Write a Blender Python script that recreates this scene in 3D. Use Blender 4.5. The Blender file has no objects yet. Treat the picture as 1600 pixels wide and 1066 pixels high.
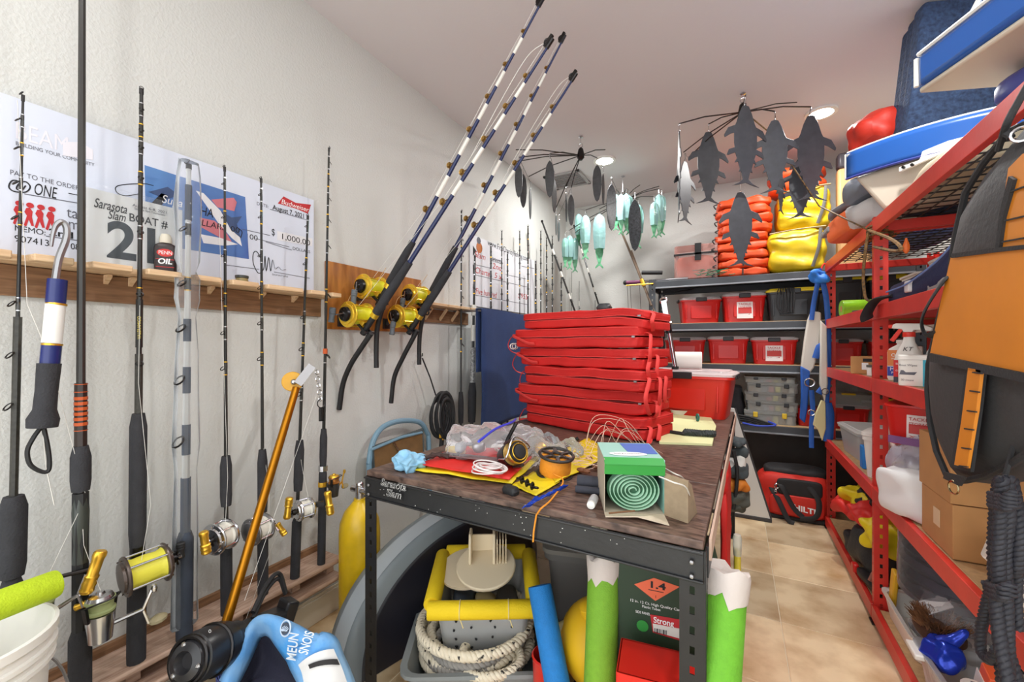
import bpy, math, random
from math import sin, cos, pi, radians as rad
from mathutils import Vector as V, Matrix as Mx, noise

random.seed(7)
SC = bpy.context.scene
COL = SC.collection
# ---------------------------------------------------------------- camera, world, light, exposure
CAM_H, FPX, YAW, HORIZON = 1.4, 650.0, rad(28.3008), 540.0
cam = bpy.data.objects.new('camera', bpy.data.cameras.new('camera'))
COL.objects.link(cam)
cam.location = (0, 0, CAM_H)
cam.rotation_euler = (pi/2, 0, YAW)
cam.data.sensor_width = 36
cam.data.lens = 36*FPX/1600
cam.data.shift_y = (HORIZON-533)/1600
cam.data.clip_start = 0.02
SC.camera = cam
SC.cycles.diffuse_bounces = 6; SC.cycles.transparent_max_bounces = 16
w = bpy.data.worlds.new('world'); SC.world = w; w.use_nodes = True
w.node_tree.nodes['Background'].inputs[0].default_value = (0.95, 0.98, 1.0, 1)
w.node_tree.nodes['Background'].inputs[1].default_value = 2.3
SC.view_settings.view_transform = 'Standard'
SC.view_settings.look = 'None'
SC.view_settings.exposure = 0.26
SC.view_settings.gamma = 1
SC.view_settings.use_curve_mapping = False
LAMPS = [(-1.06, 3.755, 22), (0.545, 3.735, 19), (-1.06, -0.1, 8), (0.545, 0.1, 12), (0.545, 1.9, 24)]
for lx, ly, e in LAMPS:
    if e:
        ld = bpy.data.lights.new('ceiling_lamp', 'AREA'); ld.shape = 'DISK'; ld.size = 0.15
        ld.energy = e; ld.color = (1, 0.985, 0.96)
        lo = bpy.data.objects.new('ceiling_lamp', ld); lo.location = (lx, ly, 3.082); COL.objects.link(lo)

# ---------------------------------------------------------------- pixel rays of the 1600x1066 photograph onto real planes
_c, _s = cos(YAW), sin(YAW)
def ray(px, py):
    a = (px-800)/FPX
    return V((a*_c-_s, a*_s+_c, -(py-HORIZON)/FPX))
def PX(px, py, x): r = ray(px, py); return r*(x/r.x)+V((0, 0, CAM_H))
def PY(px, py, y): r = ray(px, py); return r*(y/r.y)+V((0, 0, CAM_H))
def PZ(px, py, z): r = ray(px, py); return r*((z-CAM_H)/r.z)+V((0, 0, CAM_H))

# ---------------------------------------------------------------- materials
def lin(c): return tuple((((v/255+0.055)/1.055)**2.4 if v > 10 else v/255/12.92) for v in c)
_M = {}
def M(name, col, rough=.5, metal=0, var=0, vs=6, bump=0, bs=60, alpha=1, trans=0, emit=0, rnd=0, col2=None, wave=None, stretch=None, coat=0, lo=.3, hi=.7):
    if name in _M: return _M[name]
    m = bpy.data.materials.new(name); m.use_nodes = True; _M[name] = m
    nt = m.node_tree; N = nt.nodes; L = nt.links; b = N['Principled BSDF']
    base = (*lin(col), 1)
    b.inputs['Base Color'].default_value = base
    b.inputs['Roughness'].default_value = rough
    b.inputs['Metallic'].default_value = metal
    b.inputs['Alpha'].default_value = alpha
    if coat: b.inputs['Coat Weight'].default_value = coat
    if trans: b.inputs['Transmission Weight'].default_value = trans; b.inputs['IOR'].default_value = 1.2
    if emit:
        b.inputs['Emission Color'].default_value = base; b.inputs['Emission Strength'].default_value = emit
    tc = N.new('ShaderNodeTexCoord'); src = tc.outputs['Object']
    if stretch:
        mp = N.new('ShaderNodeMapping'); mp.inputs['Scale'].default_value = stretch; L.new(src, mp.inputs[0]); src = mp.outputs[0]
    if var or col2 or rnd:
        mix = N.new('ShaderNodeMix'); mix.data_type = 'RGBA'
        c2 = lin(col2) if col2 else tuple(v*(1-var) for v in lin(col))
        mix.inputs[6].default_value = base; mix.inputs[7].default_value = (*c2, 1)
        if wave:
            t = N.new('ShaderNodeTexWave'); t.inputs['Scale'].default_value = wave; t.inputs['Distortion'].default_value = 3; t.inputs['Detail'].default_value = 3
        else:
            t = N.new('ShaderNodeTexNoise'); t.inputs['Scale'].default_value = vs; t.inputs['Detail'].default_value = 5
        L.new(src, t.inputs['Vector'])
        rp = N.new('ShaderNodeMapRange'); rp.inputs[1].default_value = lo; rp.inputs[2].default_value = hi
        L.new(t.outputs['Fac'] if 'Fac' in t.outputs else t.outputs[0], rp.inputs[0])
        L.new(rp.outputs[0], mix.inputs[0]); out = mix.outputs[2]
        if rnd:
            oi = N.new('ShaderNodeObjectInfo'); hs = N.new('ShaderNodeHueSaturation')
            mr = N.new('ShaderNodeMapRange'); mr.inputs[3].default_value = 1-rnd; mr.inputs[4].default_value = 1+rnd*.5
            L.new(oi.outputs['Random'], mr.inputs[0]); L.new(mr.outputs[0], hs.inputs['Value']); L.new(out, hs.inputs['Color']); out = hs.outputs[0]
        L.new(out, b.inputs['Base Color'])
    if bump:
        n2 = N.new('ShaderNodeTexNoise'); n2.inputs['Scale'].default_value = bs; n2.inputs['Detail'].default_value = 3
        L.new(src, n2.inputs['Vector'])
        bp = N.new('ShaderNodeBump'); bp.inputs['Strength'].default_value = bump; bp.inputs['Distance'].default_value = .004
        L.new(n2.outputs['Fac'], bp.inputs['Height']); L.new(bp.outputs[0], b.inputs['Normal'])
    return m
def clear(name, col=(235, 240, 245), fac=.3, rough=.12):
    """thin clear plastic film: mostly see-through, with a glossy / milky share"""
    if name in _M: return _M[name]
    m = bpy.data.materials.new(name); m.use_nodes = True; _M[name] = m
    nt = m.node_tree; N = nt.nodes; L = nt.links; b = N['Principled BSDF']
    b.inputs['Base Color'].default_value = (*lin(col), 1); b.inputs['Roughness'].default_value = rough
    tr = N.new('ShaderNodeBsdfTransparent'); mx = N.new('ShaderNodeMixShader')
    fr = N.new('ShaderNodeFresnel'); fr.inputs[0].default_value = 1.45
    ad = N.new('ShaderNodeMath'); ad.operation = 'ADD'; ad.inputs[1].default_value = fac; ad.use_clamp = True
    L.new(fr.outputs[0], ad.inputs[0]); L.new(ad.outputs[0], mx.inputs[0]); L.new(tr.outputs[0], mx.inputs[1]); L.new(b.outputs[0], mx.inputs[2])
    n2 = N.new('ShaderNodeTexNoise'); n2.inputs['Scale'].default_value = 25
    bp = N.new('ShaderNodeBump'); bp.inputs['Strength'].default_value = .5; bp.inputs['Distance'].default_value = .01
    tc = N.new('ShaderNodeTexCoord'); L.new(tc.outputs['Object'], n2.inputs['Vector'])
    L.new(n2.outputs['Fac'], bp.inputs['Height']); L.new(bp.outputs[0], b.inputs['Normal'])
    L.new(mx.outputs[0], N['Material Output'].inputs[0])
    return m

# ---------------------------------------------------------------- geometry builder (world coordinates)
def frame(z, x=None):
    z = V(z).normalized()
    x = V(x) if x is not None else (V((1, 0, 0)) if abs(z.x) < .8 else V((0, 1, 0)))
    y = z.cross(x).normalized(); x = y.cross(z)
    return x, y, z
def RZ(a): return Mx.Rotation(a, 3, 'Z')
class G:
    def __init__(s): s.v = []; s.f = []
    def add(s, vs, fs):
        o = len(s.v); s.v += [V(p) for p in vs]; s.f += [[i+o for i in f] for f in fs]; return s
    def box(s, c, d, R=None):
        c = V(c); R = R or Mx.Identity(3)
        vs = [c+R @ V((x*d[0]/2, y*d[1]/2, z*d[2]/2)) for x in (-1, 1) for y in (-1, 1) for z in (-1, 1)]
        return s.add(vs, [(0, 1, 3, 2), (4, 6, 7, 5), (0, 4, 5, 1), (2, 3, 7, 6), (0, 2, 6, 4), (1, 5, 7, 3)])
    def b2(s, a, b): return s.box([(p+q)/2 for p, q in zip(a, b)], [abs(q-p) for p, q in zip(a, b)])
    def bar(s, p, q, w, h, up=(0, 0, 1)):
        p, q = V(p), V(q); z = (q-p).normalized(); x = z.cross(V(up)).normalized(); y = x.cross(z)
        return s.box((p+q)/2, (w, h, (q-p).length), Mx((x, y, z)).transposed())
    def loops(s, Ls, cap0=True, cap1=True, closed=False):
        n = len(Ls[0]); o = len(s.v)
        for l in Ls: s.v += [V(p) for p in l]
        k = len(Ls)
        for i in range(k if closed else k-1):
            a, b = o+i*n, o+((i+1) % k)*n
            for j in range(n): s.f.append([a+j, a+(j+1) % n, b+(j+1) % n, b+j])
        if not closed:
            if cap0: s.f.append([o+j for j in reversed(range(n))])
            if cap1: s.f.append([o+(k-1)*n+j for j in range(n)])
        return s
    def tube(s, pts, r, n=8, closed=False, cap=True, flat=1, up=None):
        pts = [V(p) for p in pts]; k = len(pts)
        rs = r if isinstance(r, (list, tuple)) else [r]*k
        Ls = []; x = None
        for i, p in enumerate(pts):
            if closed: t = pts[(i+1) % k]-pts[i-1]
            else: t = pts[min(i+1, k-1)]-pts[max(i-1, 0)]
            if t.length < 1e-9: t = V((0, 0, 1))
            t.normalize()
            if x is None: x = frame(t, up)[0]
            x = (x-t*x.dot(t))
            if x.length < 1e-6: x = frame(t)[0]
            x.normalize(); y = t.cross(x)
            Ls.append([p+(x*cos(2*pi*j/n)+y*sin(2*pi*j/n)*flat)*rs[i] for j in range(n)])
        return s.loops(Ls, cap, cap, closed)
    def cyl(s, p, q, r, r2=None, n=14): return s.tube([p, q], [r, r if r2 is None else r2], n)
    def ring(s, c, ax, R, r, n=14, k=5, sx=1):
        x, y, z = frame(ax); c = V(c)
        return s.tube([c+x*cos(2*pi*i/n)*R*sx+y*sin(2*pi*i/n)*R for i in range(n)], r, k, closed=True)
    def lathe(s, prof, o, ax=(0, 0, 1), n=18, sx=1, sy=1, x=None):
        x, y, z = frame(ax, x); o = V(o)
        return s.loops([[o+z*h+x*cos(2*pi*j/n)*r*sx+y*sin(2*pi*j/n)*r*sy for j in range(n)] for r, h in prof])
    def ball(s, c, r, n=12, R=None):
        if not isinstance(r, (tuple, list)): r = (r, r, r)
        c = V(c); R = R or Mx.Identity(3); m = n//2
        return s.loops([[c+R @ V((r[0]*sin(pi*i/m)*cos(2*pi*j/n), r[1]*sin(pi*i/m)*sin(2*pi*j/n), -r[2]*cos(pi*i/m))) for j in range(n)]
                        for i in [.12]+list(range(1, m))+[m-.12]])
    def prism(s, poly, o, x, y, t):
        """2-D outline in the plane (o, x, y), thickened by t along x cross y"""
        o, x, y = V(o), V(x).normalized(), V(y).normalized(); z = x.cross(y)
        a = [o+x*p[0]+y*p[1] for p in poly]
        return s.loops([a, [p+z*t for p in a]])
    def grid(s, fn, nu, nv):
        o = len(s.v)
        for i in range(nu+1):
            for j in range(nv+1): s.v.append(V(fn(i/nu, j/nv)))
        for i in range(nu):
            for j in range(nv):
                a = o+i*(nv+1)+j; s.f.append([a, a+nv+1, a+nv+2, a+1])
        return s
    def pillow(s, c, d, R=None, p=4, n=8, amp=0, freq=8, seed=0, wave=None):
        """soft rounded block; wave = function(unit point) -> extra displacement"""
        c = V(c); R = R or Mx.Identity(3); off = V((seed*7.3, seed*3.1, seed*1.7))
        for ax in range(3):
            for sg in (-1, 1):
                def fn(u, v):
                    q = [0, 0, 0]; q[ax] = sg; a, b = (ax+1) % 3, (ax+2) % 3
                    q[a] = (u*2-1)*sg; q[b] = v*2-1
                    k = sum(abs(t)**p for t in q)**(-1/p)
                    u0 = V(q)*k; pt = V((u0.x*d[0]/2, u0.y*d[1]/2, u0.z*d[2]/2))
                    if amp: pt += u0*amp*noise.noise(pt*freq+off)
                    if wave: pt += wave(u0)
                    return c+R @ pt
                s.grid(fn, n, n)
        return s
    def tub(s, secs, c, R=None, k=3):
        """loft of rounded rectangles: secs = (w, d, corner radius, z)"""
        c = V(c); R = R or Mx.Identity(3); Ls = []
        for w_, d_, r, z in secs:
            l = []
            for qx, qy, a0 in ((1, 1, 0), (-1, 1, pi/2), (-1, -1, pi), (1, -1, 3*pi/2)):
                for i in range(k+1):
                    a = a0+pi/2*i/k
                    l.append(c+R @ V((qx*(w_/2-r)+r*cos(a), qy*(d_/2-r)+r*sin(a), z)))
            Ls.append(l)
        return s.loops(Ls)

_base = {}
def root_of(o):
    while o.parent: o = o.parent
    return o
def thing(name, label, cat, loc=(0, 0, 0), group=None, kind=None):
    o = bpy.data.objects.new(name, None); o.empty_display_size = .05; COL.objects.link(o); o.location = loc
    if label: o['label'] = label
    if cat: o['category'] = cat
    if group: o['group'] = group
    if kind: o['kind'] = kind
    return o
def part(g, name, m, parent=None, ang=35, bev=0, solid=0, sub=0, label=None, kind=None, seg=2):
    me = bpy.data.meshes.new(name)
    off = V(root_of(parent).location) if parent else V((0, 0, 0))
    me.from_pydata([tuple(p-off) for p in g.v], [], g.f)
    if sub or solid or True:
        pass
    me.materials.append(m); me.validate()
    if ang:
        me.shade_smooth()
        try: me.set_sharp_from_angle(angle=rad(ang))
        except Exception: pass
    o = bpy.data.objects.new(name, me); COL.objects.link(o)
    if parent: o.parent = parent
    if bev:
        b = o.modifiers.new('bevel', 'BEVEL'); b.width = bev; b.segments = seg; b.limit_method = 'ANGLE'; b.angle_limit = rad(40)
    if solid:
        b = o.modifiers.new('solid', 'SOLIDIFY'); b.thickness = solid; b.offset = 0
    if sub:
        b = o.modifiers.new('sub', 'SUBSURF'); b.levels = sub; b.render_levels = sub
    if label: o['label'] = label
    if kind: o['kind'] = kind
    return o
def solo(g, name, m, label, cat, group=None, kind=None, **k):
    """a thing that is one mesh, with its origin at its base"""
    lo = [min(p[i] for p in g.v) for i in range(3)]; hi = [max(p[i] for p in g.v) for i in range(3)]
    off = V(((lo[0]+hi[0])/2, (lo[1]+hi[1])/2, lo[2]))
    g.v = [p-off for p in g.v]
    o = part(g, name, m, **k); o.location = off
    o['label'] = label; o['category'] = cat
    if group: o['group'] = group
    if kind: o['kind'] = kind
    return o
def struct(g, name, m, **k):
    o = part(g, name, m, **k); o['kind'] = 'structure'; return o
def text(body, m, parent, o, x, y, width=None, size=None, shear=0, align='LEFT', name='lettering', bold=0, vscale=None):
    """flat print: baseline start o, reading direction x, up direction y, scaled to width or size (letter height)"""
    cu = bpy.data.curves.new('t', 'FONT'); cu.body = body; cu.size = 1; cu.shear = shear; cu.align_x = align; cu.offset = bold
    to = bpy.data.objects.new('t', cu); COL.objects.link(to)
    bpy.context.view_layer.update()
    me = bpy.data.meshes.new_from_object(to.evaluated_get(bpy.context.evaluated_depsgraph_get()))
    bpy.data.objects.remove(to); bpy.data.curves.remove(cu)
    xs = [v.co.x for v in me.vertices] or [0, 1]
    k = size/.7 if size else width/(max(xs)-min(xs))
    ky = (vscale/.7) if vscale else k
    if size and width: k, ky = width/(max(xs)-min(xs)), size/.7
    x, y, o = V(x).normalized(), V(y).normalized(), V(o); off = V(root_of(parent).location)
    for v in me.vertices: v.co = o+x*v.co.x*k+y*v.co.y*ky-off
    me.name = name; me.materials.clear(); me.materials.append(m)
    ob = bpy.data.objects.new(name, me); COL.objects.link(ob); ob.parent = parent
    return ob
def lerp(a, b, t): return V(a)*(1-t)+V(b)*t
def spline(pts, n=6):
    """Catmull-Rom through the points"""
    P = [V(p) for p in pts]; P = [P[0]*2-P[1]]+P+[P[-1]*2-P[-2]]; out = []
    for i in range(1, len(P)-2):
        for j in range(n):
            t = j/n; a, b, c, d = P[i-1:i+3]
            out.append(.5*((2*b)+(c-a)*t+(2*a-5*b+4*c-d)*t*t+(3*b-a-3*c+d)*t**3))
    return out+[P[-2]]

# common materials
BLACK = M('black_rubber', (32, 32, 34), .6, var=.3, bump=.15)
FOAM = M('eva_foam', (50, 50, 54), .85, bump=.5, bs=180, var=.25, vs=30)
BLANK = M('rod_blank', (34, 33, 31), .35, var=.3, vs=60)
CHROME = M('chrome', (205, 205, 208), .22, 1)
STEEL = M('dull_steel', (165, 165, 168), .4, 1)
GOLD = M('gold_anodised', (236, 186, 66), .3, .85)
DARKMETAL = M('dark_metal', (60, 58, 58), .35, 1)
WHITEP = M('white_plastic', (232, 230, 224), .4)
LINE = M('fishing_line', (215, 212, 205), .5)
INK = M('black_ink', (25, 25, 30), .7)
GREYINK = M('grey_ink', (95, 95, 105), .7)
REDINK = M('red_ink', (190, 45, 50), .7)
WHITEINK = M('white_ink', (240, 240, 240), .7)
PAPER = M('cheque_card', (212, 218, 232), .55)
PINE = M('pine', (226, 196, 158), .55, col2=(196, 158, 118), stretch=(14, 1.2, 14), vs=7, bump=.1)
WALNUT = M('brown_board', (150, 112, 80), .6, col2=(112, 80, 54), stretch=(20, 1.5, 20), vs=6)
WASH = M('washed_wood', (205, 176, 156), .6, col2=(168, 134, 114), stretch=(22, 2, 22), vs=6, bump=.15)
REDSTEEL = M('red_powder_coat', (216, 56, 46), .38, var=.15, vs=9, bump=.08)
GREYSTEEL = M('grey_powder_coat', (66, 70, 76), .4, var=.2, vs=8)
BLACKSTEEL = M('black_powder_coat', (36, 37, 39), .38, var=.3, vs=14, bump=.15)
PARTICLE = M('particle_board', (206, 170, 124), .7, var=.25, vs=50, bump=.1)
CARD = M('cardboard', (186, 136, 84), .8, var=.15, vs=9)
CLEAR = clear('clear_film', fac=.06)
CLEARBIN = clear('clear_bin_plastic', (220, 226, 230), fac=.32, rough=.25)
# ================================================================ the room
XL, XR, YB, ZC = -1.875, 1.29, 4.9, 3.1
WALLM = M('orange_peel_wall', (208, 209, 205), .85, bump=.55, bs=95)
CEILM = M('ceiling_paint', (216, 211, 212), .9, bump=.12, bs=80)
struct(G().b2((XL-.1, -1.2, 0), (XL, YB+.1, ZC)), 'wall_left', WALLM, ang=0)
struct(G().b2((XL, YB, 0), (XR, YB+.1, ZC)), 'wall_back', WALLM, ang=0)
struct(G().b2((XR, -1.2, 0), (XR+.1, YB+.1, ZC)), 'wall_right', WALLM, ang=0)
struct(G().b2((XL-.1, -1.2, ZC), (XR+.1, YB+.1, ZC+.1)), 'ceiling', CEILM, ang=0)
fl = struct(G().b2((XL-.1, -1.2, -.1), (XR+.1, YB+.1, -.0025)), 'floor', M('grout', (222, 208, 180), .9), ang=0)
TRAV = M('travertine', (232, 210, 172), .45, col2=(176, 138, 92), vs=4.5, lo=.42, hi=.75, rnd=.24, bump=.18, bs=18)
for i in range(-5, 3):
    for j in range(0, 10):
        x0, x1, y0, y1 = .2+.49*i, .2+.49*(i+1), .54+.49*j, .54+.49*(j+1)
        x0, x1, y0, y1 = max(x0, XL), min(x1, XR), max(y0, .3), min(y1, YB)
        if x1-x0 < .02: continue
        t = part(G().b2((x0+.002, y0+.002, -.008), (x1-.002, y1-.002, random.uniform(-.0006, .0004))), 'tile', TRAV, fl, ang=0, bev=.002, seg=1)
        t['kind'] = 'structure'
bbm = M('baseboard_paint', (225, 218, 200), .5)
struct(G().b2((XL, .2, 0), (XL+.014, YB, .12)).b2((XL, .2, .12), (XL+.008, YB, .135)), 'baseboard_left', bbm, bev=.003)
struct(G().b2((XL, YB-.014, 0), (XR, YB, .12)).b2((XL, YB-.008, .12), (XR, YB, .135)), 'baseboard_back', bbm, bev=.003)

# ceiling lights in view
LENS = M('lamp_lens', (255, 250, 240), .5, emit=28)
for (lx, ly, e), where in zip(LAMPS[:2], ('above the hanging rigs by the left wall', 'above the boat gear near the red rack')):
    t = thing('recessed_light', 'round recessed ceiling light shining '+where, 'ceiling light', (lx, ly, 3.07), 'recessed ceiling lights')
    part(G().lathe([(.075, 3.094), (.075, 3.086), (.1, 3.086), (.1, 3.1), (.075, 3.1)], (lx, ly, 0), n=28), 'trim_ring', WHITEP, t)
    part(G().lathe([(.074, 3.0885), (.074, 3.098)], (lx, ly, 0), n=28), 'lens', LENS, t)
t = thing('ceiling_vent', 'square grey louvred air vent set in the ceiling by the back left corner', 'vent', (-1.52, 4.02, 3.08))
VG = M('vent_paint', (170, 168, 168), .6)
vx, vy, hw = -1.52, 4.02, .19
g = G()
for a, b in (((-hw, -hw), (hw, -hw+.03)), ((-hw, hw-.03), (hw, hw)), ((-hw, -hw), (-hw+.03, hw)), ((hw-.03, -hw), (hw, hw))):
    g.b2((vx+a[0], vy+a[1], 3.085), (vx+b[0], vy+b[1], 3.1))
part(g, 'frame', VG, t, bev=.002)
for i in range(9):
    part(G().box((vx, vy-.14+.035*i, 3.09), (.32, .026, .003), Mx.Rotation(rad(35), 3, 'X')), 'slat', VG, t)

# ================================================================ wall mounted rod rack, left wall
RODY = [PX(p, q, -1.735).y for p, q in ((33, 398), (127, 398), (216, 418), (291, 428), (351, 432), (408, 440), (476, 450), (510, 455))]
t = thing('rod_rack_shelf', 'notched pine rod shelf on brown board along the left wall carrying the big cheque', 'shelf', (-1.8, .8, 1.5))
part(G().b2((XL, .12, 1.545), (XL+.02, 1.40, 1.635)), 'back_board', WALNUT, t, bev=.002)
part(G().b2((XL, .12, 1.637), (-1.765, 1.42, 1.655)), 'shelf_plank', PINE, t, bev=.003)
ys = [.12]+RODY+[1.43]
for a, b in zip(ys[:-1], ys[1:]):
    if b-a < .045: continue
    part(G().prism([(a+.014, -1.764), (b-.014, -1.764), (b-.02, -1.715), (a+.02, -1.715)], (0, 0, 1.637), (0, 1, 0), (1, 0, 0), -.0195), 'front_block', PINE, t, bev=.003)
for i, (p, q) in enumerate(((150, 447), (188, 452), (310, 455), (390, 468), (440, 475))):
    a = PX(p+20, q+10, -1.85)
    part(G().prism([(0, 0), (.035, 0), (.035, -.008), (0, -.03)], (XL+.02, a.y, 1.635), (1, 0, 0), (0, 0, 1), .012), 'bracket', PINE, t)
# second section beyond the plywood
t = thing('rod_rack_shelf', 'short pine rod shelf on the left wall between plywood board and navy towel', 'shelf', (-1.8, 2.4, 1.5))
part(G().b2((XL, 2.12, 1.56), (XL+.02, 2.72, 1.65)), 'back_board', WALNUT, t, bev=.002)
part(G().b2((XL, 2.12, 1.662), (-1.77, 2.72, 1.68)), 'shelf_plank', PINE, t, bev=.003)
for a, b in ((2.12, 2.28), (2.3, 2.42), (2.44, 2.55), (2.57, 2.72)):
    part(G().b2((-1.772, a, 1.662), (-1.722, b, 1.6805)), 'front_block', PINE, t, bev=.003)
for y in (2.2, 2.36, 2.5): part(G().bar((XL+.02, y, 1.58), (-1.79, y, 1.655), .008, .02), 'bracket', PINE, t)

# lower rack
t = thing('rod_butt_rack', 'washed wood two tier rod butt rack with holes low on the left wall', 'rod rack', (-1.78, .8, .1))
part(G().b2((XL, .1, .34), (-1.70, 1.41, .362)), 'top_plank', WASH, t, bev=.008)
part(G().b2((XL, .1, .3625), (XL+.016, 1.41, .395)), 'back_strip', WALNUT, t, bev=.002)
part(G().b2((XL, .1, .258), (-1.70, 1.41, .28)), 'lower_plank', WASH, t, bev=.008)
for y in (.3, .62, .95, 1.2, 1.38): part(G().b2((XL, y-.02, .281), (-1.76, y+.02, .339)), 'spacer', WASH, t, bev=.002)
part(G().b2((XL, .1, .19), (XL+.02, 1.41, .257)), 'back_board', WASH, t, bev=.002)

# plywood board
PLY = M('stained_plywood', (186, 120, 52), .45, col2=(140, 82, 32), stretch=(6, 6, 1.2), vs=5, coat=.3)
solo(G().b2((XL, 1.435, 1.485), (XL+.02, 2.165, 1.838)), 'plywood_board', PLY, 'honey stained plywood board screwed to the left wall behind gold reels', 'board', bev=.003)

# ================================================================ the giant cheque
CX = -1.846
t = thing('giant_cheque', 'oversized prize cheque on pale card leaning on the wall shelf', 'cheque', (CX, .85, 1.656))
part(G().b2((CX-.006, .352, 1.6565), (CX, 1.352, 2.122)), 'card', PAPER, t)
UY, UZ = (0, 1, 0), (0, 0, 1)
def wl(px, py, x=CX+.0008): return PX(px, py, x)
def wtext(body, p, q, m, par, size=None, x=CX+.0008, **k):
    a, b = wl(*p, x), wl(*q, x)
    return text(body, m, par, a, UY, UZ, width=(b.y-a.y), size=size, **k)
def wline(p, q, m, par, r=.0012, x=CX+.0008, name='print_line'):
    a, b = wl(*p, x), wl(*q, x)
    return part(G().box((x, (a.y+b.y)/2, (a.z+b.z)/2), (.0004, abs(b.y-a.y), r*2), Mx.Rotation(math.atan2(b.z-a.z, b.y-a.y), 3, 'X')), name, m, par)
def wpoly(pts, m, par, x=CX+.0006, t=.0004, name='print_patch'):
    q = [wl(p[0], p[1], x) for p in pts]
    return part(G().prism([(p.y, p.z) for p in q], (x, 0, 0), UY, UZ, t), name, m, par, ang=0)
def wstroke(pts, m, par, r=.0018, x=CX+.001, n=5, name='pen_stroke'):
    return part(G().tube(spline([wl(*p, x) for p in pts], n), r, 5, flat=.3, up=(0, 1, 0)), name, m, par)
PALE = M('pale_print', (228, 226, 234), .6)
wtext('BEAM', (22, 215), (104, 243), PALE, t, size=.05)
wpoly([(98, 232), (98, 222), (125, 222), (145, 234), (145, 250), (98, 243)], PALE, t)
wtext('BUILDING YOUR COMMUNITY', (24, 226), (147, 258), GREYINK, t, size=.011)
wtext('PAY TO THE ORDER OF', (15, 272), (140, 299), GREYINK, t, size=.014)
wtext('ONE', (52, 303), (88, 309), INK, t, size=.035, shear=.2)
wstroke([(36, 285), (20, 282), (14, 292), (22, 299), (40, 300), (47, 292), (40, 284), (30, 287), (26, 295), (34, 297), (40, 290)], INK, t)
wline((38, 303), (125, 318), GREYINK, t)
wline((107, 302), (122, 305), INK, t)
for i in range(4):
    bx, by = 24+i*17, 322+i*3
    wpoly([(bx, by), (bx+6, by), (bx+10, by+6), (bx+9, by+14), (bx+12, by+28), (bx+8, by+28), (bx+4, by+18), (bx, by+29), (bx-4, by+27), (bx+1, by+12), (bx-3, by+6)], REDINK, t)
    c = wl(bx+6, by-4); part(G().lathe([(.008, 0), (.008, .0006)], c, (1, 0, 0), n=12), 'print_patch', REDINK, t)
wtext('tampa', (104, 339), (160, 345), GREYINK, t, size=.034)
wtext('media', (106, 357), (160, 363), GREYINK, t, size=.034)
wtext('MEMO:', (22, 360), (70, 366), INK, t, size=.0165)
wtext('2nd', (76, 367), (114, 373), INK, t, size=.02, bold=.02)
wline((72, 369), (130, 377), GREYINK, t)
wtext('907413', (22, 377), (76, 385), INK, t, size=.019)
wtext('08', (110, 389), (124, 391), INK, t, size=.019)
SEA = M('printed_sea', (92, 140, 196), .55, col2=(52, 70, 150), vs=3)
wpoly([(226, 258), (383, 308), (389, 405), (313, 393), (228, 380)], SEA, t, name='picture')
FB = M('printed_fish_back', (60, 80, 120), .6); FP = M('printed_fish_pink', (205, 120, 130), .6); FW = M('printed_fish_white', (226, 226, 230), .6)
X2 = CX+.0012
wpoly([(306, 298), (318, 302), (345, 330), (372, 358), (378, 385), (362, 372), (342, 350), (325, 325)], FW, t, X2)
wpoly([(330, 312), (365, 309), (370, 316), (366, 330), (340, 324)], FP, t, X2)
wpoly([(312, 340), (335, 345), (350, 358), (362, 378), (345, 372), (314, 355)], FP, t, X2)
wpoly([(313, 366), (345, 372), (372, 382), (350, 384), (318, 380)], FW, t, X2)
wpoly([(345, 330), (362, 340), (378, 338), (370, 350), (376, 372), (360, 358)], FB, t, X2+.0006)
wpoly([(232, 300), (262, 292), (280, 305), (260, 312)], FB, t, X2)
wpoly([(236, 318), (252, 302), (262, 305), (250, 326)], INK, t, X2)
wtext('Supa', (252, 316), (284, 322), WHITEINK, t, size=.03, x=X2+.001, shear=.25)
wtext('LLARS', (314, 352), (352, 363), INK, t, size=.024, x=X2+.0012, shear=.15)
wtext('HA', (312, 335), (332, 339), INK, t, size=.034, x=X2+.0012, shear=.15)
wtext('00', (360, 361), (374, 365), INK, t, size=.022, x=X2+.0012)
wstroke([(370, 355), (378, 362), (376, 372)], INK, t, x=X2+.0012)
wtext('100', (383, 372), (400, 377), INK, t, size=.022)
wtext('DATE:', (401, 320), (419, 326), GREYINK, t, size=.014)
wtext('August 7, 2021', (426, 327), (475, 340), INK, t, size=.022, bold=.015)
wline((422, 327), (480, 344), GREYINK, t)
wpoly([(434, 318), (443, 307), (462, 317), (486, 320), (481, 334), (462, 326)], REDINK, t, name='logo')
wtext('Budweiser', (439, 318), (482, 329), WHITEINK, t, size=.022, x=X2, shear=.2)
wline((378, 358), (422, 368), GREYINK, t)
wtext('$', (424, 367), (429, 369), INK, t, size=.03)
wpoly([(433, 361), (488, 373), (488, 385), (433, 375)], FW, t)
wtext('1,000.00', (438, 373), (482, 381), INK, t, size=.026, x=X2)
wline((400, 373), (452, 386), GREYINK, t); wline((415, 378), (456, 391), GREYINK, t)
wtext('DOLLARS', (457, 390), (484, 396), INK, t, size=.014)
wstroke([(410, 410), (402, 394), (396, 396), (396, 412), (404, 427), (412, 420), (414, 400), (416, 424), (420, 402), (423, 424), (426, 406), (430, 420), (435, 417), (440, 422), (447, 421)], INK, t)
wline((428, 425), (484, 435), GREYINK, t); wline((352, 414), (405, 421), GREYINK, t)
wtext('SIGNATURE', (425, 430), (450, 434), GREYINK, t, size=.008)
wstroke([(240, 290), (222, 287), (185, 290), (182, 300), (196, 306), (218, 303)], INK, t, r=.0015)

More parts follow.
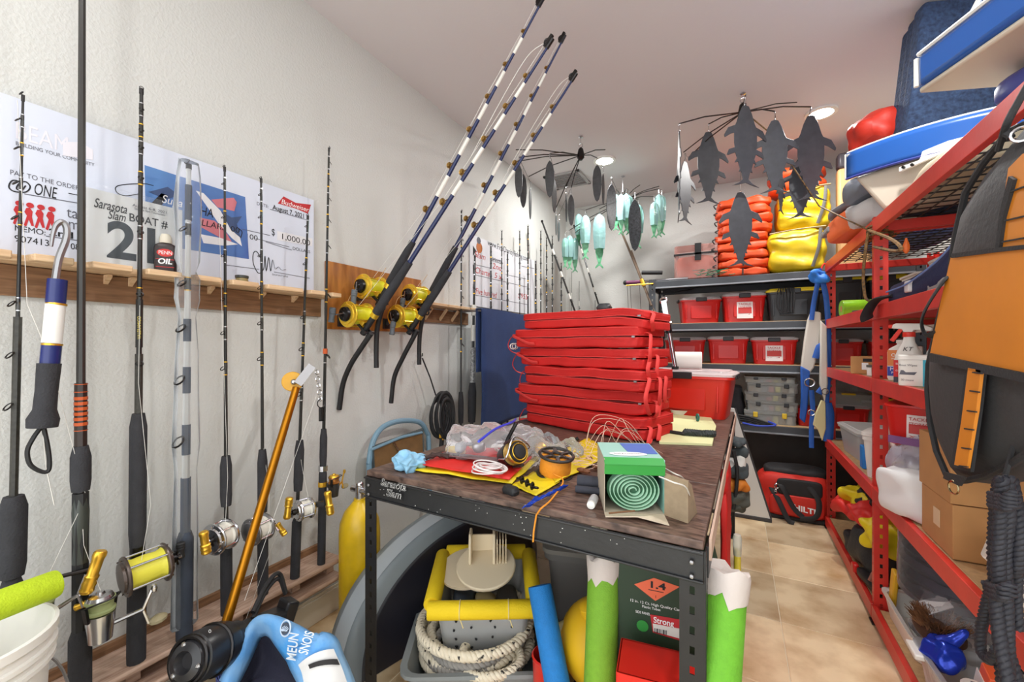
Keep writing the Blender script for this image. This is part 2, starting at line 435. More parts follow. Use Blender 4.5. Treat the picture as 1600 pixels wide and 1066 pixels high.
# boat number sign in its sleeve
SX = -1.80
t = thing('boat_number_sign', 'white boat number sign in clear sleeve standing on the rod shelf', 'sign', (SX, .58, 1.656))
a, b = PX(134, 405, SX), PX(285, 415, SX)
part(G().b2((SX-.002, a.y, 1.6565), (SX, b.y, PX(200, 308, SX).z)), 'sheet', M('sign_paper', (244, 243, 240), .6), t)
k = dict(x=SX+.0008)
wtext('Sarasota', (146, 323), (198, 323), INK, t, size=.03, shear=.3, bold=.01, **k)
wtext('Slam', (168, 341), (196, 338), INK, t, size=.028, shear=.3, bold=.01, **k)
wtext('August 6-8, 2021', (207, 322), (260, 332), GREYINK, t, size=.009, **k)
wtext('Sarasota Slam Tournament', (210, 327), (258, 337), GREYINK, t, size=.007, **k)
wtext('BOAT #', (201, 345), (261, 352), INK, t, size=.027, bold=.01, **k)
wtext('21', (166, 400), (242, 410), M('dark_teal_print', (38, 52, 62), .6), t, size=.118, bold=.025, **k)
part(G().b2((SX+.002, a.y-.004, 1.6566), (SX+.0024, b.y+.004, PX(200, 300, SX).z)), 'sleeve', clear('sign_sleeve', fac=.02), t)

# second giant cheque further along the wall
C2 = -1.862
t = thing('giant_cheque', 'white tournament prize cheque with red handwriting on the left wall above towel', 'cheque', (C2, 3.3, 1.7))
part(G().b2((C2-.008, 2.76, 1.72), (C2, 3.95, 2.29)), 'card', M('white_card', (226, 228, 234), .55), t)
k = dict(x=C2+.001)
part(G().lathe([(.045, 0), (.045, .001)], PX(749, 387, C2+.001), (1, 0, 0), n=14), 'logo', M('orange_print', (190, 110, 50), .6), t)
part(G().lathe([(.03, 0), (.03, .0015)], PX(748, 376, C2+.001), (1, 0, 0), n=8), 'logo', GREYINK, t)
wtext('www.FireCharityFishing.com', (762, 383), (825, 402), INK, t, size=.05, **k)
for (p, q) in (((740, 413), (766, 419)), ((740, 429), (825, 449)), ((742, 461), (824, 476)), ((790, 429), (822, 436)), ((815, 416), (835, 420)), ((766, 404), (785, 409))): wline(p, q, GREYINK, t, r=.002, **k)
for s_, p, q in (('Slam', (741, 401), (758, 403)), ('2nd', (769, 419), (784, 422)), ('Charter', (742, 426), (768, 432)), ('5 x', (772, 434), (784, 436)), ('Five hundred', (743, 459), (776, 463)), ('$955', (809, 465), (824, 467))):
    wtext(s_, p, q, REDINK, t, size=.05, shear=.2, **k)
wtext('Sarasota', (766, 407), (783, 410), GREYINK, t, size=.05, shear=.2, **k)
for p in ((739, 392), (739, 421), (739, 452)): wpoly([(p[0], p[1]-8), (p[0]+5, p[1]), (p[0], p[1]+8)], INK, t, C2+.001)
# ================================================================ fishing rods and reels
def depth(p): return -p.x*_s+p.y*_c
RX = -1.735
YEL = M('yellow_line', (222, 214, 70), .45, bump=.2, bs=200)
GREENL = M('braid_green', (150, 160, 110), .6)
def guide(par, p, ax, side, h, R, m=DARKMETAL):
    g = G(); x = (side-ax*side.dot(ax)).normalized(); c = p+x*h
    n = (ax*.75+x).normalized()
    g.ring(c, n, R, R*.13+.0006, 10, 4)
    for s in (1, -1): g.tube([p+ax*h*1.3*s+x*.003, c-x*R*.9], .0011, 4)
    part(g, 'guide', m, par)
def rod(label, tip, butt, X=RX, w=4, wt=1.5, grips=(), guides=(), side=(.45, -.9, 0), gs=5, wraps=(), m=BLANK, group='rods standing in the wall rack', zb=.363, gm=FOAM):
    a, b = PX(*butt, X), PX(*tip, X)
    if zb is not None: a = b+(a-b)*((zb-b.z)/(a.z-b.z))
    d = depth(a); k = d/FPX; ax = (b-a).normalized()
    yb, yt = HORIZON-FPX*(a.z-CAM_H)/depth(a), tip[1]
    def at(py): return lerp(a, b, (yb-py)/(yb-yt))
    t = thing('fishing_rod', label, 'fishing rod', a, group)
    L = [a, lerp(a, b, .5), b]
    part(G().tube(L, [w*k/2, (w*.75)*k/2, wt*k/2], 8), 'blank', m, t)
    for p, q, wd in grips:
        g = G(); A, B = at(p), at(min(q, yb)); n = max(2, int(abs(p-q)/25)+2)
        pts = [lerp(B, A, i/n) for i in range(n+1)]; r = wd*k/2
        g.tube(pts, [r*(.98 if q > 1000 else .86)]+[r]*(n-1)+[r*.72], 12); part(g, 'grip', gm, t)
    for p, q, wd, mm in wraps:
        part(G().tube([at(q), at(p)], wd*k/2, 8), 'wrap', mm, t)
    sd = V(side); gw = M('guide_wrap', (40, 38, 34), .2, coat=.5)
    for i, py in enumerate(guides):
        f = (py-yt)/max(1, yb-yt)
        guide(t, at(py), ax, sd, gs*k*(.7+1.1*f), gs*k*(.7+1.0*f)*.8)
        rw = (wt+(w-wt)*f)*k/2+.0009; part(G().tube([at(py+9), at(py-9)], rw, 8), 'thread_wrap', gw, t)
        for e_ in (10, -10): part(G().tube([at(py+e_+.8), at(py+e_-.8)], rw+.0002, 8), 'trim_wrap', GOLD if i % 2 else CHROME, t)
    x = (sd-ax*sd.dot(ax)).normalized()
    g = G().ring(b+ax*gs*k*.5+x*gs*k*.3, (ax*.5+x).normalized(), gs*k*.5, .0013, 10, 4); g.cyl(b-ax*.015, b+ax*.003, wt*k/2+.001)
    part(g, 'tip_guide', DARKMETAL, t)
    return t, at, k, ax
def line(par, pts, r=.0007, m=LINE):
    part(G().tube(pts, r, 4), 'line', m, par)
def knob(par, p, q, r, m, parent_part=None):
    """turned handle knob with collars and drilled dimples"""
    p, q = V(p), V(q); ax = q-p; L = ax.length
    pr = [(r*.75, 0), (r*.95, .04*L), (r*1.0, .12*L), (r*.86, .2*L), (r*.84, .55*L), (r*1.05, .6*L), (r*.95, .7*L), (r*1.08, .76*L), (r*.95, .86*L), (r*1.05, .93*L), (r*.8, L)]
    part(G().lathe(pr, p, ax, 14), 'handle_knob', m, parent_part or par)
def conv_reel(par, c, R, W, ft, mp=CHROME, ms=YEL, ax=(0, 1, 0), hside=-1, arm=(.02, 0, .045), kn=None, km=BLACK, kl=.05, kr=.009, mbar=CHROME, pivot=.5):
    """drum reel: two side plates joined by bars, a spool of line, star wheel, crank"""
    c = V(c); ax = V(ax).normalized(); x, y, _ = frame(ax, (1, 0, 0))
    rl = None
    for s in (-1, 1):
        o = c+ax*s*W/2; g = G()
        g.lathe([(R*.9, -.006), (R*1.02, -.004), (R*1.04, 0), (R*1.0, .004), (R*.8, .006), (R*.75, .012), (R*.35, .016), (.001, .017)], o, ax*s, 26)
        for i in range(8): g.ball(o+ax*s*.008+x*cos(i*pi/4)*R*.88+y*sin(i*pi/4)*R*.88, .003, 6)
        q_ = part(g, 'side_plate' if rl else 'reel', mp, rl or par); rl = rl or q_
    g = G()
    for i in range(5):
        a = i*2*pi/5+.5; p = c+x*cos(a)*R*.93+y*sin(a)*R*.93; part(G().cyl(p-ax*W/2, p+ax*W/2, .0035, n=6), 'pillar_bar', mbar, rl)
    ft = V(ft); g.bar(c+(ft-c)*.55, ft, .02, W*.5, ax)
    part(g, 'reel_foot', mbar, rl)
    part(G().lathe([(R*.3, -W/2), (R*.86, -W/2+.004), (R*.8, -W/2+.008), (R*.74, -W*.3), (R*.77, 0), (R*.72, W*.3), (R*.8, W/2-.008), (R*.86, W/2-.004), (R*.3, W/2)], c, ax, 24), 'spool', ms, rl)
    o = c+ax*hside*(W/2+.016)
    o2 = o+ax*hside*.022; g = G().lathe([(R*.3, 0), (R*.26, .012), (.006, .013), (.006, .026)], o, ax*hside, 14)
    for i in range(5): g.tube([o+ax*hside*.013, o+ax*hside*.015+(x*cos(i*1.2566)+y*sin(i*1.2566))*R*.42], .003, 5)
    part(g, 'drag_star', DARKMETAL, rl)
    e = o2+V(arm); e0 = o2-V(arm)*.3
    part(G().bar(e0, e, .005, .011, ax), 'handle_arm', CHROME, rl)
    if kn is None: kn = ax*hside
    kn = V(kn).normalized(); part(G().cyl(e, e+ax*hside*.012, .004, n=8), 'knob_pin', CHROME, rl)
    e = e+ax*hside*.012
    knob(par, e-kn*kl/2, e+kn*kl/2, kr, km, rl)
    return rl
def spin_reel(par, rodpt, ax, out, s=1.0, mb=CHROME, msp=GREENL, mr=CHROME, hdir=(0, 1, .1), paddle=True, km=GOLD):
    """open-face reel under the rod: foot, stem, body, spool, rotor with bail, crank"""
    ax = V(ax).normalized(); out = V(out).normalized(); rp = V(rodpt)
    c = rp+out*.062*s
    g = G().lathe([(.012*s, -.075*s), (.024*s, -.07*s), (.026*s, -.045*s), (.029*s, -.02*s), (.03*s, 0), (.012*s, .004*s)], c, ax, 18)
    g.bar(rp+out*.008, c-ax*.03*s, .01*s, .018*s, ax); g.bar(rp+out*.008+ax*.035*s, rp+out*.008-ax*.04*s, .014*s, .007*s, out)
    body = part(g, 'reel', mb, par)
    part(G().lathe([(.03*s, .004*s), (.031*s, .01*s), (.026*s, .013*s), (.0265*s, .03*s), (.031*s, .033*s), (.03*s, .038*s)], c, ax, 20), 'spool', msp, body)
    part(G().lathe([(.028*s, .0385*s), (.024*s, .047*s), (.01*s, .05*s), (.008*s, .056*s), (.001, .057*s)], c, ax, 16), 'drag_cap', mr, body)
    side = ax.cross(out).normalized(); g = G()
    for sg in (1, -1): g.bar(c+side*sg*.03*s-ax*.01*s, c+side*sg*.036*s+ax*.03*s, .012*s, .006*s, side)
    g.tube(spline([c+side*.036*s+ax*.03*s, c+side*.03*s+out*.024*s+ax*.04*s, c+out*.042*s+ax*.044*s, c-side*.03*s+out*.024*s+ax*.04*s, c-side*.036*s+ax*.03*s], 4), .0022*s, 6)
    part(g, 'bail', DARKMETAL, body)
    h = V(hdir).normalized(); b0 = c-ax*.04*s; e = b0+h*.085*s
    g = G().tube([b0, e], [.007*s, .005*s], 8); part(g, 'crank', mr, body)
    f0, f1 = e+ax*.045*s+h*.018*s, e-ax*.045*s+h*.012*s
    part(G().tube([f0, e, f1], [.004*s]*3, 6), 'handle_arm', mr, body)
    if paddle:
        part(G().ball(f1+h*.02*s, (.022*s, .022*s, .011*s), 10, Mx((h, ax.cross(h), ax)).transposed()), 'handle_knob', M('olive_knob', (150, 140, 110), .4), body)
        part(G().ball(f0+h*.005*s, (.008*s, .008*s, .013*s), 8), 'counterweight', mr, body)
    else: knob(par, f1-out*.02*s, f1+h*.02*s, .01*s, km, body)
    return body

# 1 leftmost, thin dark
t, at, k, ax = rod('thin black boat rod, leftmost on the wall, butt behind the lime noodle', (36, 150), (17, 960), w=8, wt=3, grips=[(780, 905, 32), (906, 960, 26)], guides=(190, 235, 290, 345, 480, 560, 640), side=(.2, -1, 0), gs=7, wraps=[(500, 780, 10, M('tex_blank', (58, 56, 50), .4, var=.5, vs=90))])
line(t, [at(160)+V((0, -.01, 0)), at(480)+V((.03, .01, 0)), at(560)+V((.04, .05, 0)), at(800)+V((.05, .13, 0)), at(960)+V((.06, .02, 0))])
rp = at(955)
r1 = spin_reel(t, rp, ax, (.75, .65, 0), 1.0, hdir=(.3, .9, .5), paddle=False, km=GOLD)
# 2 thick rod reaching out of the picture
OR = M('orange_wrap', (190, 84, 36), .4)
t, at, k, ax = rod('tall thick black rod with orange thread wraps, running out of the top of the picture', (129, -160), (125, 1080), X=-1.70, w=14, wt=8, grips=[(698, 768, 25), (985, 1140, 28)], wraps=[(600, 700, 15.5, M('dark_wrap', (46, 34, 30), .35)), (771, 990, 20, BLACK)], guides=(), m=M('glossy_blank', (52, 50, 48), .25))
for y in (601, 613, 621, 629, 637, 645, 653, 661, 673):
    hgt = 1.2 if y in (601, 613, 673) else 5
    part(G().tube([at(y), at(y+hgt)], 8.1*k, 10), 'wrap', OR, t)
part(G().tube([at(773), at(800), at(850), at(880)], [9*k, 10.5*k, 9.5*k, 10*k], 12), 'reel_seat', M('seat_dark', (58, 62, 58), .35), t)
spin_reel(t, at(955), ax, (.95, .35, 0), 1.12, hdir=(.25, 1, .12))
kp = at(890)+V((.03, .02, 0))
part(G().tube([at(892)+V((.0, -.06, -.03)), at(888)+V((.015, -.045, .0)), kp], .006, 8), 'handle_arm', DARKMETAL, t)
knob(t, at(862)+V((.05, .03, 0)), at(922)+V((.04, .0, 0)), .0165, GOLD)
line(t, [at(760), at(850)+V((.025, 0, 0)), at(935)+V((.07, .03, 0))])
# 3 with the yellow line drum reel
t, at, k, ax = rod('heavy rod with long black foam grip and a drum reel of yellow line', (221, 140), (213, 1020), w=10, wt=5, grips=[(648, 855, 22), (905, 1200, 24)], guides=(172, 205, 232, 280, 365, 462, 570), side=(1, -.25, 0), gs=5, wraps=[(555, 648, 10.5, M('tex_blank', (58, 56, 50), .4)), (470, 545, 9.5, BLANK)])
part(G().tube([at(907), at(853)], 9.5*k, 12), 'reel_seat', DARKMETAL, t)
text('VALERAMICO', M('yellow_print', (200, 180, 70), .5), t, at(532)+V((.012, .0, 0)), (0, 0, 1), (-.48, -.88, 0), width=.075)
rp = at(883); cc = rp+V((.062, 0, 0))
conv_reel(t, cc, .06, .1, rp+V((.012, 0, 0)), mp=M('brown_plate', (96, 84, 78), .3, .6), ax=(.1, 1, .05), hside=1, arm=(-.02, .0, .01), kn=(0, 0, 1), km=BLACK, kl=.055, kr=.013)
line(t, [at(480)+V((.03, -.01, 0)), at(600)+V((.02, -.008, 0)), at(790)+V((.04, .02, 0)), cc+V((.02, -.02, .03))])
# 4 rod in a clear sleeve
t, at, k, ax = rod('new rod still wrapped in a long clear plastic sleeve', (295, 258), (288, 985), X=-1.72, w=13, wt=7, grips=[(832, 1200, 22)], guides=(360, 445, 515, 595, 690), side=(.2, -1, 0), gs=9, wraps=[(290, 345, 10, M('slate_blank', (52, 64, 84), .4)), (500, 535, 11, M('slate_blank', (52, 64, 84), .4)), (575, 616, 11, M('slate_blank', (52, 64, 84), .4)), (665, 712, 12, M('slate_blank', (52, 64, 84), .4)), (748, 832, 14, M('slate_blank', (52, 64, 84), .4))], m=M('pale_blank', (206, 206, 204), .4), gm=M('slate_foam', (58, 66, 80), .7, var=.3, vs=20))
g = G(); prof = [(255, 14), (275, 17), (330, 19), (380, 17), (412, 17), (428, 11), (440, 17), (470, 18), (500, 12), (560, 16), (640, 17), (700, 19), (740, 15), (830, 17), (930, 18), (980, 18)]
g.loops([[at(y)+V((cos(2*pi*j/14)*.45, sin(2*pi*j/14), 0))*(wd*k*(1+.16*noise.noise(V((j*1.3, y*.02, 0)))))+V((0, 0, .003*j % .01)) for j in range(14)] for y, wd in reversed(prof)])
part(g, 'plastic_sleeve', clear('sleeve_film', (240, 244, 248), .05, .1), t, ang=80)
# 5, 6, 7
t, at, k, ax = rod('slim rod with a silver drum reel and gold barrel handle right of the sleeved rod', (351, 262), (354, 950), w=7, wt=3, grips=[(712, 790, 16), (830, 1200, 16)], guides=(288, 340, 400, 468, 520, 575), side=(.25, -1, 0), gs=4)
rp = at(832); cc = rp+V((.03, -.035, .005))
conv_reel(t, cc, .056, .055, rp+V((.01, 0, 0)), mp=CHROME, ms=M('white_line', (230, 226, 214), .5), mbar=CHROME, ax=(-.25, 1, 0), hside=-1, arm=(.03, -.0, .02), kn=(.0, .12, -1), km=GOLD, kl=.082, kr=.0155)
line(t, [at(340)+V((.0, -.02, 0)), at(560)+V((.01, -.012, 0)), at(745)+V((.02, -.004, 0)), cc+V((.03, 0, .03))])
t, at, k, ax = rod('slim rod behind the leaning gold pole with a pearl drum reel', (408, 280), (411, 922), w=6, wt=3, grips=[(702, 800, 14), (838, 1200, 15)], guides=(305, 340, 400, 450, 505, 560), side=(.25, -1, 0), gs=4)
rp = at(815); cc = rp+V((.055, -.05, 0))
conv_reel(t, cc, .052, .06, rp+V((.012, -.03, 0)), mp=STEEL, ms=M('white_line', (230, 226, 214), .5), ax=(-.15, 1, .02), hside=1, arm=(.02, .01, -.035), kn=(.4, .3, -.8), km=GOLD, kl=.06, kr=.012)
line(t, [at(700)+V((.01, 0, 0)), at(770)+V((.03, .01, 0)), cc+V((.02, .03, .03))]); line(t, [cc+V((.04, .05, -.03)), at(950)+V((.03, -.09, 0))])
t, at, k, ax = rod('slim rod with a silver reel carrying two gold barrel handles', (481, 338), (461, 895), w=6, wt=3, grips=[(692, 770, 14), (812, 1200, 14)], guides=(355, 415, 500, 550, 620), side=(.25, -1, 0), gs=4)
rp = at(795); cc = rp+V((.05, -.0, .0))
conv_reel(t, cc, .045, .05, rp+V((.012, 0, 0)), mp=CHROME, ms=M('white_line', (230, 226, 214), .5), ax=(.2, 1, .02), hside=-1, arm=(.01, -.0, .03), kn=(.05, .1, 1), km=GOLD, kl=.09, kr=.0155)
part(G().bar(cc+V((.02, .03, .01)), cc+V((.05, .06, .015)), .02, .02), 'handle_arm', DARKMETAL, t)
knob(t, cc+V((.055, .075, .065)), cc+V((.07, .08, -.04)), .0165, GOLD)
line(t, [at(690)+V((.0, -.01, 0)), at(740)+V((.03, 0, 0)), cc+V((.04, 0, .02))])
t, at, k, ax = rod('straight thin rod beside the plywood with a gold and black spinning reel', (514, 232), (502, 876), w=6, wt=2.5, grips=[(673, 730, 11), (735, 1200, 12)], guides=(255, 283, 313, 347, 388, 465, 560), side=(.8, .6, 0), gs=4, wraps=[(548, 556, 7, OR)])
spin_reel(t, at(758), ax, (.85, .5, 0), .85, mb=M('reel_black', (44, 42, 42), .35), msp=M('copper_spool', (186, 128, 70), .3, .8), mr=GOLD, hdir=(-.3, .9, .3), km=BLACK)
part(G().tube([at(738), at(730)], 7*k, 10), 'seat_ring', CHROME, t); part(G().tube([at(762), at(755)], 7*k, 10), 'seat_ring', GOLD, t)

# ---- hand gaff hung by its hook on the shelf
a = [PX(px, py, -1.70) for px, py in ((86, 440), (92, 405), (103, 375), (104, 356), (97, 347), (88, 352), (83, 366), (80, 385))]
t = thing('hand_gaff', 'hand gaff with steel hook, blue and white handle and black grip hung on the shelf', 'gaff', PX(70, 690, -1.70))
k = depth(a[0])/FPX
part(G().tube(spline(a, 5), [6*k/2*1.6]*12+[4.6*k]*10+[4.2*k-2.2*k*i/14 for i in range(14)], 8), 'hook', STEEL, t)
P = lambda px, py: PX(px, py, -1.70)
NAVY = M('navy_gloss', (34, 44, 104), .25); NAVYW = M('navy_wrap', (44, 58, 120), .35); WH = M('gloss_white', (236, 236, 232), .3)
part(G().tube([P(87, 474), P(90, 437)], 11.5*k, 14), 'ferrule', NAVY, t)
part(G().tube([P(81, 536), P(87, 476)], 11.5*k, 14), 'shaft', WH, t)
part(G().tube([P(78, 568), P(81, 538)], 11.5*k, 14), 'ferrule', NAVY, t)
part(G().tube([P(88, 477), P(88.4, 474)], 12*k, 14).tube([P(81.3, 540), P(81.6, 537)], 12*k, 14), 'gold_band', GOLD, t)
part(G().tube([P(66, 668), P(67.5, 655), P(70, 640), P(73, 610), P(77, 568)], [17*k, 18*k, 13*k, 12.5*k, 13.5*k], 14), 'grip', FOAM, t)
part(G().tube(spline([P(64, 668), P(52, 685), P(43, 705), P(48, 727), P(68, 738), P(77, 732), P(76, 705), P(69, 670)], 5), 3*k, 7), 'lanyard', BLACK, t)
part(G().tube([P(60, 600), P(66, 660), P(72, 730), P(85, 790)], .0012, 4), 'line', LINE, t)

# ---- gold tag pole with pulley head, leaning
A = PZ(350, 980, .48); A = PX(352, 978, -1.56); B = PX(463, 606, -1.70)
t = thing('gold_outrigger_pole', 'gold anodised pole with a yellow pulley head leaning against the wall', 'pole', A)
GP = M('gold_pole', (176, 116, 22), .3, .85)
part(G().tube([A, B], [.0165, .0155], 16), 'pole', GP, t)
ax = (B-A).normalized(); x, y, z = frame((.75, -.65, .1))
part(G().lathe([(.006, -.008), (.04, -.009), (.043, -.006), (.036, 0), (.043, .006), (.04, .009), (.006, .008)], B+ax*.03+V((-.01, -.02, 0)), (.75, -.65, .1), 22), 'pulley', M('yellow_nylon', (216, 160, 36), .4), t)
c = B+ax*.05
part(G().bar(c-ax*.03+V((.03, -.02, 0)), c+V((.045, .03, .05)), .035, .006, (.75, -.65, 0)), 'cheek_plate', STEEL, t)
part(G().ball(B+ax*.03+V((.012, -.03, 0)), .013, 10), 'bolt', CHROME, t)
h = c+V((.05, .05, .02)); g = G()
for i in range(5): g.ring(h-V((-.002*i, -.003*i, .03*i)), (1, 0, 0) if i % 2 else (0, 1, 0), .011, .0025, 8, 4)
part(g, 'chain', CHROME, t); part(G().tube([h-V((-.01, -.015, .16)), h-V((-.01, -.015, .22))], .011, 8).ring(h-V((-.01, -.015, .14)), (1, 0, 0), .02, .0025), 'snap_hook', DARKMETAL, t)
line(t, [h-V((0, 0, .1)), A+V((.08, .02, .1))])

# ---- the four big trolling rods on the plywood
BLUEB = M('navy_blank', (32, 42, 84), .25); WHW = M('white_wrap', (228, 226, 218), .35)
GREEL = M('gold_reel', (246, 206, 70), .28, .8); LIME = M('lime_line', (226, 222, 40), .45)
def trolling(label, Yp, butt, g0, g1, tip, reelpy, guides, kdir, kn_m, bent=True):
    P = lambda p: PY(p[0], p[1], Yp)
    pts = [P(p) for p in butt]; G0, G1, T_ = P(g0), P(g1), P(tip); ax = (T_-G0).normalized()
    k = depth(G0)/FPX
    t = thing('trolling_rod', label, 'fishing rod', pts[0], 'big game rods in the plywood holders')
    part(G().tube(spline(pts, 5), .0135, 12), 'butt', BLACK, t)
    part(G().tube([G0-ax*.13, G0], .0155, 14), 'reel_seat', BLACK, t)
    part(G().tube([G0-ax*.015, G0+ax*.012], .021, 14), 'seat_ring', GREEL, t)
    part(G().tube([G0, G0+ax*.02, lerp(G0, G1, .6), G1], [.019, .0225, .0215, .0175], 14), 'grip', FOAM, t)
    part(G().tube([G1-ax*.02, G1, lerp(G1, T_, .5), T_], [.012, .0115, .0085, .0045], 10), 'blank', BLUEB, t)
    f = lambda py: min(1, max(0, (g1[1]-py)/(g1[1]-tip[1])))
    zt = lambda py: G1+(T_-G1)*(((HORIZON-py)*1.0*(depth(G1))/FPX+CAM_H-G1.z)/((T_.z-G1.z)-(HORIZON-py)/FPX*(depth(T_)-depth(G1))))
    up = V((-ax.z, 0, ax.x)); prev = None
    for i, py in enumerate(guides):
        p = zt(py); s_ = 1.15-.11*i
        g = G()
        g.ring(p+up*.026*s_, (0, 1, 0), .011*s_, .004*s_, 12, 5); g.cyl(p+up*.026*s_-V((0, .006, 0)), p+up*.026*s_+V((0, .006, 0)), .0075*s_, n=10)
        g.tube([p-ax*.02*s_+up*.006, p+up*.022*s_, p+ax*.028*s_+up*.006], .0028*s_, 5)
        part(g, 'roller_guide', M('bronze_guide', (150, 118, 66), .3, .9), t)
        nx = zt(guides[i-1]) if i else None
        if i+1 < len(guides):
            q = zt(guides[i+1]); m0, m1 = lerp(p, q, .36), lerp(p, q, .82)
            fr = lambda z: .0127-.0075*((z-G1).length/(T_-G1).length)
            part(G().tube([m0, m1], [fr(m0), fr(m1)], 10), 'white_wrap', WHW, t)
    g = G().tube([T_-ax*.02, T_+ax*.02], .008, 8).ring(T_+up*.016, (0, 1, 0), .012, .004, 10, 5); g.bar(T_-ax*.02+up*.012, T_+ax*.03+up*.012, .012, .012)
    part(g, 'roller_tip', DARKMETAL, t)
    rc = G0-ax*.07; c = rc+up*.078+V((0, -.02, 0))
    rl = conv_reel(t, c, .064, .115, rc+up*.014, mp=GREEL, ms=LIME, mbar=GREEL, hside=-1, arm=kdir, kn=(.1, .05, 1), km=M('grey_grip', (92, 98, 104), .6), kl=.075, kr=.0155)
    part(G().lathe([(.038, 0), (.034, .012), (.016, .018), (.014, .026)], c-V((0, .074, 0)), (0, -1, 0), 16), 'drag_dial', DARKMETAL, rl)
    g = G()
    for s in (1, -1): g.bar(rc-ax*.03+V((0, s*.02, 0))-up*.03, rc-ax*.03+V((0, s*.02, 0))+up*.05, .008, .012, ax)
    g.bar(rc-ax*.03-up*.026-V((0, .03, 0)), rc-ax*.03-up*.026+V((0, .03, 0)), .022, .012); g.ring(rc-ax*.045-up*.04, (0, 1, 0), .014, .005, 10, 5)
    part(g, 'reel_clamp', BLACKSTEEL, t)
    ln = [c+up*.03]+[zt(py)+up*.03*(1.1-.1*i) for i, py in enumerate(guides)]+[T_+up*.02]
    line(t, ln, .0011)
    return t, c, T_, up
t1, c1, T1, u = trolling('lower left big game rod with bent butt, its loop of white leader at the tip', 1.52, [(530, 640), (536, 600), (548, 570), (565, 543), (580, 521)], (586, 492), (640, 410), (859, 68), 0, (321, 274, 221, 169, 121), (-.055, 0, -.005), 1)
line(t1, spline([T1+u*.02, T1+V((-.1, 0, -.02)), T1+V((-.22, 0, -.16)), T1+V((-.38, .01, -.36))], 6), .0016)
t2, c2, T2, u = trolling('lower right big game rod with bent butt, shortest tip of the four', 1.84, [(611, 630), (616, 590), (630, 558), (642, 535), (652, 516)], (656, 494), (702, 424), (897, 121), 0, (356, 305, 258, 214, 169), (.02, 0, -.07), 1)
line(t2, spline([T2+u*.02, T2+V((-.08, 0, -.02)), T2+V((-.2, 0, -.16)), T2+V((-.36, .01, -.36))], 6), .0016)
t3, c3, T3, u = trolling('upper left big game rod whose tip reaches highest at the picture top', 1.63, [(588, 575), (588, 540), (590, 510), (598, 480)], (607, 446), (645, 378), (846, 3), 0, (331, 262, 205, 153, 102, 50), (-.01, 0, -.06), 1)
line(t3, [T3, T3+V((-.3, .01, -.33)), T3+V((-.72, .02, -.95))], .0008)
t4, c4, T4, u = trolling('upper right big game rod with a black roller tip', 1.99, [(655, 570), (655, 540), (657, 515), (662, 490)], (674, 458), (712, 386), (880, 61), 0, (345, 292, 242, 196, 151, 107), (-.01, 0, -.06), 1)
for nm, yy in (('left', 1.52), ('right', 1.84), ('upper left', 1.63), ('upper right', 1.99)):
    z0 = {1.52: 1.53, 1.84: 1.53, 1.63: 1.68, 1.99: 1.68}[yy]
    solo(G().tube([(-1.845, yy, z0), (-1.80, yy, z0+.03)], .012, 10).box((-1.848, yy, z0), (.012, .045, .06)), 'rod_holder', BLACKSTEEL, 'black rod holder on the plywood under the %s big reel' % {'left': 'lower left', 'right': 'lower right'}.get(nm, nm), 'rod holder', 'rod holders on the plywood')
for c_, n_ in ((c1, 'left'), (c2, 'right')):
    solo(G().tube(spline([c_+V((-.02, -.05, .05)), c_+V((-.05, .02, .12)), c_+V((.0, .1, .16)), c_+V((.06, .14, .26))], 6), .0015, 5), 'leader_line', M('tan_line', (205, 170, 120), .5), 'loose pale leader line rising from the lower %s gold reel' % n_, 'line')

# ---- rods further along the wall
FR = 'thin rods far along the left wall'
def frod(label, tip, butt, X=-1.74, zb=0.0, **k): return rod(label, tip, butt, X=X, zb=zb, group=FR, **k)
frod('thin black rod with foam grip standing left of the navy towel', (721, 330), (720, 662), w=4, wt=2, grips=[(613, 662, 9)], guides=(345, 375, 400, 435, 465, 540), side=(.6, .8, 0), gs=3)
frod('thick rod with chequered white grip at the towel edge', (742, 400), (737, 662), w=7, wt=3, grips=[(600, 662, 13)], guides=(420, 450), gs=3, wraps=[(478, 495, 8, WHW), (510, 535, 8, WHW), (545, 600, 8, M('check_wrap', (70, 70, 70), .5, col2=(190, 190, 190), vs=70))])
for i, (px, pt, wd, lb) in enumerate(((767, 382, 5, 'dark rod before the red-lettered cheque, nearest its fish logo'), (784, 362, 3, 'fine tall rod crossing the middle of the red-lettered cheque'), (793, 394, 4, 'dashed rod crossing the red-lettered cheque centre'), (825, 354, 4, 'tall rod crossing the right part of the red-lettered cheque'), (837, 409, 5, 'dashed rod at the right edge of the red-lettered cheque'), (845, 362, 3, 'speckled rod just past the red-lettered cheque'), (854, 372, 3, 'second fine rod past the red-lettered cheque'), (863, 370, 3, 'third fine rod past the red-lettered cheque'), (812, 362, 2, 'faintest rod behind the right half of the red-lettered cheque'), (877, 412, 3, 'short fine rod near the back corner'))):
    frod(lb, (px, pt), (px, 640), w=wd, wt=max(1.5, wd*.5), guides=[pt+12, pt+30, pt+50, pt+75, pt+98], side=(.5, -.8, 0), gs=2.5)
def lean(label, a, b, w, w2, n=6):
    t = thing('fishing_rod', label, 'fishing rod', a, 'rods leaning in the back corner'); ax = (b-a).normalized()
    part(G().tube([a, b], [w, w2], 8), 'blank', BLANK, t)
    for i in range(n):
        p = lerp(a, b, .45+.5*i/n); guide(t, p, ax, V((1, -.3, 0)), .012, .008)
        part(G().tube([p+ax*.03, p+ax*.09], w*.85, 8), 'wrap', WHW, t)
    part(G().ball(b, w2*1.6, 8), 'tip_guide', DARKMETAL, t)
lean('stout black and white banded rod leaning left in the back corner', V((-.95, 4.55, 0)), PX(847, 346, -1.70), .013, .009)
lean('second banded rod leaning in the corner behind the green lures', V((-.78, 4.6, 0)), PY(897, 353, 4.78), .013, .008)
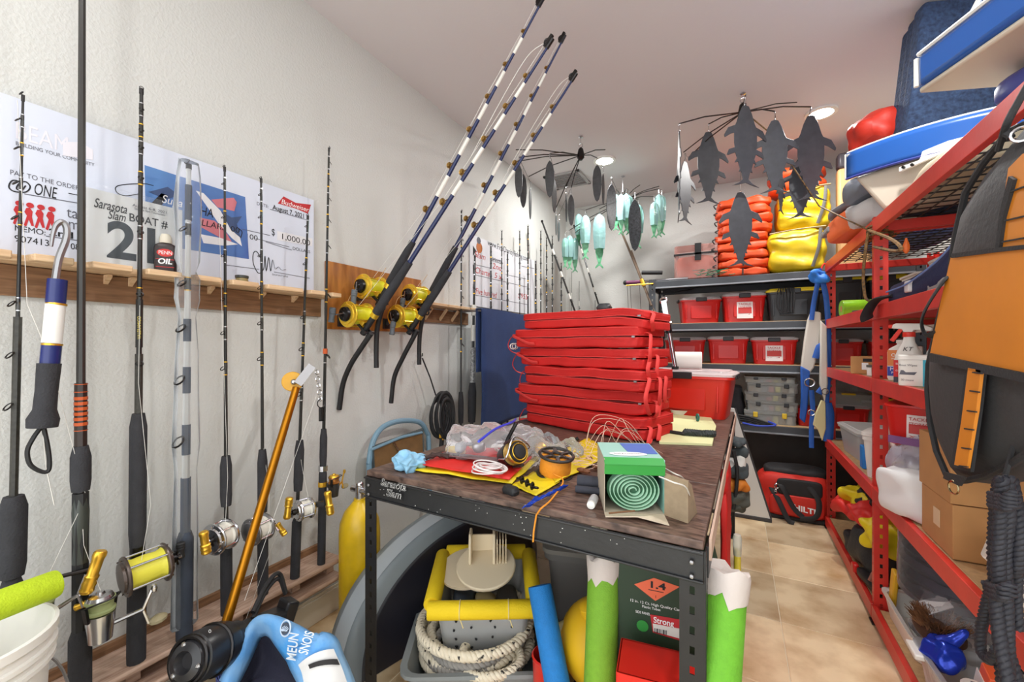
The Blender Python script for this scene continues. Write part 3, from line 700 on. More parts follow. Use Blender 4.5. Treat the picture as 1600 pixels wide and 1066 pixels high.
for px, pt, lb in ((875, 430, 'first fine rod upright against the back wall'), (893, 425, 'second fine rod upright against the back wall'), (905, 440, 'third fine rod upright against the back wall'), (930, 470, 'short pale rod against the back wall')):
    b = PY(px, pt, 4.82); a = V((b.x, 4.8, 0)); lean(lb, a, b, .006, .003, 5)
a = PY(1006, 445, 4.25)
for px, py, lb in ((962, 340, 'brown dredge pole leaning up from the grey shelf corner, longer one'), (986, 392, 'brown dredge pole leaning up from the grey shelf corner, shorter one')):
    b = PY(px, py, 4.3); p = V((b.x+(a.x-b.x)*1.6, 4.19, b.z+(a.z-b.z)*1.6))
    t = thing('dredge_pole', lb, 'pole', p); part(G().tube([p, b], .011, 8), 'pole', M('brown_pole', (110, 92, 76), .5), t); part(G().cyl(lerp(p, b, .36), lerp(p, b, .42), .02), 'brass_collar', GOLD, t)
# ================================================================ lure rigs hung from the ceiling
LUREB = M('black_vinyl', (74, 76, 82), .42, var=.3, vs=20)
WIRE = M('rig_wire', (72, 68, 66), .35, .9)
def hub_rig(label, c, ends, n):
    t = thing('umbrella_rig', label, 'fishing rig', c, 'wire umbrella rigs under the ceiling')
    c = V(c)
    g = G().lathe([(.004, .055), (.02, .04), (.028, 0), (.03, -.03), (.012, -.05)], c, n=12); part(g, 'hub', DARKMETAL, t)
    g = G().ring(c+V((0, 0, .07)), (0, 1, 0), .016, .003).cyl(c+V((0, 0, .085)), (c.x, c.y, ZC), .003, n=6).ball((c.x, c.y, ZC-.008), (.02, .02, .008), 10)
    part(g, 'ceiling_hook', CHROME, t)
    for e in ends:
        e = V(e); part(G().tube([c-V((0, 0, .01)), lerp(c, e, .6)+V((0, 0, .012)), e], .0042, 6), 'arm', WIRE, t)
    return c
def fac(Y, yaw=0):
    """sideways direction for a lure that turns by yaw from facing the aisle"""
    a = YAW+rad(yaw); return V((cos(a), sin(a), 0))
TUNA = [(0, 1), (.045, .99), (.09, .9), (.13, .78), (.15, .74), (.25, .70), (.31, .60), (.30, .57), (.21, .625), (.165, .64), (.165, .52), (.155, .46), (.24, .43), (.27, .36), (.25, .355), (.15, .395), (.125, .33), (.16, .27), (.11, .285), (.085, .2), (.1, .16), (.065, .17), (.04, .075), (.09, .03), (.2, -.02), (.1, .0), (0, .03)]
def lure(name, label, p, q, Y, yaw, outline, m, wmul, group, extra=None):
    a, b = PY(p[0], p[1], Y), PY(q[0], q[1], Y); L = a.z-b.z; s = fac(Y, yaw)
    mid = V(((a.x+b.x)/2, Y, b.z))
    t = thing(name, label, 'lure', mid, group)
    poly = [(x*L*wmul, z*L) for x, z in outline]+[(-x*L*wmul, z*L) for x, z in reversed(outline) if x > 0]
    part(G().prism(poly, mid-s.cross(V((0, 0, 1)))*.003, s, (0, 0, 1), .006), 'body', m, t, bev=.0015, seg=1)
    h = V((mid.x, Y, a.z))
    part(G().ring(h+V((0, 0, .006)), s, .008, .0018, 8, 4).tube([h+V((0, 0, .014)), h+V((0, 0, .045))], .0022, 5).ring(h+V((0, 0, .05)), s, .006, .0018, 8, 4), 'snap_swivel', CHROME, t)
    if extra: extra(t, mid, s, L)
    return h+V((0, 0, .055))
TG = 'black tuna silhouettes under the rig'
E3 = []
for p, q, Y, yaw, lb in (((1058, 207), (1064, 338), 2.98, 72, 'black tuna silhouette turned edge-on at the far left of the rig'),
                         ((1071, 252), (1070, 347), 3.08, 35, 'black tuna silhouette half turned behind the edge-on one'),
                         ((1107, 206), (1107, 317), 3.35, 8, 'small black tuna silhouette second from the left, facing front'),
                         ((1168, 164), (1162, 290), 3.0, 12, 'highest black tuna silhouette right under the rig hub'),
                         ((1157, 300), (1157, 415), 3.1, -5, 'lowest black tuna silhouette hanging over the orange vests'),
                         ((1209, 188), (1212, 300), 3.12, -8, 'black tuna silhouette right of the hub, upper one'),
                         ((1222, 262), (1218, 332), 3.3, 40, 'black tuna silhouette half hidden low behind the upper one'),
                         ((1268, 180), (1266, 312), 3.3, -4, 'largest black tuna silhouette below the right ceiling light'),
                         ((1251, 248), (1250, 340), 3.42, -20, 'black tuna silhouette with white tag over the yellow bags')):
    E3.append(lure('tuna_lure', lb, p, q, Y, yaw, TUNA, LUREB, 1.0 if lb[0] != 'l' else .92, TG))
c3 = V((.04, 3.2, 2.98))
arms = [V((E3[0].x, E3[0].y, E3[0].z)), E3[2], E3[3]+V((0, 0, .01)), E3[5], E3[7], PY(1245, 160, 3.45), PY(1076, 246, 3.4), PY(1068, 238, 3.5), PY(1285, 330, 3.0)+V((-.02, 0, .0))]
hub_rig('wire umbrella rig carrying black tuna silhouettes near the orange vests', c3, arms[:-1], 0)
for i, (hd, tg) in enumerate(((E3[1], arms[6]), (E3[4], c3+V((0, 0, -.05))), (E3[6], E3[5]), (E3[8], E3[7]))):
    solo(G().tube([hd, lerp(hd, tg, .5)+V((0, 0, -.01)), tg], .0018, 5), 'leader_line', WIRE, 'leader wire holding the %s lower black tuna silhouette' % ('far left', 'lowest', 'half hidden', 'tagged')[i], 'line')
LEAF = [(0, 1), (.04, .96), (.09, .85), (.115, .65), (.115, .45), (.09, .2), (.05, .06), (0, 0)]
LG = 'dark leaf shaped lures under the rig'
DK = M('dark_leaf', (70, 72, 74), .42, var=.4, vs=40); SPK = M('speckled_leaf', (70, 76, 82), .35, col2=(28, 32, 36), vs=60)
E1 = []
for i, (p, q, Y, yaw) in enumerate((((810, 257), (811, 309), 2.9, 20), ((817, 272), (818, 325), 2.98, 30), ((828, 295), (829, 343), 3.1, 70), ((859, 251), (859, 309), 2.95, 5), ((866, 280), (866, 333), 3.05, 50), ((885, 302), (885, 347), 3.2, 70), ((892, 304), (893, 353), 3.25, 25), ((869, 334), (869, 368), 3.5, 70), ((873, 345), (873, 378), 3.55, 60), ((931, 258), (935, 315), 3.3, -10), ((942, 272), (943, 320), 3.4, 60))):
    E1.append(lure('leaf_lure', 'slim dark leaf lure, number %s from the left under the rig' % ('one', 'two', 'three', 'four', 'five', 'eight', 'nine', 'six', 'seven', 'ten', 'eleven')[i], p, q, Y, yaw, LEAF, DK, 1.05, LG))
for p, q, Y, yaw, lb in (((958, 287), (953, 361), 3.75, 25, 'large speckled leaf lure left of the pale squid skirts'), ((996, 311), (988, 393), 3.7, 10, 'large speckled leaf lure hanging lowest among the green lures')):
    E1.append(lure('leaf_lure', lb, p, q, Y, yaw, LEAF, SPK, 1.15, 'large speckled leaf lures'))
c1_ = V((-1.11, 3.24, 2.955))
hub_rig('wire umbrella rig with slim dark leaf lures near the left wall', c1_, [E1[0], PY(806, 234, 2.9), E1[3], PY(816, 251, 3.05), PY(826, 276, 3.2), E1[5], E1[6], PY(946, 234, 3.3), E1[9], E1[7]], 0)
for i in (1, 2, 4, 8, 10, 11, 12):
    h = E1[i]; e = min([E1[0], E1[3], E1[5], E1[9], E1[6]] if i < 11 else [V((-1.0, 4.2, 2.83))], key=lambda v: (v-h).length)
    solo(G().tube([h, e], .0015, 5), 'leader_line', WIRE, 'leader wire holding the %s leaf lure' % ('second slim', 'third slim', 'fifth slim', 'seventh slim', 'last slim', 'left large speckled', 'right large speckled')[(1, 2, 4, 8, 10, 11, 12).index(i)], 'line')
GRN = M('green_lure', (58, 128, 84), .35, col2=(120, 190, 150), vs=25); AQUA = clear('aqua_skirt', (190, 236, 240), .3, .15)
GL = [(0, 1), (.05, .95), (.075, .8), (.075, .55), (.06, .4), (.065, .3), (.04, .18), (.02, .1), (.07, .02), (.06, 0), (0, .06)]
def skirt(t, mid, s, L):
    n_ = s.cross(V((0, 0, 1)))
    Ls = []
    for r, z in ((.02, 1.0), (.075, .94), (.1, .8), (.1, .6), (.085, .36)):
        Ls.append([mid+V((0, 0, L*z))+(s*cos(2*pi*j/10)+n_*sin(2*pi*j/10))*L*r*(1+.18*(j % 2)) for j in range(10)])
    g = G().loops(Ls, True, False); part(g, 'skirt', AQUA, t, ang=60)
E2 = []
for i, (p, q, yaw) in enumerate((((882, 372), (884, 419), 10), ((891, 368), (889, 422), 0), ((898, 372), (899, 426), -15), ((902, 335), (906, 386), 10), ((914, 337), (915, 406), 0), ((921, 340), (912, 395), 30), ((938, 335), (935, 420), 5), ((963, 304), (962, 361), 0), ((970, 304), (971, 368), 25), ((979, 303), (978, 364), -10), ((984, 306), (982, 368), 5), ((998, 320), (997, 389), 10), ((1024, 316), (1020, 373), 0), ((1031, 304), (1028, 371), 15), ((1034, 306), (1034, 368), -10))):
    Y = 4.05+.04*(i % 4)
    nm = ('lowest left cluster', 'upper left cluster', 'single one', 'middle cluster', 'right cluster')[0 if i < 3 else 1 if i < 6 else 2 if i < 7 else 3 if i < 12 else 4]
    k_ = i-(0, 3, 6, 7, 12)[0 if i < 3 else 1 if i < 6 else 2 if i < 7 else 3 if i < 12 else 4]
    lb = 'green fish lure in aqua skirt, %s of the %s' % (('leftmost', 'second from left', 'third from left', 'fourth from left', 'fifth from left')[k_], nm) if i != 6 else 'long green fish lure in aqua skirt hanging by itself'
    E2.append(lure('squid_lure', lb, p, q, Y, yaw, GL, GRN, 1.15, 'green lures in aqua skirts', skirt))
c2_ = V((-1.0, 4.2, 2.86))
hub_rig('wire umbrella rig with green skirted lures below the back left ceiling light', c2_, [E2[1], E2[2], E2[4], E2[6], E2[7], E2[9], E2[11], E2[13], E2[12], PY(1000, 289, 4.3), PY(1030, 291, 4.2)], 0)
for i in (0, 3, 5, 8, 10, 14):
    j = {0: 1, 3: 4, 5: 4, 8: 7, 10: 9, 14: 13}[i]
    solo(G().tube([E2[i], E2[j]], .0014, 5), 'leader_line', WIRE, 'leader wire tying the %s green lure to its neighbour' % {0: 'first', 3: 'fourth', 5: 'sixth', 8: 'ninth', 10: 'eleventh', 14: 'last'}[i], 'line')

# ================================================================ steel shelving
def ladder(g, o, u, wd, H, hole, pitch, hh, t):
    """perforated flat strip from o, width along u, going up H: real slots between rungs"""
    o, u = V(o), V(u).normalized(); n = u.cross(V((0, 0, 1)))
    R = Mx((u, n, V((0, 0, 1)))).transposed(); e = (wd-hole)/2
    for a in (e/2, wd-e/2): g.box(o+u*a+V((0, 0, H/2)), (e, t, H), R)
    z = pitch/2-hh/2; zz = 0
    while zz < H:
        top = min(zz+pitch-hh, H); g.box(o+u*wd/2+V((0, 0, (zz+top)/2)), (hole, t, top-zz), R); zz += pitch
    return g
def post(par, x, y, H, sx, sy, m, w1=.06, w2=.035):
    g = G(); ladder(g, (x, y, 0), (sx, 0, 0), w1, H, .012, .05, .02, .003)
    ladder(g, (x, y, 0), (0, sy, 0), w2, H, .008, .05, .016, .003)
    g.box((x+sx*w1/2, y+sy*w2/2, .006), (w1, w2, .012)) ; return part(g, 'post', m, par)
gs_ = thing('grey_shelving', 'dark grey steel shelving unit against the back wall', 'shelving', (0, 4.2, 0))
GXL, GXR, GYF, GYB = -.745, 1.25, 4.2, 4.8
for x, sx in ((GXL, 1), (GXR, -1)):
    for y, sy in ((GYF, 1), (GYB, -1)): post(gs_, x, y, 2.04, sx, sy, GREYSTEEL)
LIP = M('pale_grey_lip', (140, 144, 150), .4, .3)  # lower lip of each front beam, a lighter grey than the beam
GLV = (2.02, 1.61, 1.235, .715)
for z in GLV:
    for y in (GYF, GYB):
        part(G().b2((GXL+.06, y-.008, z-.07), (GXR-.06, y+.008, z-.004)), 'beam', GREYSTEEL, gs_, bev=.003)
    part(G().b2((GXL+.06, GYF-.016, z-.074), (GXR-.06, GYF-.008, z-.06)), 'beam_lip', LIP, gs_, bev=.002)
    for x in (GXL, GXR): part(G().b2((x-.008, GYF+.03, z-.06), (x+.008, GYB-.03, z-.004)), 'side_beam', GREYSTEEL, gs_, bev=.002)
    part(G().b2((GXL+.01, GYF+.01, z-.012), (GXR-.01, GYB-.01, z)), 'shelf_board', PARTICLE if z < 1.7 else GREYSTEEL, gs_, bev=.001)
for x0, x1 in ((GXL+.1, GXL+.25),): part(G().bar((x0, GYF+.1, 1.9), (x1+.1, GYB-.1, 1.99), .03, .01), 'brace', GREYSTEEL, gs_)

rk = thing('red_shelving', 'tall red steel shelving of two bays along the right wall', 'shelving', (.9, 2.7, 0))
RF, RB = .615, 1.24
RY = (3.97, 2.72, 1.43)
for y, sy in zip(RY, (-1, 1, 1)):
    for x, sx in ((RF, 1), (RB, -1)): post(rk, x, y, 2.05, sx, sy, REDSTEEL, .055, .03)
RLV = (2.03, 1.597, 1.235, .69, .09)
for a, b in ((RY[0], RY[1]), (RY[1], RY[2])):
    for z in RLV:
        for x in (RF, RB):
            part(G().b2((x-.012, b+.004, z-.068), (x+.012, a-.004, z)).b2((x-.012, b+.004, z-.012), (x+.02, a-.004, z-.008)), 'beam', REDSTEEL, rk, bev=.003)
        for y in (a-.02, b+.035): part(G().b2((RF+.02, y-.012, z-.062), (RB-.02, y+.012, z-.014)), 'cross_bar', REDSTEEL, rk, bev=.002)
        if z < 2:
            part(G().b2((RF+.013, b+.06, z-.016), (RB-.013, a-.04, z-.001)), 'shelf_board', PARTICLE, rk, bev=.001)
    g = G()
    for i in range(9):
        x = RF+.04+i*(RB-RF-.08)/8; g.tube([(x, b, 2.032), (x, a, 2.032)], .0035, 5)
    n = 16
    for i in range(n): y = b+.03+(a-b-.06)*i/(n-1); g.tube([(RF, y, 2.038), (RB, y, 2.038)], .0035, 5)
    part(g, 'wire_deck', BLACKSTEEL, rk)
for y in RY: part(G().box((RF+.02, y, .004), (.07, .06, .008)), 'foot_plate', BLACKSTEEL, rk)

# ---------------------------------------------------------------- containers
def tote(name, label, cat, c, w_, d_, h, R=None, m=None, lid=None, group=None, handle=True, lab=None, ribs=True, lm=None):
    """tapered storage box with rim, lid, end latches and a pressed front panel"""
    c = V(c); R = R or Mx.Identity(3); t = thing(name, label, cat, c, group); r = min(w_, d_)*.12
    part(G().tub([(w_*.84, d_*.84, r, 0), (w_*.95, d_*.95, r, h*.8), (w_*.955, d_*.955, r, h*.82), (w_, d_, r, h*.83), (w_, d_, r, h*.88)], c, R), 'body', m, t)
    if ribs:
        q = c+R @ V((0, -d_*.458, h*.42)); tl = Mx.Rotation(rad(-4), 3, 'X')
        part(G().box(q, (w_*.5, .012, h*.5), R @ tl), 'front_panel', m, t, bev=.005)
        for sx in (-.36, .36): part(G().box(c+R @ V((sx*w_, -d_*.465, h*.45)), (.012, .012, h*.6), R @ tl), 'rib', m, t, bev=.003)
    if lid is not None:
        part(G().tub([(w_*1.01, d_*1.01, r, h*.885), (w_*1.02, d_*1.02, r, h*.93), (w_*.96, d_*.96, r, h*.97), (w_*.9, d_*.88, r, h*.975), (w_*.88, d_*.86, r, h)], c, R), 'lid', lid, t)
    if handle:
        hm = lm or M('latch_black', (34, 34, 38), .45)
        g = G().box(c+R @ V((0, -d_*.515, h*.9)), (w_*.26, .018, h*.15), R)
        part(g, 'latch', hm, t, bev=.005)
        for sx in (-1, 1): part(G().box(c+R @ V((sx*w_*.5, 0, h*.88)), (.03, d_*.45, h*.1), R), 'end_handle', hm, t, bev=.006)
    if lab:
        q = c+R @ V((0, -d_*.475, h*.4)); x_ = R @ V((1, 0, 0))
        part(G().box(q, (w_*.36, .016, h*.56), R @ Mx.Rotation(rad(-5), 3, 'X')), 'label', M('white_label', (232, 222, 220), .6), t)
        o = R @ V((0, -.011, 0))
        part(G().box(q+o*.85+V((0, 0, -.01*h)), (w_*.3, .003, h*.2), R @ Mx.Rotation(rad(-5), 3, 'X')), 'label_print', M('label_red', (196, 60, 56), .6), t)
        for i, s_ in enumerate(lab):
            text(s_, REDINK, t, q-x_*w_*.15+V((0, 0, h*(.17-.11*i if i < 2 else -.2)))+o*1.05, x_, (0, 0, 1), width=w_*.28, size=h*.07)
    return t
REDP = M('red_plastic', (206, 32, 28), .35, var=.12); REDLID = M('red_lid', (196, 70, 66), .3); CLID = clear('clear_lid', (235, 225, 225), .45, .2)
BLKP = M('black_plastic', (38, 40, 44), .4); YELP = M('yellow_plastic', (228, 200, 40), .4)
def Yat(px, py, Y): return PY(px, py, Y)
def bin_between(label, pl, pr, pyb, pyt, Y, z, lab=None, group='red lidded tool bins on the grey shelving', m=REDP, lid=CLID, ang=0, d_=.26, **k):
    a, b = PY(pl, pyb, Y), PY(pr, pyb, Y); w_ = b.x-a.x; dd = depth((a+b)/2); h = (pyb-pyt)*dd/FPX
    return tote('tool_bin', label, 'bin', ((a.x+b.x)/2, Y+d_/2, z), w_, d_, h, R=RZ(rad(ang)), m=m, lid=lid, group=group, lab=lab, **k)
bin_between('red lidded bin, left one on the second grey shelf', 1058, 1124, 500, 459, 4.26, 1.611, ang=14)
bin_between('red lidded bin with white printed label on the second grey shelf', 1126, 1196, 501, 455, 4.26, 1.611, lab=('TACKLE', 'STORAGE', 'x 4'), ang=8)
tb = bin_between('black bin with yellow lid and hanging cord coil on the second grey shelf', 1197, 1285, 501, 449, 4.26, 1.611, m=BLKP, lid=YELP, group=None, lm=BLKP)
p = PY(1228, 452, 4.235); g = G()
for i in range(7):
    x = p.x-.05+i*.016; g.tube(spline([(x, 4.232-.002*(i % 3), p.z+.01), (x-.02+.006*i, 4.222, p.z-.05), (x-.015+.004*i, 4.225, p.z-.16), (x+.02-.002*i, 4.222, p.z-.2), (x+.03-.004*i, 4.224, p.z-.1), (x+.01, 4.23, p.z+.01)], 5), .0045, 5)
solo(g, 'cord_coil', BLACK, 'black cord coil hanging over the front of the yellow lidded bin', 'cord')
bin_between('red lidded bin behind the chrome rod on the third grey shelf', 1036, 1101, 567, 527, 4.26, 1.236, ang=6)
bin_between('red lidded bin with small white sticker on the third grey shelf', 1104, 1169, 567, 524, 4.26, 1.236, ang=5)
bin_between('red lidded bin with printed label on the third grey shelf', 1173, 1248, 567, 524, 4.26, 1.236, lab=('TACKLE', 'STORAGE', 'x 4'), ang=0)
bin_between('red lidded bin seen behind the red rack on the third grey shelf, left one', 1290, 1352, 572, 530, 4.26, 1.236, ang=-4)
bin_between('red lidded bin seen behind the red rack on the third grey shelf, right one', 1362, 1440, 574, 530, 4.26, 1.236, ang=-4)
bin_between('black bin with yellow lid seen behind the red rack, left one', 1297, 1352, 500, 430, 4.26, 1.611, m=BLKP, lid=YELP, group='yellow lidded bins behind the red rack', lm=BLKP)
bin_between('black bin with yellow lid seen behind the red rack, right one', 1358, 1425, 500, 430, 4.26, 1.611, m=BLKP, lid=YELP, group='yellow lidded bins behind the red rack', lm=BLKP)
bin_between('low red bin behind the red rack on the low grey shelf', 1292, 1362, 690, 652, 4.26, .716, group=None)
for i, px in enumerate((1327, 1392)):
    a = PY(px, 640, 4.26); tote('organiser_box', ('left', 'right')[i]+' clear organiser with yellow latch behind the red rack on the low grey shelf', 'tackle box', (a.x, 4.42, .716+.197 if i == 0 else .717), .36, .26, .1 if i == 0 else .27, m=clear('tackle_clear', (222, 226, 222), .3, .2), handle=True, lm=M('latch_yellow', (226, 190, 40), .4), ribs=False)
p = PY(1135, 548, 4.243)

# top of grey shelving
VORG = M('orange_nylon', (232, 84, 34), .5, var=.2, vs=9, bump=.35, bs=22)
VYEL = M('yellow_vinyl', (222, 190, 20), .4, var=.15, vs=8, bump=1.0, bs=11)
STR = M('grey_strap', (92, 90, 86), .7)
rp_ = random.Random(3)
ordn = ('bottom', 'second from bottom', 'third from bottom', 'fourth from bottom', 'fifth from bottom', 'sixth from bottom', 'third from top', 'second from top', 'topmost')
a, b = PY(1118, 428, 4.25), PY(1205, 424, 4.25); hh = (2.74-2.025)/9
for i in range(9):
    z = 2.022+hh*(i+.5); xo = rp_.uniform(-.015, .015); cx = (a.x+b.x)/2+xo; w_ = (b.x-a.x)
    t = thing('life_vest', 'folded orange life vest, %s of the tall orange stack' % ordn[i], 'life vest', (cx, 4.45, z-hh/2), 'orange life vests stacked on the grey shelving')
    part(G().pillow((cx, 4.45, z), (w_, .38, hh*1.03), RZ(rad(rp_.uniform(-4, 4))), p=5, n=12, amp=.02, freq=12, seed=i), 'body', VORG, t, ang=60)
    part(G().box((cx+.01, 4.26, z), (.012, .008, hh*.7)), 'strap', M('black_strap', (40, 38, 38), .7), t)
    part(G().tube(spline([(cx-w_*.48, 4.27, z), (cx-w_*.54, 4.24, z-.02), (cx-w_*.5, 4.25, z-.05+.02*(i % 2))], 4), .006, 5), 'tie', M('black_strap', (40, 38, 38), .7), t)
def yel(label, pl, pr, yb, yt, Y, sd):
    a, b = PY(pl, yb, Y), PY(pr, yb, Y); c_ = (a+b)/2; h = (yb-yt)*depth(c_)/FPX
    t = thing('yellow_bag', label, 'bag', (c_.x, Y+.2, a.z), 'yellow vinyl gear bags')
    wv = lambda u: V((0, -.02*(noise.noise(V((u.x*2+sd, u.z*3, sd)))+.6*math.sin(u.z*7+u.x*2)), 0)) if u.y < 0 else V((0, 0, 0))
    part(G().pillow((c_.x, Y+.18, a.z+h/2), (b.x-a.x, .36, h), p=7, n=16, amp=.015, freq=10, seed=sd, wave=wv), 'body', VYEL, t, ang=60)
    part(G().tube(spline([(a.x+.01, Y-.012, a.z+h*.93), (c_.x, Y-.03, a.z+h*.97), (b.x-.01, Y-.012, a.z+h*.99)], 5), .011, 6, flat=.5), 'zip_band', M('zip_band', (196, 176, 140), .6), t)
    part(G().tube(spline([(b.x-.045, Y-.03, a.z+h*.95), (b.x-.06, Y-.042, a.z+h*.5), (b.x-.1, Y-.03, a.z+.02)], 5), .012, 6, flat=.35), 'strap', STR, t)
    return a.z+h
yt = yel('lower yellow vinyl gear bag on the grey shelving', 1200, 1292, 426, 361, 4.24, 1)
yt = yel('upper yellow vinyl gear bag resting on the lower one', 1215, 1300, 361, 298, 4.26, 4)
for i, lb in enumerate(('lower of two orange life vests lying on the yellow bags', 'upper of two orange life vests lying on the yellow bags')):
    z = yt+.055+.11*i; t = thing('life_vest', lb, 'life vest', (.47, 4.45, z-.05), 'orange life vests on the yellow bags')
    part(G().pillow((.47, 4.45, z), (.42, .38, .11), p=3.2, n=8, amp=.02, freq=9, seed=20+i), 'body', VORG, t, ang=60)
    part(G().box((.6, 4.262, z), (.014, .008, .08)), 'strap', STR, t)
a, b = PY(1053, 435, 4.24), PY(1121, 432, 4.24); h = .33; cx = (a.x+b.x)/2
t = thing('vinyl_bag', 'clear vinyl zip bag packed with red gear on the grey shelving', 'bag', (cx, 4.4, 2.022))
part(G().pillow((cx, 4.42, 2.022+.12), (b.x-a.x-.03, .28, .22), p=5, n=10, amp=.03, freq=12, seed=3), 'contents', VORG, t, ang=60)
part(G().b2((a.x, 4.26, 2.0225), (b.x, 4.58, 2.022+h)), 'cover', clear('vinyl_cover', (240, 190, 180), .3), t, bev=.015)
part(G().b2((a.x-.003, 4.25, 2.255), (b.x+.003, 4.258, 2.272)).b2((a.x-.004, 4.255, 2.255), (a.x, 4.58, 2.272)), 'zip', BLACK, t)
part(G().b2((cx-.005, 4.25, 2.2), (cx+.05, 4.256, 2.36)).b2((cx-.005, 4.256, 2.354), (cx+.05, 4.5, 2.36)), 'strap', BLACK, t)
g = G(); rr = random.Random(5)
for i in range(16):
    a_ = PY(1090+rr.uniform(0, 40), 432, 4.3); g.tube(spline([a_+V((rr.uniform(-.12, .12), rr.uniform(-.06, .06), rr.uniform(.0, .06))) for _ in range(5)], 4), .003, 4)
solo(g, 'net', M('green_net', (40, 130, 96), .6), 'tangle of green netting on the grey shelf beside the clear bag', 'net', kind='stuff')
a, b = PY(977, 437, 4.25), PY(1075, 430, 4.25); a.z = b.z = 2.035
t = thing('boat_hook', 'boat pole with a purple grip lying across the grey shelf top', 'pole', a)
part(G().cyl(a+(b-a)*.25, b, .012), 'shaft', STEEL, t); part(G().cyl(a, a+(b-a)*.28, .018), 'grip', M('purple_grip', (120, 60, 96), .6), t); part(G().ball(a, .024, 8), 'tip', BLACK, t)
part(G().cyl(PY(1003, 431, 4.22)+V((0, 0, .03)), PY(1035, 431, 4.22)+V((0, 0, .03)), .02), 'net_handle', BLACK, t)
p = PY(1016, 447, 4.17)
t = thing('rigging_lines', 'bundle of leader lines hung on the grey shelf corner', 'line', p, kind=None)
for dx in (-.22, -.19, -.1, -.02): part(G().tube([p+V((dx, 0, .02)), p+V((dx+.01, 0, -.2)), p+V((dx+.03, .01, -.4))], .002, 5), 'line', WIRE, t)
part(G().cyl(p+V((-.23, 0, .02)), p+V((.03, 0, .02)), .006), 'hanger_bar', GOLD, t)

# lowest grey shelf: tackle boxes and odds
TC = clear('tackle_clear', (222, 226, 222), .2, .2)
def tackle(label, cx, y, z, w_, d_, h, latch, sd):
    t = thing('tackle_box', label, 'tackle box', (cx, y+d_/2, z), 'clear tackle boxes stacked on the low grey shelf')
    part(G().tub([(w_, d_, .015, 0), (w_, d_, .015, h*.72), (w_*1.02, d_*1.02, .015, h*.74), (w_*1.02, d_*1.02, .015, h)], (cx, y+d_/2, z)), 'case', TC, t)
    rr = random.Random(sd); cols = ((150, 120, 80), (190, 180, 160), (90, 90, 100), (170, 60, 50), (200, 190, 80))
    for i in range(7):
        part(G().b2((cx-w_*.46+i*w_*.132, y+.02, z+.004), (cx-w_*.46+i*w_*.132+w_*.1, y+d_*.8, z+h*rr.uniform(.45, .68))), 'lure_tray', M('tray%d' % (i % 5), cols[(i+sd) % 5], .5), t, bev=.003)
    for sx in (-.28, .28): part(G().box((cx+sx*w_, y-.006, z+h*.7), (.035, .012, h*.4)), 'latch', latch, t, bev=.003)
LY = M('latch_yellow', (226, 190, 40), .4)
a, b = PY(1166, 662, 4.24), PY(1245, 664, 4.24); z = .716; cx = (a.x+b.x)/2; w_ = b.x-a.x
for i, (h, lm, lb) in enumerate(((.11, LY, 'bottom clear tackle box with yellow latches'), (.085, BLKP, 'second clear tackle box from the bottom'), (.075, BLKP, 'third clear tackle box, shallow one'), (.085, BLKP, 'fourth clear tackle box, next to top'), (.05, BLKP, 'top clear tackle box of the stack'))):
    tackle(lb+' on the low grey shelf', cx+(.01 if i % 2 else -.008), 4.25, z, w_*(1 if i else 1.03), .28, h, lm, i); z += h+.001
solo(G().pillow((a.x-.1, 4.42, .716+.16), (.16, .3, .32), p=4, n=8, amp=.03, freq=9), 'dry_bag', M('black_cloth', (36, 36, 40), .8, bump=.3), 'black soft bag on the low grey shelf left of the tackle boxes', 'bag', ang=60)
g = G()
for i in range(5): g.tube([PY(1128, 648+4*i, 4.215), PY(1170, 655+3*i, 4.218), PY(1208, 668+i*2, 4.21)], .009, 7)
for v in g.v: v.z += .02
solo(g, 'tube_bundle', BLACK, 'bundle of black tubes lying on the front edge of the low grey shelf', 'tubes')
g = G().tube(spline([PY(1160, 668, 4.19), PY(1185, 673, 4.17), PY(1212, 672, 4.17), PY(1200, 666, 4.19)], 5), .008, 6)
for v in g.v: v.z += .04
solo(g, 'hose', M('blue_hose', (40, 70, 190), .4), 'short blue hose looped on the low grey shelf edge', 'hose')
a = PY(1268, 672, 4.26); tote('red_bucket', 'open red box behind the hanging blue harness on the low grey shelf', 'box', (a.x, 4.4, .716), .2, .26, .17, m=REDP, handle=False, ribs=False)
# dark sheet and white panel, duffel
solo(G().b2((-.02, 4.55, 0), (1.1, 4.57, .62)), 'dark_sheet', M('dark_sheet', (58, 50, 46), .6, var=.3, vs=10), 'large dark brown sheet standing under the grey shelving', 'board', bev=.003)  # dark brown upright sheet set below the lowest grey shelf
tw = thing('white_board', 'white tapered board with dark foot standing beyond the work table', 'board', (-.05, 3.87, 0))
part(G().prism([(-.32, .03), (.238, .03), (-.012, .885), (-.3, .885)], (0, 3.86, 0), (1, 0, 0), (0, 0, 1), -.02), 'board', M('white_laminate', (222, 222, 218), .4), tw, bev=.002)
part(G().bar((.238, 3.87, .03), (-.012, 3.87, .885), .026, .006, (0, 1, 0)), 'edge_trim', M('trim_dark', (60, 58, 60), .5), tw)
part(G().b2((-.32, 3.855, 0), (.25, 3.89, .03)), 'foot_rail', M('trim_dark', (60, 58, 60), .5), tw, bev=.004)
HR = M('red_nylon', (214, 44, 30), .6, var=.15, bump=.3, bs=30); HB = M('black_nylon', (34, 33, 35), .7, bump=.3, bs=40)
t = thing('duffel_bag', 'red and black tool duffel bag with white brand lettering on the tile floor', 'bag', (.42, 4.15, 0))
part(G().pillow((.41, 4.14, .185), (.5, .34, .37), p=4.5, n=12, amp=.02, freq=7, seed=2), 'body', HR, t, ang=60)
part(G().pillow((.43, 4.14, .36), (.44, .24, .1), p=3, n=10, amp=.015, freq=9, seed=5), 'top_flap', HB, t, ang=60)
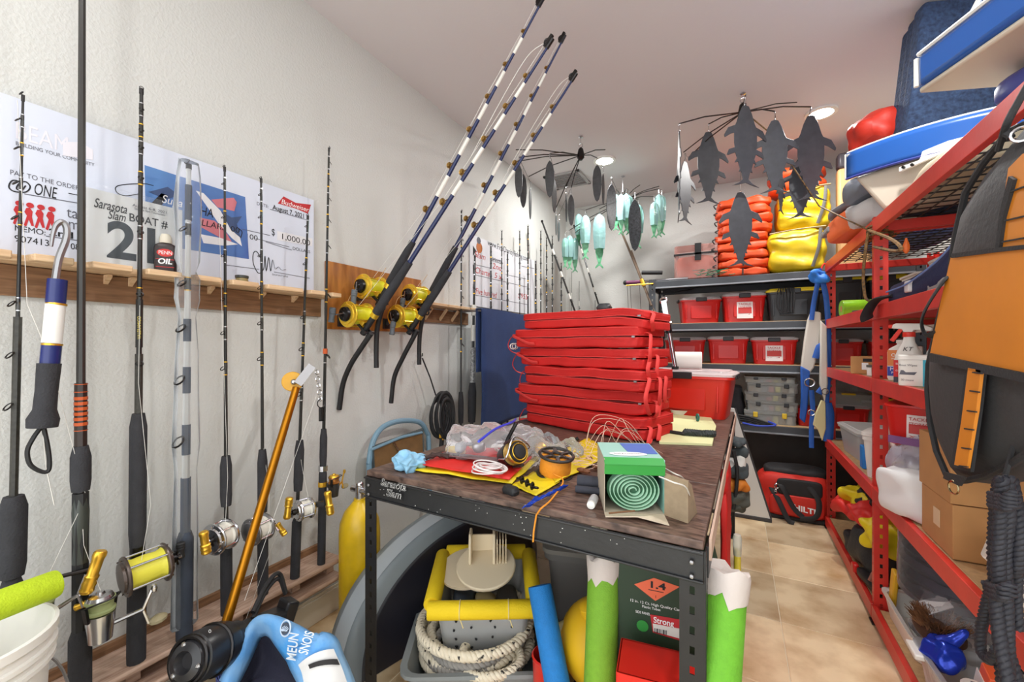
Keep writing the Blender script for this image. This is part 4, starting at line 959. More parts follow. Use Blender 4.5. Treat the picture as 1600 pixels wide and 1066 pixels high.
part(G().pillow((.44, 3.975, .27), (.3, .04, .13), p=6, n=8), 'front_pocket', HB, t, ang=60)
part(G().pillow((.42, 3.965, .13), (.36, .03, .16), p=6, n=8), 'name_panel', HR, t, ang=60)
part(G().pillow((.41, 4.14, .02), (.49, .34, .04), p=6, n=6), 'base', HB, t, ang=60)
text('HILTI', WHITEINK, t, (.4, 3.944, .105), (1, 0, -.12), (0, 0, 1), width=.14, size=.042, shear=.0, bold=.03)
for pts in ([(.3, 3.98, .3), (.33, 3.945, .26), (.4, 3.935, .12), (.46, 3.93, .06)], [(.25, 3.985, .25), (.3, 3.94, .16), (.36, 3.91, .03), (.4, 3.9, .01)], [(.5, 3.96, .3), (.56, 3.93, .2), (.54, 3.92, .08), (.44, 3.91, .05)]):
    part(G().tube(spline(pts, 5), .019, 8, flat=.22, up=(1, 0, 0)), 'strap', HB, t)
part(G().ring((.29, 3.955, .27), (.2, -1, 0), .018, .004).ring((.28, 3.95, .235), (1, .3, 0), .014, .004), 'buckle', CHROME, t)
# ================================================================ the work table
TXL, TXR, TYF, TYB, TZ = -1.27, -.066, 1.14, 3.47, .915
TOP = M('worn_brown_laminate', (112, 88, 76), .5, col2=(58, 42, 36), vs=34, lo=.4, hi=.66, bump=.25, bs=70, stretch=(.6, 2.2, 1))
tb_ = thing('work_table', 'brown topped work table on black perforated steel legs, cluttered with gear', 'table', (-.66, 1.14, 0))
for y0, y1 in ((TYF, 1.62), (1.62, 2.4), (2.4, TYB)):
    part(G().b2((TXL+.004, y0+.0015, TZ-.022), (TXR-.004, y1-.0015, TZ)), 'top_board', TOP, tb_, bev=.003)
for x, sx in ((TXL, 1), (TXR, -1)):
    for y, sy in ((TYF, 1), (TYB, -1)): post(tb_, x, y, TZ-.022, sx, sy, BLACKSTEEL, .06, .05)
ap = G().b2((TXL+.003, TYF-.005, TZ-.1), (TXR-.003, TYF+.0, TZ-.0225)).b2((TXL+.003, TYF-.012, TZ-.1), (TXR-.003, TYF-.005, TZ-.094)).b2((TXL+.003, TYF-.012, TZ-.029), (TXR-.003, TYF-.005, TZ-.0225))
part(ap, 'front_apron', BLACKSTEEL, tb_, bev=.002)
part(G().b2((TXL+.003, TYB, TZ-.1), (TXR-.003, TYB+.005, TZ-.0225)), 'back_apron', BLACKSTEEL, tb_)
for x in (TXL-.005, TXR): part(G().b2((x, TYF+.03, TZ-.1), (x+.005, TYB-.03, TZ-.0225)), 'side_apron', BLACKSTEEL, tb_)
part(G().b2((TXR+.005, TYF+.04, TZ-.06), (TXR+.011, TYB-.05, TZ-.006)), 'edge_strip', M('pale_edge', (196, 168, 150), .6), tb_)
for x in (TXL+.03, TXR-.03):
    for z in (TZ-.05, TZ-.085): part(G().ball((x, TYF-.013, z), (.006, .004, .006), 8), 'bolt', STEEL, tb_)
S1 = M('sticker_white', (226, 226, 222), .6)
for s_, p, q in (('Sarasota', (590, 760), (631, 776)), ('Slam', (599, 776), (624, 786))):
    a, b = PY(*p, TYF-.014), PY(*q, TYF-.014)
    text(s_, S1, tb_, V((a.x, TYF-.0135, a.z)), (1, 0, 0), (0, 0, 1), width=b.x-a.x, size=.026, shear=.3, bold=.02, name='sticker')
    text(s_, INK, tb_, V((a.x, TYF-.0142, a.z)), (1, 0, 0), (0, 0, 1), width=b.x-a.x, size=.026, shear=.3, bold=-.004, name='sticker_print')
rr = random.Random(9); g = G()
for i in range(34): g.box((rr.uniform(TXL+.08, TXR-.07), TYF-.0052, TZ-.03-rr.random()*.06), (rr.uniform(.001, .004), .0006, rr.uniform(.001, .003)))
part(g, 'paint_fleck', S1, tb_, kind='stuff')

tb_.rotation_euler.z = -.025
def Tz(px, py, dz=0): return PZ(px, py, TZ+dz)
# stack of red cushions
RC = M('red_canvas', (212, 29, 26), .7, var=.2, vs=5, bump=.3, bs=55); RCT = M('red_piping', (222, 60, 56), .65)
A0, B0 = V((-1.225, 2.34, 0)), V((-.36, 2.11, 0)); fd = (B0-A0).normalized(); bd = V((-fd.y, fd.x, 0)); ang0 = math.atan2(fd.y, fd.x)
zz = TZ+.001; rr = random.Random(11)
names = ('bottom', 'second from the bottom', 'third from the bottom', 'fourth from the bottom', 'fifth from the bottom', 'topmost')
def se(q, hw, p):
    k = sum(abs(t_)**p for t_ in q)**(-1/p); return V((q[0]*k*hw[0], q[1]*k*hw[1], q[2]*k*hw[2]))
for i in range(6):
    h = (.122, .128, .115, .112, .118, .098)[i]; L = (.85, .88, .85, .87, .85, .83)[i]; ra = rad((-3, 4, -2.5, 0, 4, 3)[i])
    c = A0+fd*(.42+(.03, -.015, .03, -.01, -.02, .02)[i])+bd*(.19+(.0, .02, -.01, .01, -.015, .0)[i]); c.z = zz+h/2
    t = thing('boat_cushion', 'red canvas folding boat cushion, %s of the stack on the work table' % names[i], 'cushion', (c.x, c.y, zz), 'red canvas cushions stacked on the work table')
    R = RZ(ang0+ra); rnd_ = 9.0
    for k_, (za, hh_) in enumerate(((-.24, .51), (.245, .45))):
        hw = (L/2*(1 if k_ else .985), .18, h*hh_/2)
        end = (lambda u: V((0, 0, -.03*max(0, u.x-.55)**2*4))) if i == 5 else (lambda u: V((0, 0, 0)))
        sag = lambda u, i=i, k_=k_: V((0, -.006*abs(noise.noise(V((u.x*4, u.z, i+k_)))) if u.y < 0 else 0, .007*noise.noise(V((u.x*2.2+i*3, u.y, k_)))))+end(u)
        cc = c+V((0, 0, za*h)); part(G().pillow(cc, (hw[0]*2, .36, hw[2]*2), R, p=rnd_, n=16, amp=.006, freq=9, seed=i*2+k_, wave=sag), 'pad' if k_ else 'lower_pad', RC, t, ang=60)
        for zed in ((-.8, .8) if k_ else (.8,)):
            pts = []
            for j in range(41):
                f = -1.5+3*j/40
                q = (max(-1, min(1, f*1.0)), -1 if abs(f) < 1 else -1+(abs(f)-1)*3.6, zed) if abs(f) < 1 else (math.copysign(1, f), -1+(abs(f)-1)*3.6, zed)
                e_ = se(q, hw, rnd_); e_ = V((e_.x*1.004, e_.y*1.008, e_.z)); u0 = V((e_.x/hw[0], -1, 0))
                pts.append(cc+R @ (e_+sag(u0)))
            part(G().tube(pts, .0032, 5), 'piping', RCT, t)
    part(G().tube([c+R @ V((x*L*.5, -.176, .002+.004*noise.noise(V((x*3, i, 0))))) for x in [-.9+.18*j for j in range(11)]], .0035, 5), 'zip', M('zip_dark', (110, 20, 22), .6), t)
    part(G().box(c+R @ V((L*.44, -.181, 0)), (.016, .006, .009), R), 'zip_puller', STEEL, t)
    for sx, n_ in ((1, (2, 2, 3, 2, 1, 1)[i]), (-1, (1, 0, 1, 1, 1, 0)[i])):
        for j in range(n_):
            y0 = -.13+.09*j; o1 = .012+rr.random()*.03; dz = rr.uniform(.05, .15)
            pts = [c+R @ V((sx*L*.47, y0, h*.15)), c+R @ V((sx*(L*.5+o1*.6), y0-.02, h*.1)), c+R @ V((sx*(L*.5+o1), y0-.04-rr.random()*.03, -dz*.5)), c+R @ V((sx*(L*.5+o1*.6), y0-.03, -dz)), c+R @ V((sx*(L*.49), y0+.02, -dz-.02))]
            for p_ in pts: p_.z = max(p_.z, TZ+.014)
            part(G().tube(spline(pts, 5), .010, 8, flat=.28, up=(0, 1, 0)), 'strap', RCT, t)
    if i in (4, 3, 1):
        pts = [c+R @ V((-L*.49, -.1, .02)), c+R @ V((-L*.5, -.17, .015)), c+R @ V((-L*.43, -.195, -.0)), c+R @ V((-L*.34, -.197, -.03)), c+R @ V((-L*.28, -.195, -.035))]
        part(G().tube(spline(pts, 5), .010, 8, flat=.28, up=(0, 0, 1)), 'strap', RCT, t)
    if i == 4:
        for dx in (.015, .05): part(G().ring(c+R @ V((-L*.5-.03+dx*.3, -.1-dx, -.05)), fd, .018, .004, 8, 5, sx=1.5), 'ring_buckle', WHITEP, t)
    zz += h*.985

# red tote behind, with chrome rod holder and paper roll on it
a, b = Tz(1027, 648), Tz(1140, 650); 
TT = tote('tool_tote', 'large red tool tote with clear lid at the back of the work table', 'bin', (-.325, 3.2, TZ+.001), .66, .36, .315, R=RZ(rad(-6)), m=M('red_orange_plastic', (216, 40, 24), .35, var=.1), lid=CLID)
tz = TZ+.318
p = PY(1075, 575, 3.22); p.z = tz+.062
t = thing('paper_roll', 'white paper towel roll lying on the big red tote lid', 'paper roll', (p.x, p.y, tz))
part(G().lathe([(.02, -.09), (.058, -.09), (.06, -.086), (.06, .086), (.058, .09), (.02, .09)], p, (1, .1, 0), 24), 'roll', M('paper_white', (228, 226, 220), .8), t)
part(G().lathe([(.012, -.0915), (.021, -.0915), (.021, -.0905), (.012, -.0905)], p, (1, .1, 0), 14), 'core', CARD, t)
q0 = PY(1055, 572, 3.12); q0.z = tz+.02; q1 = PY(1037, 470, 3.12)
t = thing('rod_holder', 'chrome clamp rod holder standing on the red tote lid beside the paper roll', 'rod holder', (q0.x, q0.y, tz))
part(G().cyl((q0.x, q0.y, tz), q0, .024), 'foot', BLACK, t); part(G().tube([q0, lerp(q0, q1, .55)], .015, 12), 'tube', CHROME, t); part(G().tube([lerp(q0, q1, .5), lerp(q0, q1, .62), lerp(q0, q1, .66), lerp(q0, q1, .78)], [.021, .021, .016, .018], 10), 'clamp', DARKMETAL, t)
part(G().bar(lerp(q0, q1, .7), q1, .034, .022, (0, 1, 0)).ring(q1, (.2, -1, 0), .022, .008, 12, 6).ball(lerp(q0, q1, .66)+V((.02, -.01, 0)), .014, 8), 'jaw', CHROME, t)

# right side of the table top: yellow pad, white dish, tool roll
def flat(name, label, cat, pts, m, h=.004, dz=0.001, **k):
    g = G(); P = [Tz(*p, dz) for p in pts]; g.loops([P, [p+V((0, 0, h)) for p in P]]); return solo(g, name, m, label, cat, ang=0, **k)
flat('paper_pad', 'pale yellow paper pad on the right back of the work table', 'paper', [(1030, 694), (1113, 697), (1119, 668), (1106, 647), (1040, 650)], M('yellow_paper', (222, 226, 170), .7), h=.01)
t = thing('tool_roll', 'dark braided cord roll lying across the yellow paper pad', 'cord', Tz(1090, 680, .012))
for dy in (0, .035):
    a, b = Tz(1068, 676, .027)+V((0, dy, 0)), Tz(1117, 679, .027)+V((0, dy, 0)); g = G(); n = 26
    for s in (0, pi): g.tube([lerp(a, b, i/n)+V((0, cos(i*1.5+s)*.008, sin(i*1.5+s)*.008)) for i in range(n+1)], .0085, 6)
    part(g, 'braid', M('dark_braid', (52, 60, 60), .7, var=.4, vs=80), t)
part(G().cyl(Tz(1030, 672, .02), Tz(1068, 678, .02), .009), 'handle', BLACK, t)
t = thing('plastic_dish', 'white plastic tray with lid beside the red cushion stack', 'tray', Tz(1062, 650))
c = Tz(1072, 648); part(G().tub([(.2, .2, .03, 0), (.22, .22, .03, .03), (.205, .205, .03, .03), (.19, .19, .03, .008)], c+V((0, 0, .012)), RZ(.2)), 'tray', WHITEP, t)
part(G().tub([(.24, .2, .03, 0), (.24, .2, .03, .006)], c+V((-.11, .03, .062)), RZ(.3) @ Mx.Rotation(rad(-22), 3, 'Y')), 'lid', WHITEP, t)
c = Tz(1090, 657, .018); solo(G().ring(c+V((0, 0, .02)), (1, .5, 0), .018, .006).ball(c, (.01, .01, .006), 8), 'clip', M('teal_clip', (20, 110, 100), .4), 'small teal clip standing on the yellow pad by the white tray', 'clip')

# garbage bag box with its roll
bx = thing('bag_box', 'open green and blue carton holding a roll of pale green bags', 'box', Tz(995, 780))
P0, P1 = Tz(944, 802), Tz(1038, 806); u = (P1-P0); W_ = u.length; u.normalize(); v_ = V((-u.y, u.x, 0)); D_ = .20; H_ = .155
KB = M('carton_inside', (178, 166, 148), .8); GRNC = M('carton_green', (48, 150, 62), .5); BLUC = M('carton_blue', (60, 104, 186), .5); TEALC = M('carton_teal', (150, 200, 188), .5)
def qb(a, b, c_, d_, name, m, th=.002): return part(G().loops([[a, b, c_, d_], [p+(b-a).cross(d_-a).normalized()*th for p in (a, b, c_, d_)]]), name, m, bx, ang=0)
Z = V((0, 0, 1)); o = P0+Z*.002
qb(o, o+u*W_, o+u*W_+v_*D_, o+v_*D_, 'bottom_panel', KB)
qb(o, o+v_*D_, o+v_*D_+Z*H_, o+Z*H_, 'side_panel', KB); qb(o+u*W_, o+u*W_+v_*D_, o+u*W_+v_*D_+Z*H_, o+u*W_+Z*H_, 'side_panel', TEALC)
qb(o+v_*D_, o+v_*D_+u*W_, o+v_*D_+u*W_+Z*H_, o+v_*D_+Z*H_, 'back_panel', KB)
tp = o+Z*H_; qb(tp+v_*.01, tp+u*W_+v_*.01, tp+u*W_+v_*D_, tp+v_*D_, 'top_panel', TEALC)
e = .0025; q = tp+Z*e
qb(q+u*W_*.48+v_*.06, q+u*W_*.98+v_*.06, q+u*W_*.98+v_*(D_*.95), q+u*W_*.42+v_*(D_*.95), 'blue_print', BLUC, .0006)
part(G().loops([[q+u*(W_*.45+W_*.33*cos(a_))+v_*(.05+.022*sin(a_))+Z*z for a_ in [i*pi/10 for i in range(20)]] for z in (.0008, .0016)]), 'label_print', WHITEINK, bx, ang=0)
text('Small & Compostable', GREYINK, bx, q+u*W_*.2+v_*.045+Z*.0024, u, v_, width=W_*.5, size=.012)
part(G().loops([[tp+v_*.012, tp+u*W_+v_*.012, tp+u*W_-v_*.012-Z*.012, tp-v_*.012-Z*.012], [tp+v_*.012+Z*.003, tp+u*W_+v_*.012+Z*.003, tp+u*W_-v_*.016-Z*.011, tp-v_*.016-Z*.011]]), 'front_flap', GRNC, bx, ang=0)
qb(tp-v_*.014-Z*.012, tp+u*W_-v_*.014-Z*.012, tp+u*W_-v_*.006-Z*.042, tp-v_*.006-Z*.042, 'front_flap', GRNC)
fl_ = [P0-v_*.002, P0+u*W_, P0+u*(W_-.005)-v_*.07+Z*.001, P0+u*(W_*.5)-v_*.05+Z*.012, P0+u*.0-v_*.035+Z*.002]
part(G().loops([fl_, [p+Z*.003 for p in fl_]]), 'bottom_flap', M('carton_pale', (206, 190, 168), .8), bx, ang=0)
s0 = P1+V((0, 0, .001)); sf = [s0, s0+u*.05-v_*.05, s0+u*.05-v_*.05+Z*.115, s0+Z*.12]
part(G().loops([sf, [p+v_*.006+u*.004 for p in sf]]), 'side_flap', M('chipboard', (158, 138, 112), .85, var=.2, vs=40), bx, ang=0)
sf = [s0+u*.05-v_*.05, s0+u*.1+v_*.03, s0+u*.085+v_*.03+Z*.08, s0+u*.05-v_*.05+Z*.115]
part(G().loops([sf, [p+v_*.003 for p in sf]]), 'side_flap', M('chipboard', (158, 138, 112), .85), bx, ang=0)
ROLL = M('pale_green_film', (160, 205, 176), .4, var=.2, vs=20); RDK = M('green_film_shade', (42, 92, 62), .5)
ctr = o+u*W_*.5+Z*.064+v_*.008
part(G().lathe([(.02, .012), (.056, .012), (.062, .016), (.062, D_*.85), (.02, D_*.85)], ctr, v_, 24, sx=1.2, sy=1, x=u), 'roll_body', RDK, bx)
sp = []
for i in range(190):
    a_ = i*.21; r_ = .006+.00140*a_+.0012*noise.noise(V((i*.15, 0, 0))); sp.append((u*cos(a_)*1.22+Z*sin(a_))*r_)
Ls = [[ctr+p-v_*.002 for p in sp], [ctr+p+v_*.03 for p in sp]]
g = G(); nn = len(sp); o_ = len(g.v); g.v += Ls[0]+Ls[1]; g.f += [[i, i+1, nn+i+1, nn+i] for i in range(nn-1)]
part(g, 'film_roll', ROLL, bx, solid=.0021)
part(G().cyl(Tz(951, 806, .012)-v_*.008+Z*.01, Tz(990, 801, .012)-v_*.018+Z*.012, .0025), 'twig', M('twig', (110, 76, 48), .8), bx)

# blue glove
rr = random.Random(2); c = Tz(638, 722, .028)
t = thing('rubber_glove', 'crumpled light blue rubber glove on the table corner', 'glove', c-V((0, 0, .027)))
GM = M('glove_blue', (140, 192, 222), .5, var=.15, vs=20)
part(G().pillow(c, (.12, .1, .07), p=2.6, n=30, amp=.02, freq=38, seed=4, wave=lambda u: V((.01*noise.noise(u*2.1), .01*noise.noise(u*2.3+V((5, 0, 0))), .012*noise.noise(u*1.9+V((0, 7, 0)))))), 'palm', GM, t, ang=30)
for i, (px, py) in enumerate(((664, 714), (668, 719), (655, 722))):
    e = Tz(px, py, .014); part(G().tube(spline([c+V((0, 0, .005)), lerp(c, e, .6)+V((.0, 0, .02*(i % 2))), e], 4), [.013, .013, .012, .012, .012, .011, .011, .01, .009], 8), 'finger', GM, t, ang=80)
# red and yellow flag cloths
def cloth(name, label, cat, quad, m, z0, amp=.006, nu=14, nv=8, seed=0, th=.003):
    Q = [Tz(*p) for p in quad]
    def fn(a, b):
        p = lerp(lerp(Q[0], Q[1], a), lerp(Q[3], Q[2], a), b); p.z = TZ+z0+amp*(1+noise.noise(V((a*5+seed, b*4, seed)))); return p
    return solo(G().grid(fn, nu, nv), name, m, label, cat, ang=60, solid=th)
FYEL = M('flag_yellow', (232, 208, 30), .5, bump=.2, bs=30); FRED = M('flag_red', (214, 40, 34), .55, bump=.2, bs=30)
cloth('flag', 'yellow signal flag lying under the red one on the table', 'flag', [(646, 738), (712, 702), (858, 706), (800, 760)], FYEL, .003, seed=1)
rf_ = cloth('flag', 'red signal flag with grey stripe lying on the yellow one', 'flag', [(658, 736), (718, 703), (838, 716), (796, 761)], FRED, .016, seed=3, amp=.009)
st_ = cloth('stripe', 'x', 'x', [(686, 727), (694, 722), (822, 737), (815, 744)], M('stripe_grey', (126, 100, 100), .6), .037, seed=3, nv=2, amp=.004); st_.location -= rf_.location; st_.parent = rf_; del st_['label'], st_['category']
cloth('flag', 'yellow plastic flag hanging over the table front under the blue bag', 'flag', [(800, 762), (834, 740), (875, 756), (838, 778)], FYEL, .003, amp=.004, seed=6)
cloth('flag', 'yellow plastic sheet under the orange line spool', 'plastic sheet', [(868, 760), (850, 722), (920, 688), (956, 715)], FYEL, .003, amp=.009, seed=8)
c = Tz(690, 716, .035)
pts = spline([c+V((-.06, -.03, 0)), c+V((-.02, .0, .012)), c+V((.02, .03, 0)), c+V((.05, .05, .01))], 5)
solo(G().tube(pts, [.008+.005*(i % 3 == 0) for i in range(len(pts))], 7), 'knotted_strap', M('dark_strap', (60, 44, 40), .7), 'knotted dark strap on the yellow flag edge', 'strap')
c = Tz(763, 735, .045); g = G()
for i in range(9): g.ring(c+V((.004*(i % 3), .003*(i % 4), .002*i)), (0.12*(i % 3-1), .1*(i % 2)-.05, 1), .042-.005*(i % 4), .0026, 20, 5, sx=1.55)
solo(g, 'cord_coil', M('white_cord', (224, 216, 214), .7), 'oval coil of white cord on the red flag', 'cord')
c = Tz(798, 766, .012); solo(G().tub([(.055, .03, .008, -.011), (.06, .034, .01, 0), (.05, .026, .008, .012)], c, RZ(-.3)), 'black_weight', BLACK, 'small black moulded weight at the table front edge', 'weight')
a, b = Tz(812, 748, .03), Tz(836, 762, .03); g = G()
for i in range(7): g.ring(lerp(a, b, i/6), (1, 0, 0) if i % 2 else (0, .3, 1), .011, .0035, 8, 4)
solo(g, 'snap_chain', DARKMETAL, 'black snap link chain on the yellow flag', 'chain')
# clear zip bags
def zipbag(label, c, d, R, sd, contents, blue=None, film=None, group=None):
    t = thing('zip_bag', label, 'bag', (c.x, c.y, c.z-d[2]/2), group)
    part(G().pillow(c, d, R, p=2.6, n=22, amp=.035, freq=15, seed=sd, wave=lambda u: V((0, 0, .02*noise.noise(V((u.x*3+sd, u.y*3, 0)))+.008*noise.noise(u*9)))), 'film', film or CLEAR, t, ang=32)
    rr = random.Random(sd)
    for i in range(contents):
        q = c+R @ V((rr.uniform(-.36, .36)*d[0], rr.uniform(-.3, .3)*d[1], rr.uniform(-.3, .05)*d[2])); m_ = (M('item_cream', (224, 204, 150), .5), M('item_grey', (170, 172, 176), .4), WHITEP, M('item_dark', (80, 76, 74), .5), STEEL)[i % 5]
        if i % 3: part(G().pillow(q, (rr.uniform(.03, .07), rr.uniform(.03, .06), rr.uniform(.02, .04)), RZ(rr.uniform(0, 3)), p=3, n=5, amp=.008, freq=30, seed=i), 'content', m_, t)
        else: part(G().ring(q, (rr.uniform(-1, 1), rr.uniform(-1, 1), 1), .024, .007, 12, 6), 'content', m_, t)
    if blue: part(G().tube(spline(blue, 5), .005, 6), 'zip', M('zip_blue', (50, 70, 210), .4), t)
c = Tz(760, 700, .055); zipbag('large clear zip bag of white fittings with blue zip, by the red cushions', c+V((.0, .06, .01)), (.42, .3, .14), RZ(.5), 3, 14, [Tz(748, 690, .14), Tz(775, 670, .15), Tz(800, 660, .14), Tz(806, 655, .12)], clear('bag_film', (242, 244, 248), .13, .08))
c = Tz(790, 722, .05); zipbag('smaller clear bag of reel parts behind the spinning reel on the table', c+V((.03, .16, .0)), (.3, .18, .09), RZ(-.2), 8, 8, None, clear('bag_film', (242, 244, 248), .13, .08))
c = Tz(872, 700, .045); zipbag('clear bag with red floats in front of the red cushions', c, (.2, .12, .07), RZ(-.2), 12, 5)
c = Tz(712, 706, .03)
solo(G().pillow(c, (.09, .07, .05), p=2.5, n=6, amp=.014, freq=30, seed=2), 'wax_lump', M('wax', (226, 206, 130), .5), 'cream coloured lump beside the clear zip bag', 'lump', ang=60)
# spinning reel on the table
c = Tz(808, 728, .05)
t = thing('spinning_reel', 'black and gold spinning reel lying on the work table', 'fishing reel', Tz(808, 728))
ax = V((.8, -.42, .36)).normalized()
q = c+V((-.03, .02, .035))
part(G().lathe([(.012, -.075), (.03, -.065), (.04, -.03), (.042, -.005), (.02, 0)], q, ax, 18), 'body', M('reel_black', (44, 42, 42), .35), t)
part(G().lathe([(.04, 0), (.043, .006), (.034, .009), (.035, .03), (.043, .034), (.04, .04)], q, ax, 22), 'spool', M('gold_spool', (190, 160, 100), .3, .9), t)
part(G().lathe([(.037, .041), (.034, .048), (.026, .049), (.024, .056), (.012, .058), (.001, .058)], q, ax, 20), 'drag_cap', BLACK, t); part(G().ring(q+ax*.05, ax, .029, .002, 24, 6).ring(q+ax*.0415, ax, .0395, .0022, 26, 6), 'gold_trim', GOLD, t)
x, y, z = frame(ax); part(G().tube(spline([q+x*.045-ax*.03, q+x*.055+ax*.04, q+y*.055+ax*.05, q-x*.055+ax*.04, q-x*.045-ax*.03], 5), .003, 6), 'bail', CHROME, t)
part(G().tube(spline([q-ax*.05, q-ax*.07+V((.0, .03, .05)), q-ax*.05+V((0.02, .05, .12))], 5), [.01]*5+[.008]*6, 8), 'foot', DARKMETAL, t)
for s_ in (-1, 1): part(G().bar(q+y*s_*.044-ax*.02, q+y*s_*.05+ax*.035, .016, .008, y), 'rotor_arm', M('reel_black', (44, 42, 42), .35), t)
e = q-ax*.045+V((-.05, -.01, -.045)); part(G().tube([q-ax*.045, e], .006, 8), 'crank', DARKMETAL, t)
e2 = c+V((.13, .06, .03)); 
solo(G().lathe([(.004, -.03), (.02, -.02), (.024, 0), (.018, .02), (.006, .03)], Tz(845, 700, .06), (1, .3, .2), 14), 'reel_grip', GOLD, 'gold reel knob lying behind the black spinning reel', 'knob')
# orange spool
c = Tz(868, 745, .0); axs = V((.15, -.1, 1)).normalized()
t = thing('line_spool', 'black spool wound with orange cord on the work table', 'spool', c)
SP = M('orange_cord', (228, 146, 40), .6, bump=.5, bs=120); rb = .062; hz = .075
c0 = c+axs*.008+V((-.005, .0, .002))
for k_, z0 in ((0, 0), (1, hz)):
    g = G().ring(c0+axs*z0, axs, rb, .006, 24, 6).ring(c0+axs*z0, axs, .02, .006, 14, 6); x, y, z = frame(axs)
    for i in range(6):
        d_ = x*cos(i*pi/3)+y*sin(i*pi/3); g.bar(c0+axs*z0+d_*.02, c0+axs*z0+d_*rb, .012, .006, axs)
    part(g, 'flange', M('spool_black', (40, 38, 36), .4), t)
part(G().lathe([(.02, .006), (.056, .006), (.058, hz*.3), (.057, hz*.7), (.054, hz-.007), (.02, hz-.007)], c0, axs, 26), 'cord_winding', SP, t)
e = c0+V((.02, -.06, .02)); pts = spline([e, Tz(880, 752, .02), Tz(862, 780, .012), Tz(845, 795, .012)], 6)+[PY(838, 805, TYF-.017), PY(834, 830, TYF-.018), PY(833, 847, TYF-.018)]
part(G().tube(pts, .0028, 6), 'cord_end', SP, t)
# blue plastic
c = Tz(858, 770, .015); Q0, Q1 = Tz(825, 792, .01), Tz(886, 758, .02)
def fnb(a, b):
    p = lerp(Q0, Q1, a)+V((.0, (b-.5)*(.02+.06*(1-a)), 0)); p.z = TZ+.018+.014*noise.noise(V((a*6, b*9, 3))); return p
solo(G().grid(fnb, 16, 8), 'plastic_film', clear('blue_film', (40, 80, 200), .62, .2), 'twisted strip of blue plastic film at the table front', 'plastic film', ang=80, solid=.002)
# black rolls, small bottle, threads
for a, b, r_, lb in ((Tz(902, 752, .024), Tz(945, 756, .024), .022, 'dark grey fabric roll left of the bag carton, upper'), (Tz(899, 764, .013), Tz(946, 769, .013), .012, 'thin grey fabric roll in front of the thicker roll')):
    g = G().lathe([(.002, 0), (r_*.9, .001), (r_, .006), (r_*.97, (b-a).length/2), (r_, (b-a).length-.006), (r_*.9, (b-a).length), (.002, (b-a).length)], a, b-a, 14)
    solo(g, 'fabric_roll', M('slate_cloth', (62, 64, 74), .8, var=.3, vs=20), lb, 'roll', group='fabric rolls beside the carton')
a, b = Tz(923, 790, .014), Tz(934, 768, .016)
t = thing('clear_tube', 'small clear plastic tube with a cap lying before the bag carton', 'tube', a-V((0, 0, .013)))
part(G().lathe([(.012, .01), (.013, .012), (.013, .06), (.009, .065)], a, b-a, 12), 'tube', clear('tube_plastic', (225, 228, 230), .5, .2), t); part(G().lathe([(.006, 0), (.012, .001), (.012, .011), (.005, .012)], a, b-a, 12), 'cap', WHITEP, t)
rr = random.Random(4); g = G()
for i in range(9):
    a = Tz(rr.uniform(900, 960), rr.uniform(690, 725), .03); b = Tz(rr.uniform(985, 1042), rr.uniform(690, 712), .02)
    m1 = lerp(a, b, .3)+V((rr.uniform(-.03, .03), rr.uniform(-.06, .0), rr.uniform(.05, .14))); m2 = lerp(a, b, .7)+V((0, rr.uniform(-.05, .0), rr.uniform(.03, .13)))
    g.tube(spline([a, m1, m2, b], 6), .0012, 4)
for i in range(24):
    a = Tz(rr.uniform(905, 955), rr.uniform(700, 735), .02); g.tube(spline([a+V((rr.uniform(-.05, .05), rr.uniform(-.03, .03), rr.uniform(-.01, .03))) for _ in range(4)], 4), .0013, 4)
solo(g, 'leader_tangle', M('pale_leader', (232, 200, 180), .5), 'springy tangle of pale leader line before the red cushions', 'line', kind='stuff')
g = G()
for i in range(7):
    a = Tz(rr.uniform(905, 950), rr.uniform(715, 740), .015); g.ball(a, (rr.uniform(.008, .02), rr.uniform(.008, .014), .01), 8)
solo(g, 'lure_scraps', M('brown_scrap', (140, 90, 60), .6, var=.4, vs=30), 'small brown lure scraps in the leader tangle', 'scraps', kind='stuff')
a = Tz(888, 690, .03); solo(G().lathe([(.006, 0), (.016, .002), (.016, .04), (.01, .045), (.01, .06)], a-V((0, 0, .02)), (.6, .2, .5), 12), 'bottle_stopper', BLACK, 'small black cap lying by the yellow plastic sheet', 'cap')
for i, (p, q) in enumerate((((1030, 745), (1072, 762)), ((1035, 730), (1068, 748)))):
    solo(G().tube(spline([Tz(*p, .13-.05*i), lerp(Tz(*p, .16), Tz(*q, .1), .5), Tz(*q, .11), Tz(q[0]+8, q[1]+22, .04)], 5), .002, 5), 'string', LINE, 'pale string over the carton flap, %s strand' % ('near', 'far')[i], 'string')

# ================================================================ under the table
NOD = lambda n, c: M(n, c, .75, var=.12, vs=60, bump=.5, bs=220)
def noodle(label, a, b, r, m, wrap=False, hole=True):
    a, b = V(a), V(b); t = thing('pool_noodle', label, 'pool noodle', a); ax = (b-a); L = ax.length
    part(G().lathe([(r*.97, 0), (r, .004), (r, L-.004), (r*.96, L), (r*.3, L), (r*.28, L-.05), (.001, L-.05)], a, ax, 22), 'foam', m, t)
    if wrap:
        x, y, z = frame(ax); Ls = []
        for h_, rr_, am in ((L-.055, r+.003, .03), (L-.03, r+.005, .006), (L-.0, r+.007, .004), (L+.014, r*1.08, .022), (L+.012, r*.8, .012), (L+.008, r*.35, .01)):
            Ls.append([a+z*(h_+am*noise.noise(V((3*cos(j*2*pi/18), 3*sin(j*2*pi/18), h_*20)))*1.2)+(x*cos(2*pi*j/18)+y*sin(2*pi*j/18))*(rr_+.003*noise.noise(V((j*1.7, h_*30, 5)))) for j in range(18)])
        part(G().loops(Ls, False, True), 'tape_wrap', M('white_cloth_tape', (206, 196, 190), .75, bump=.5, bs=40), t, ang=60)
    return t
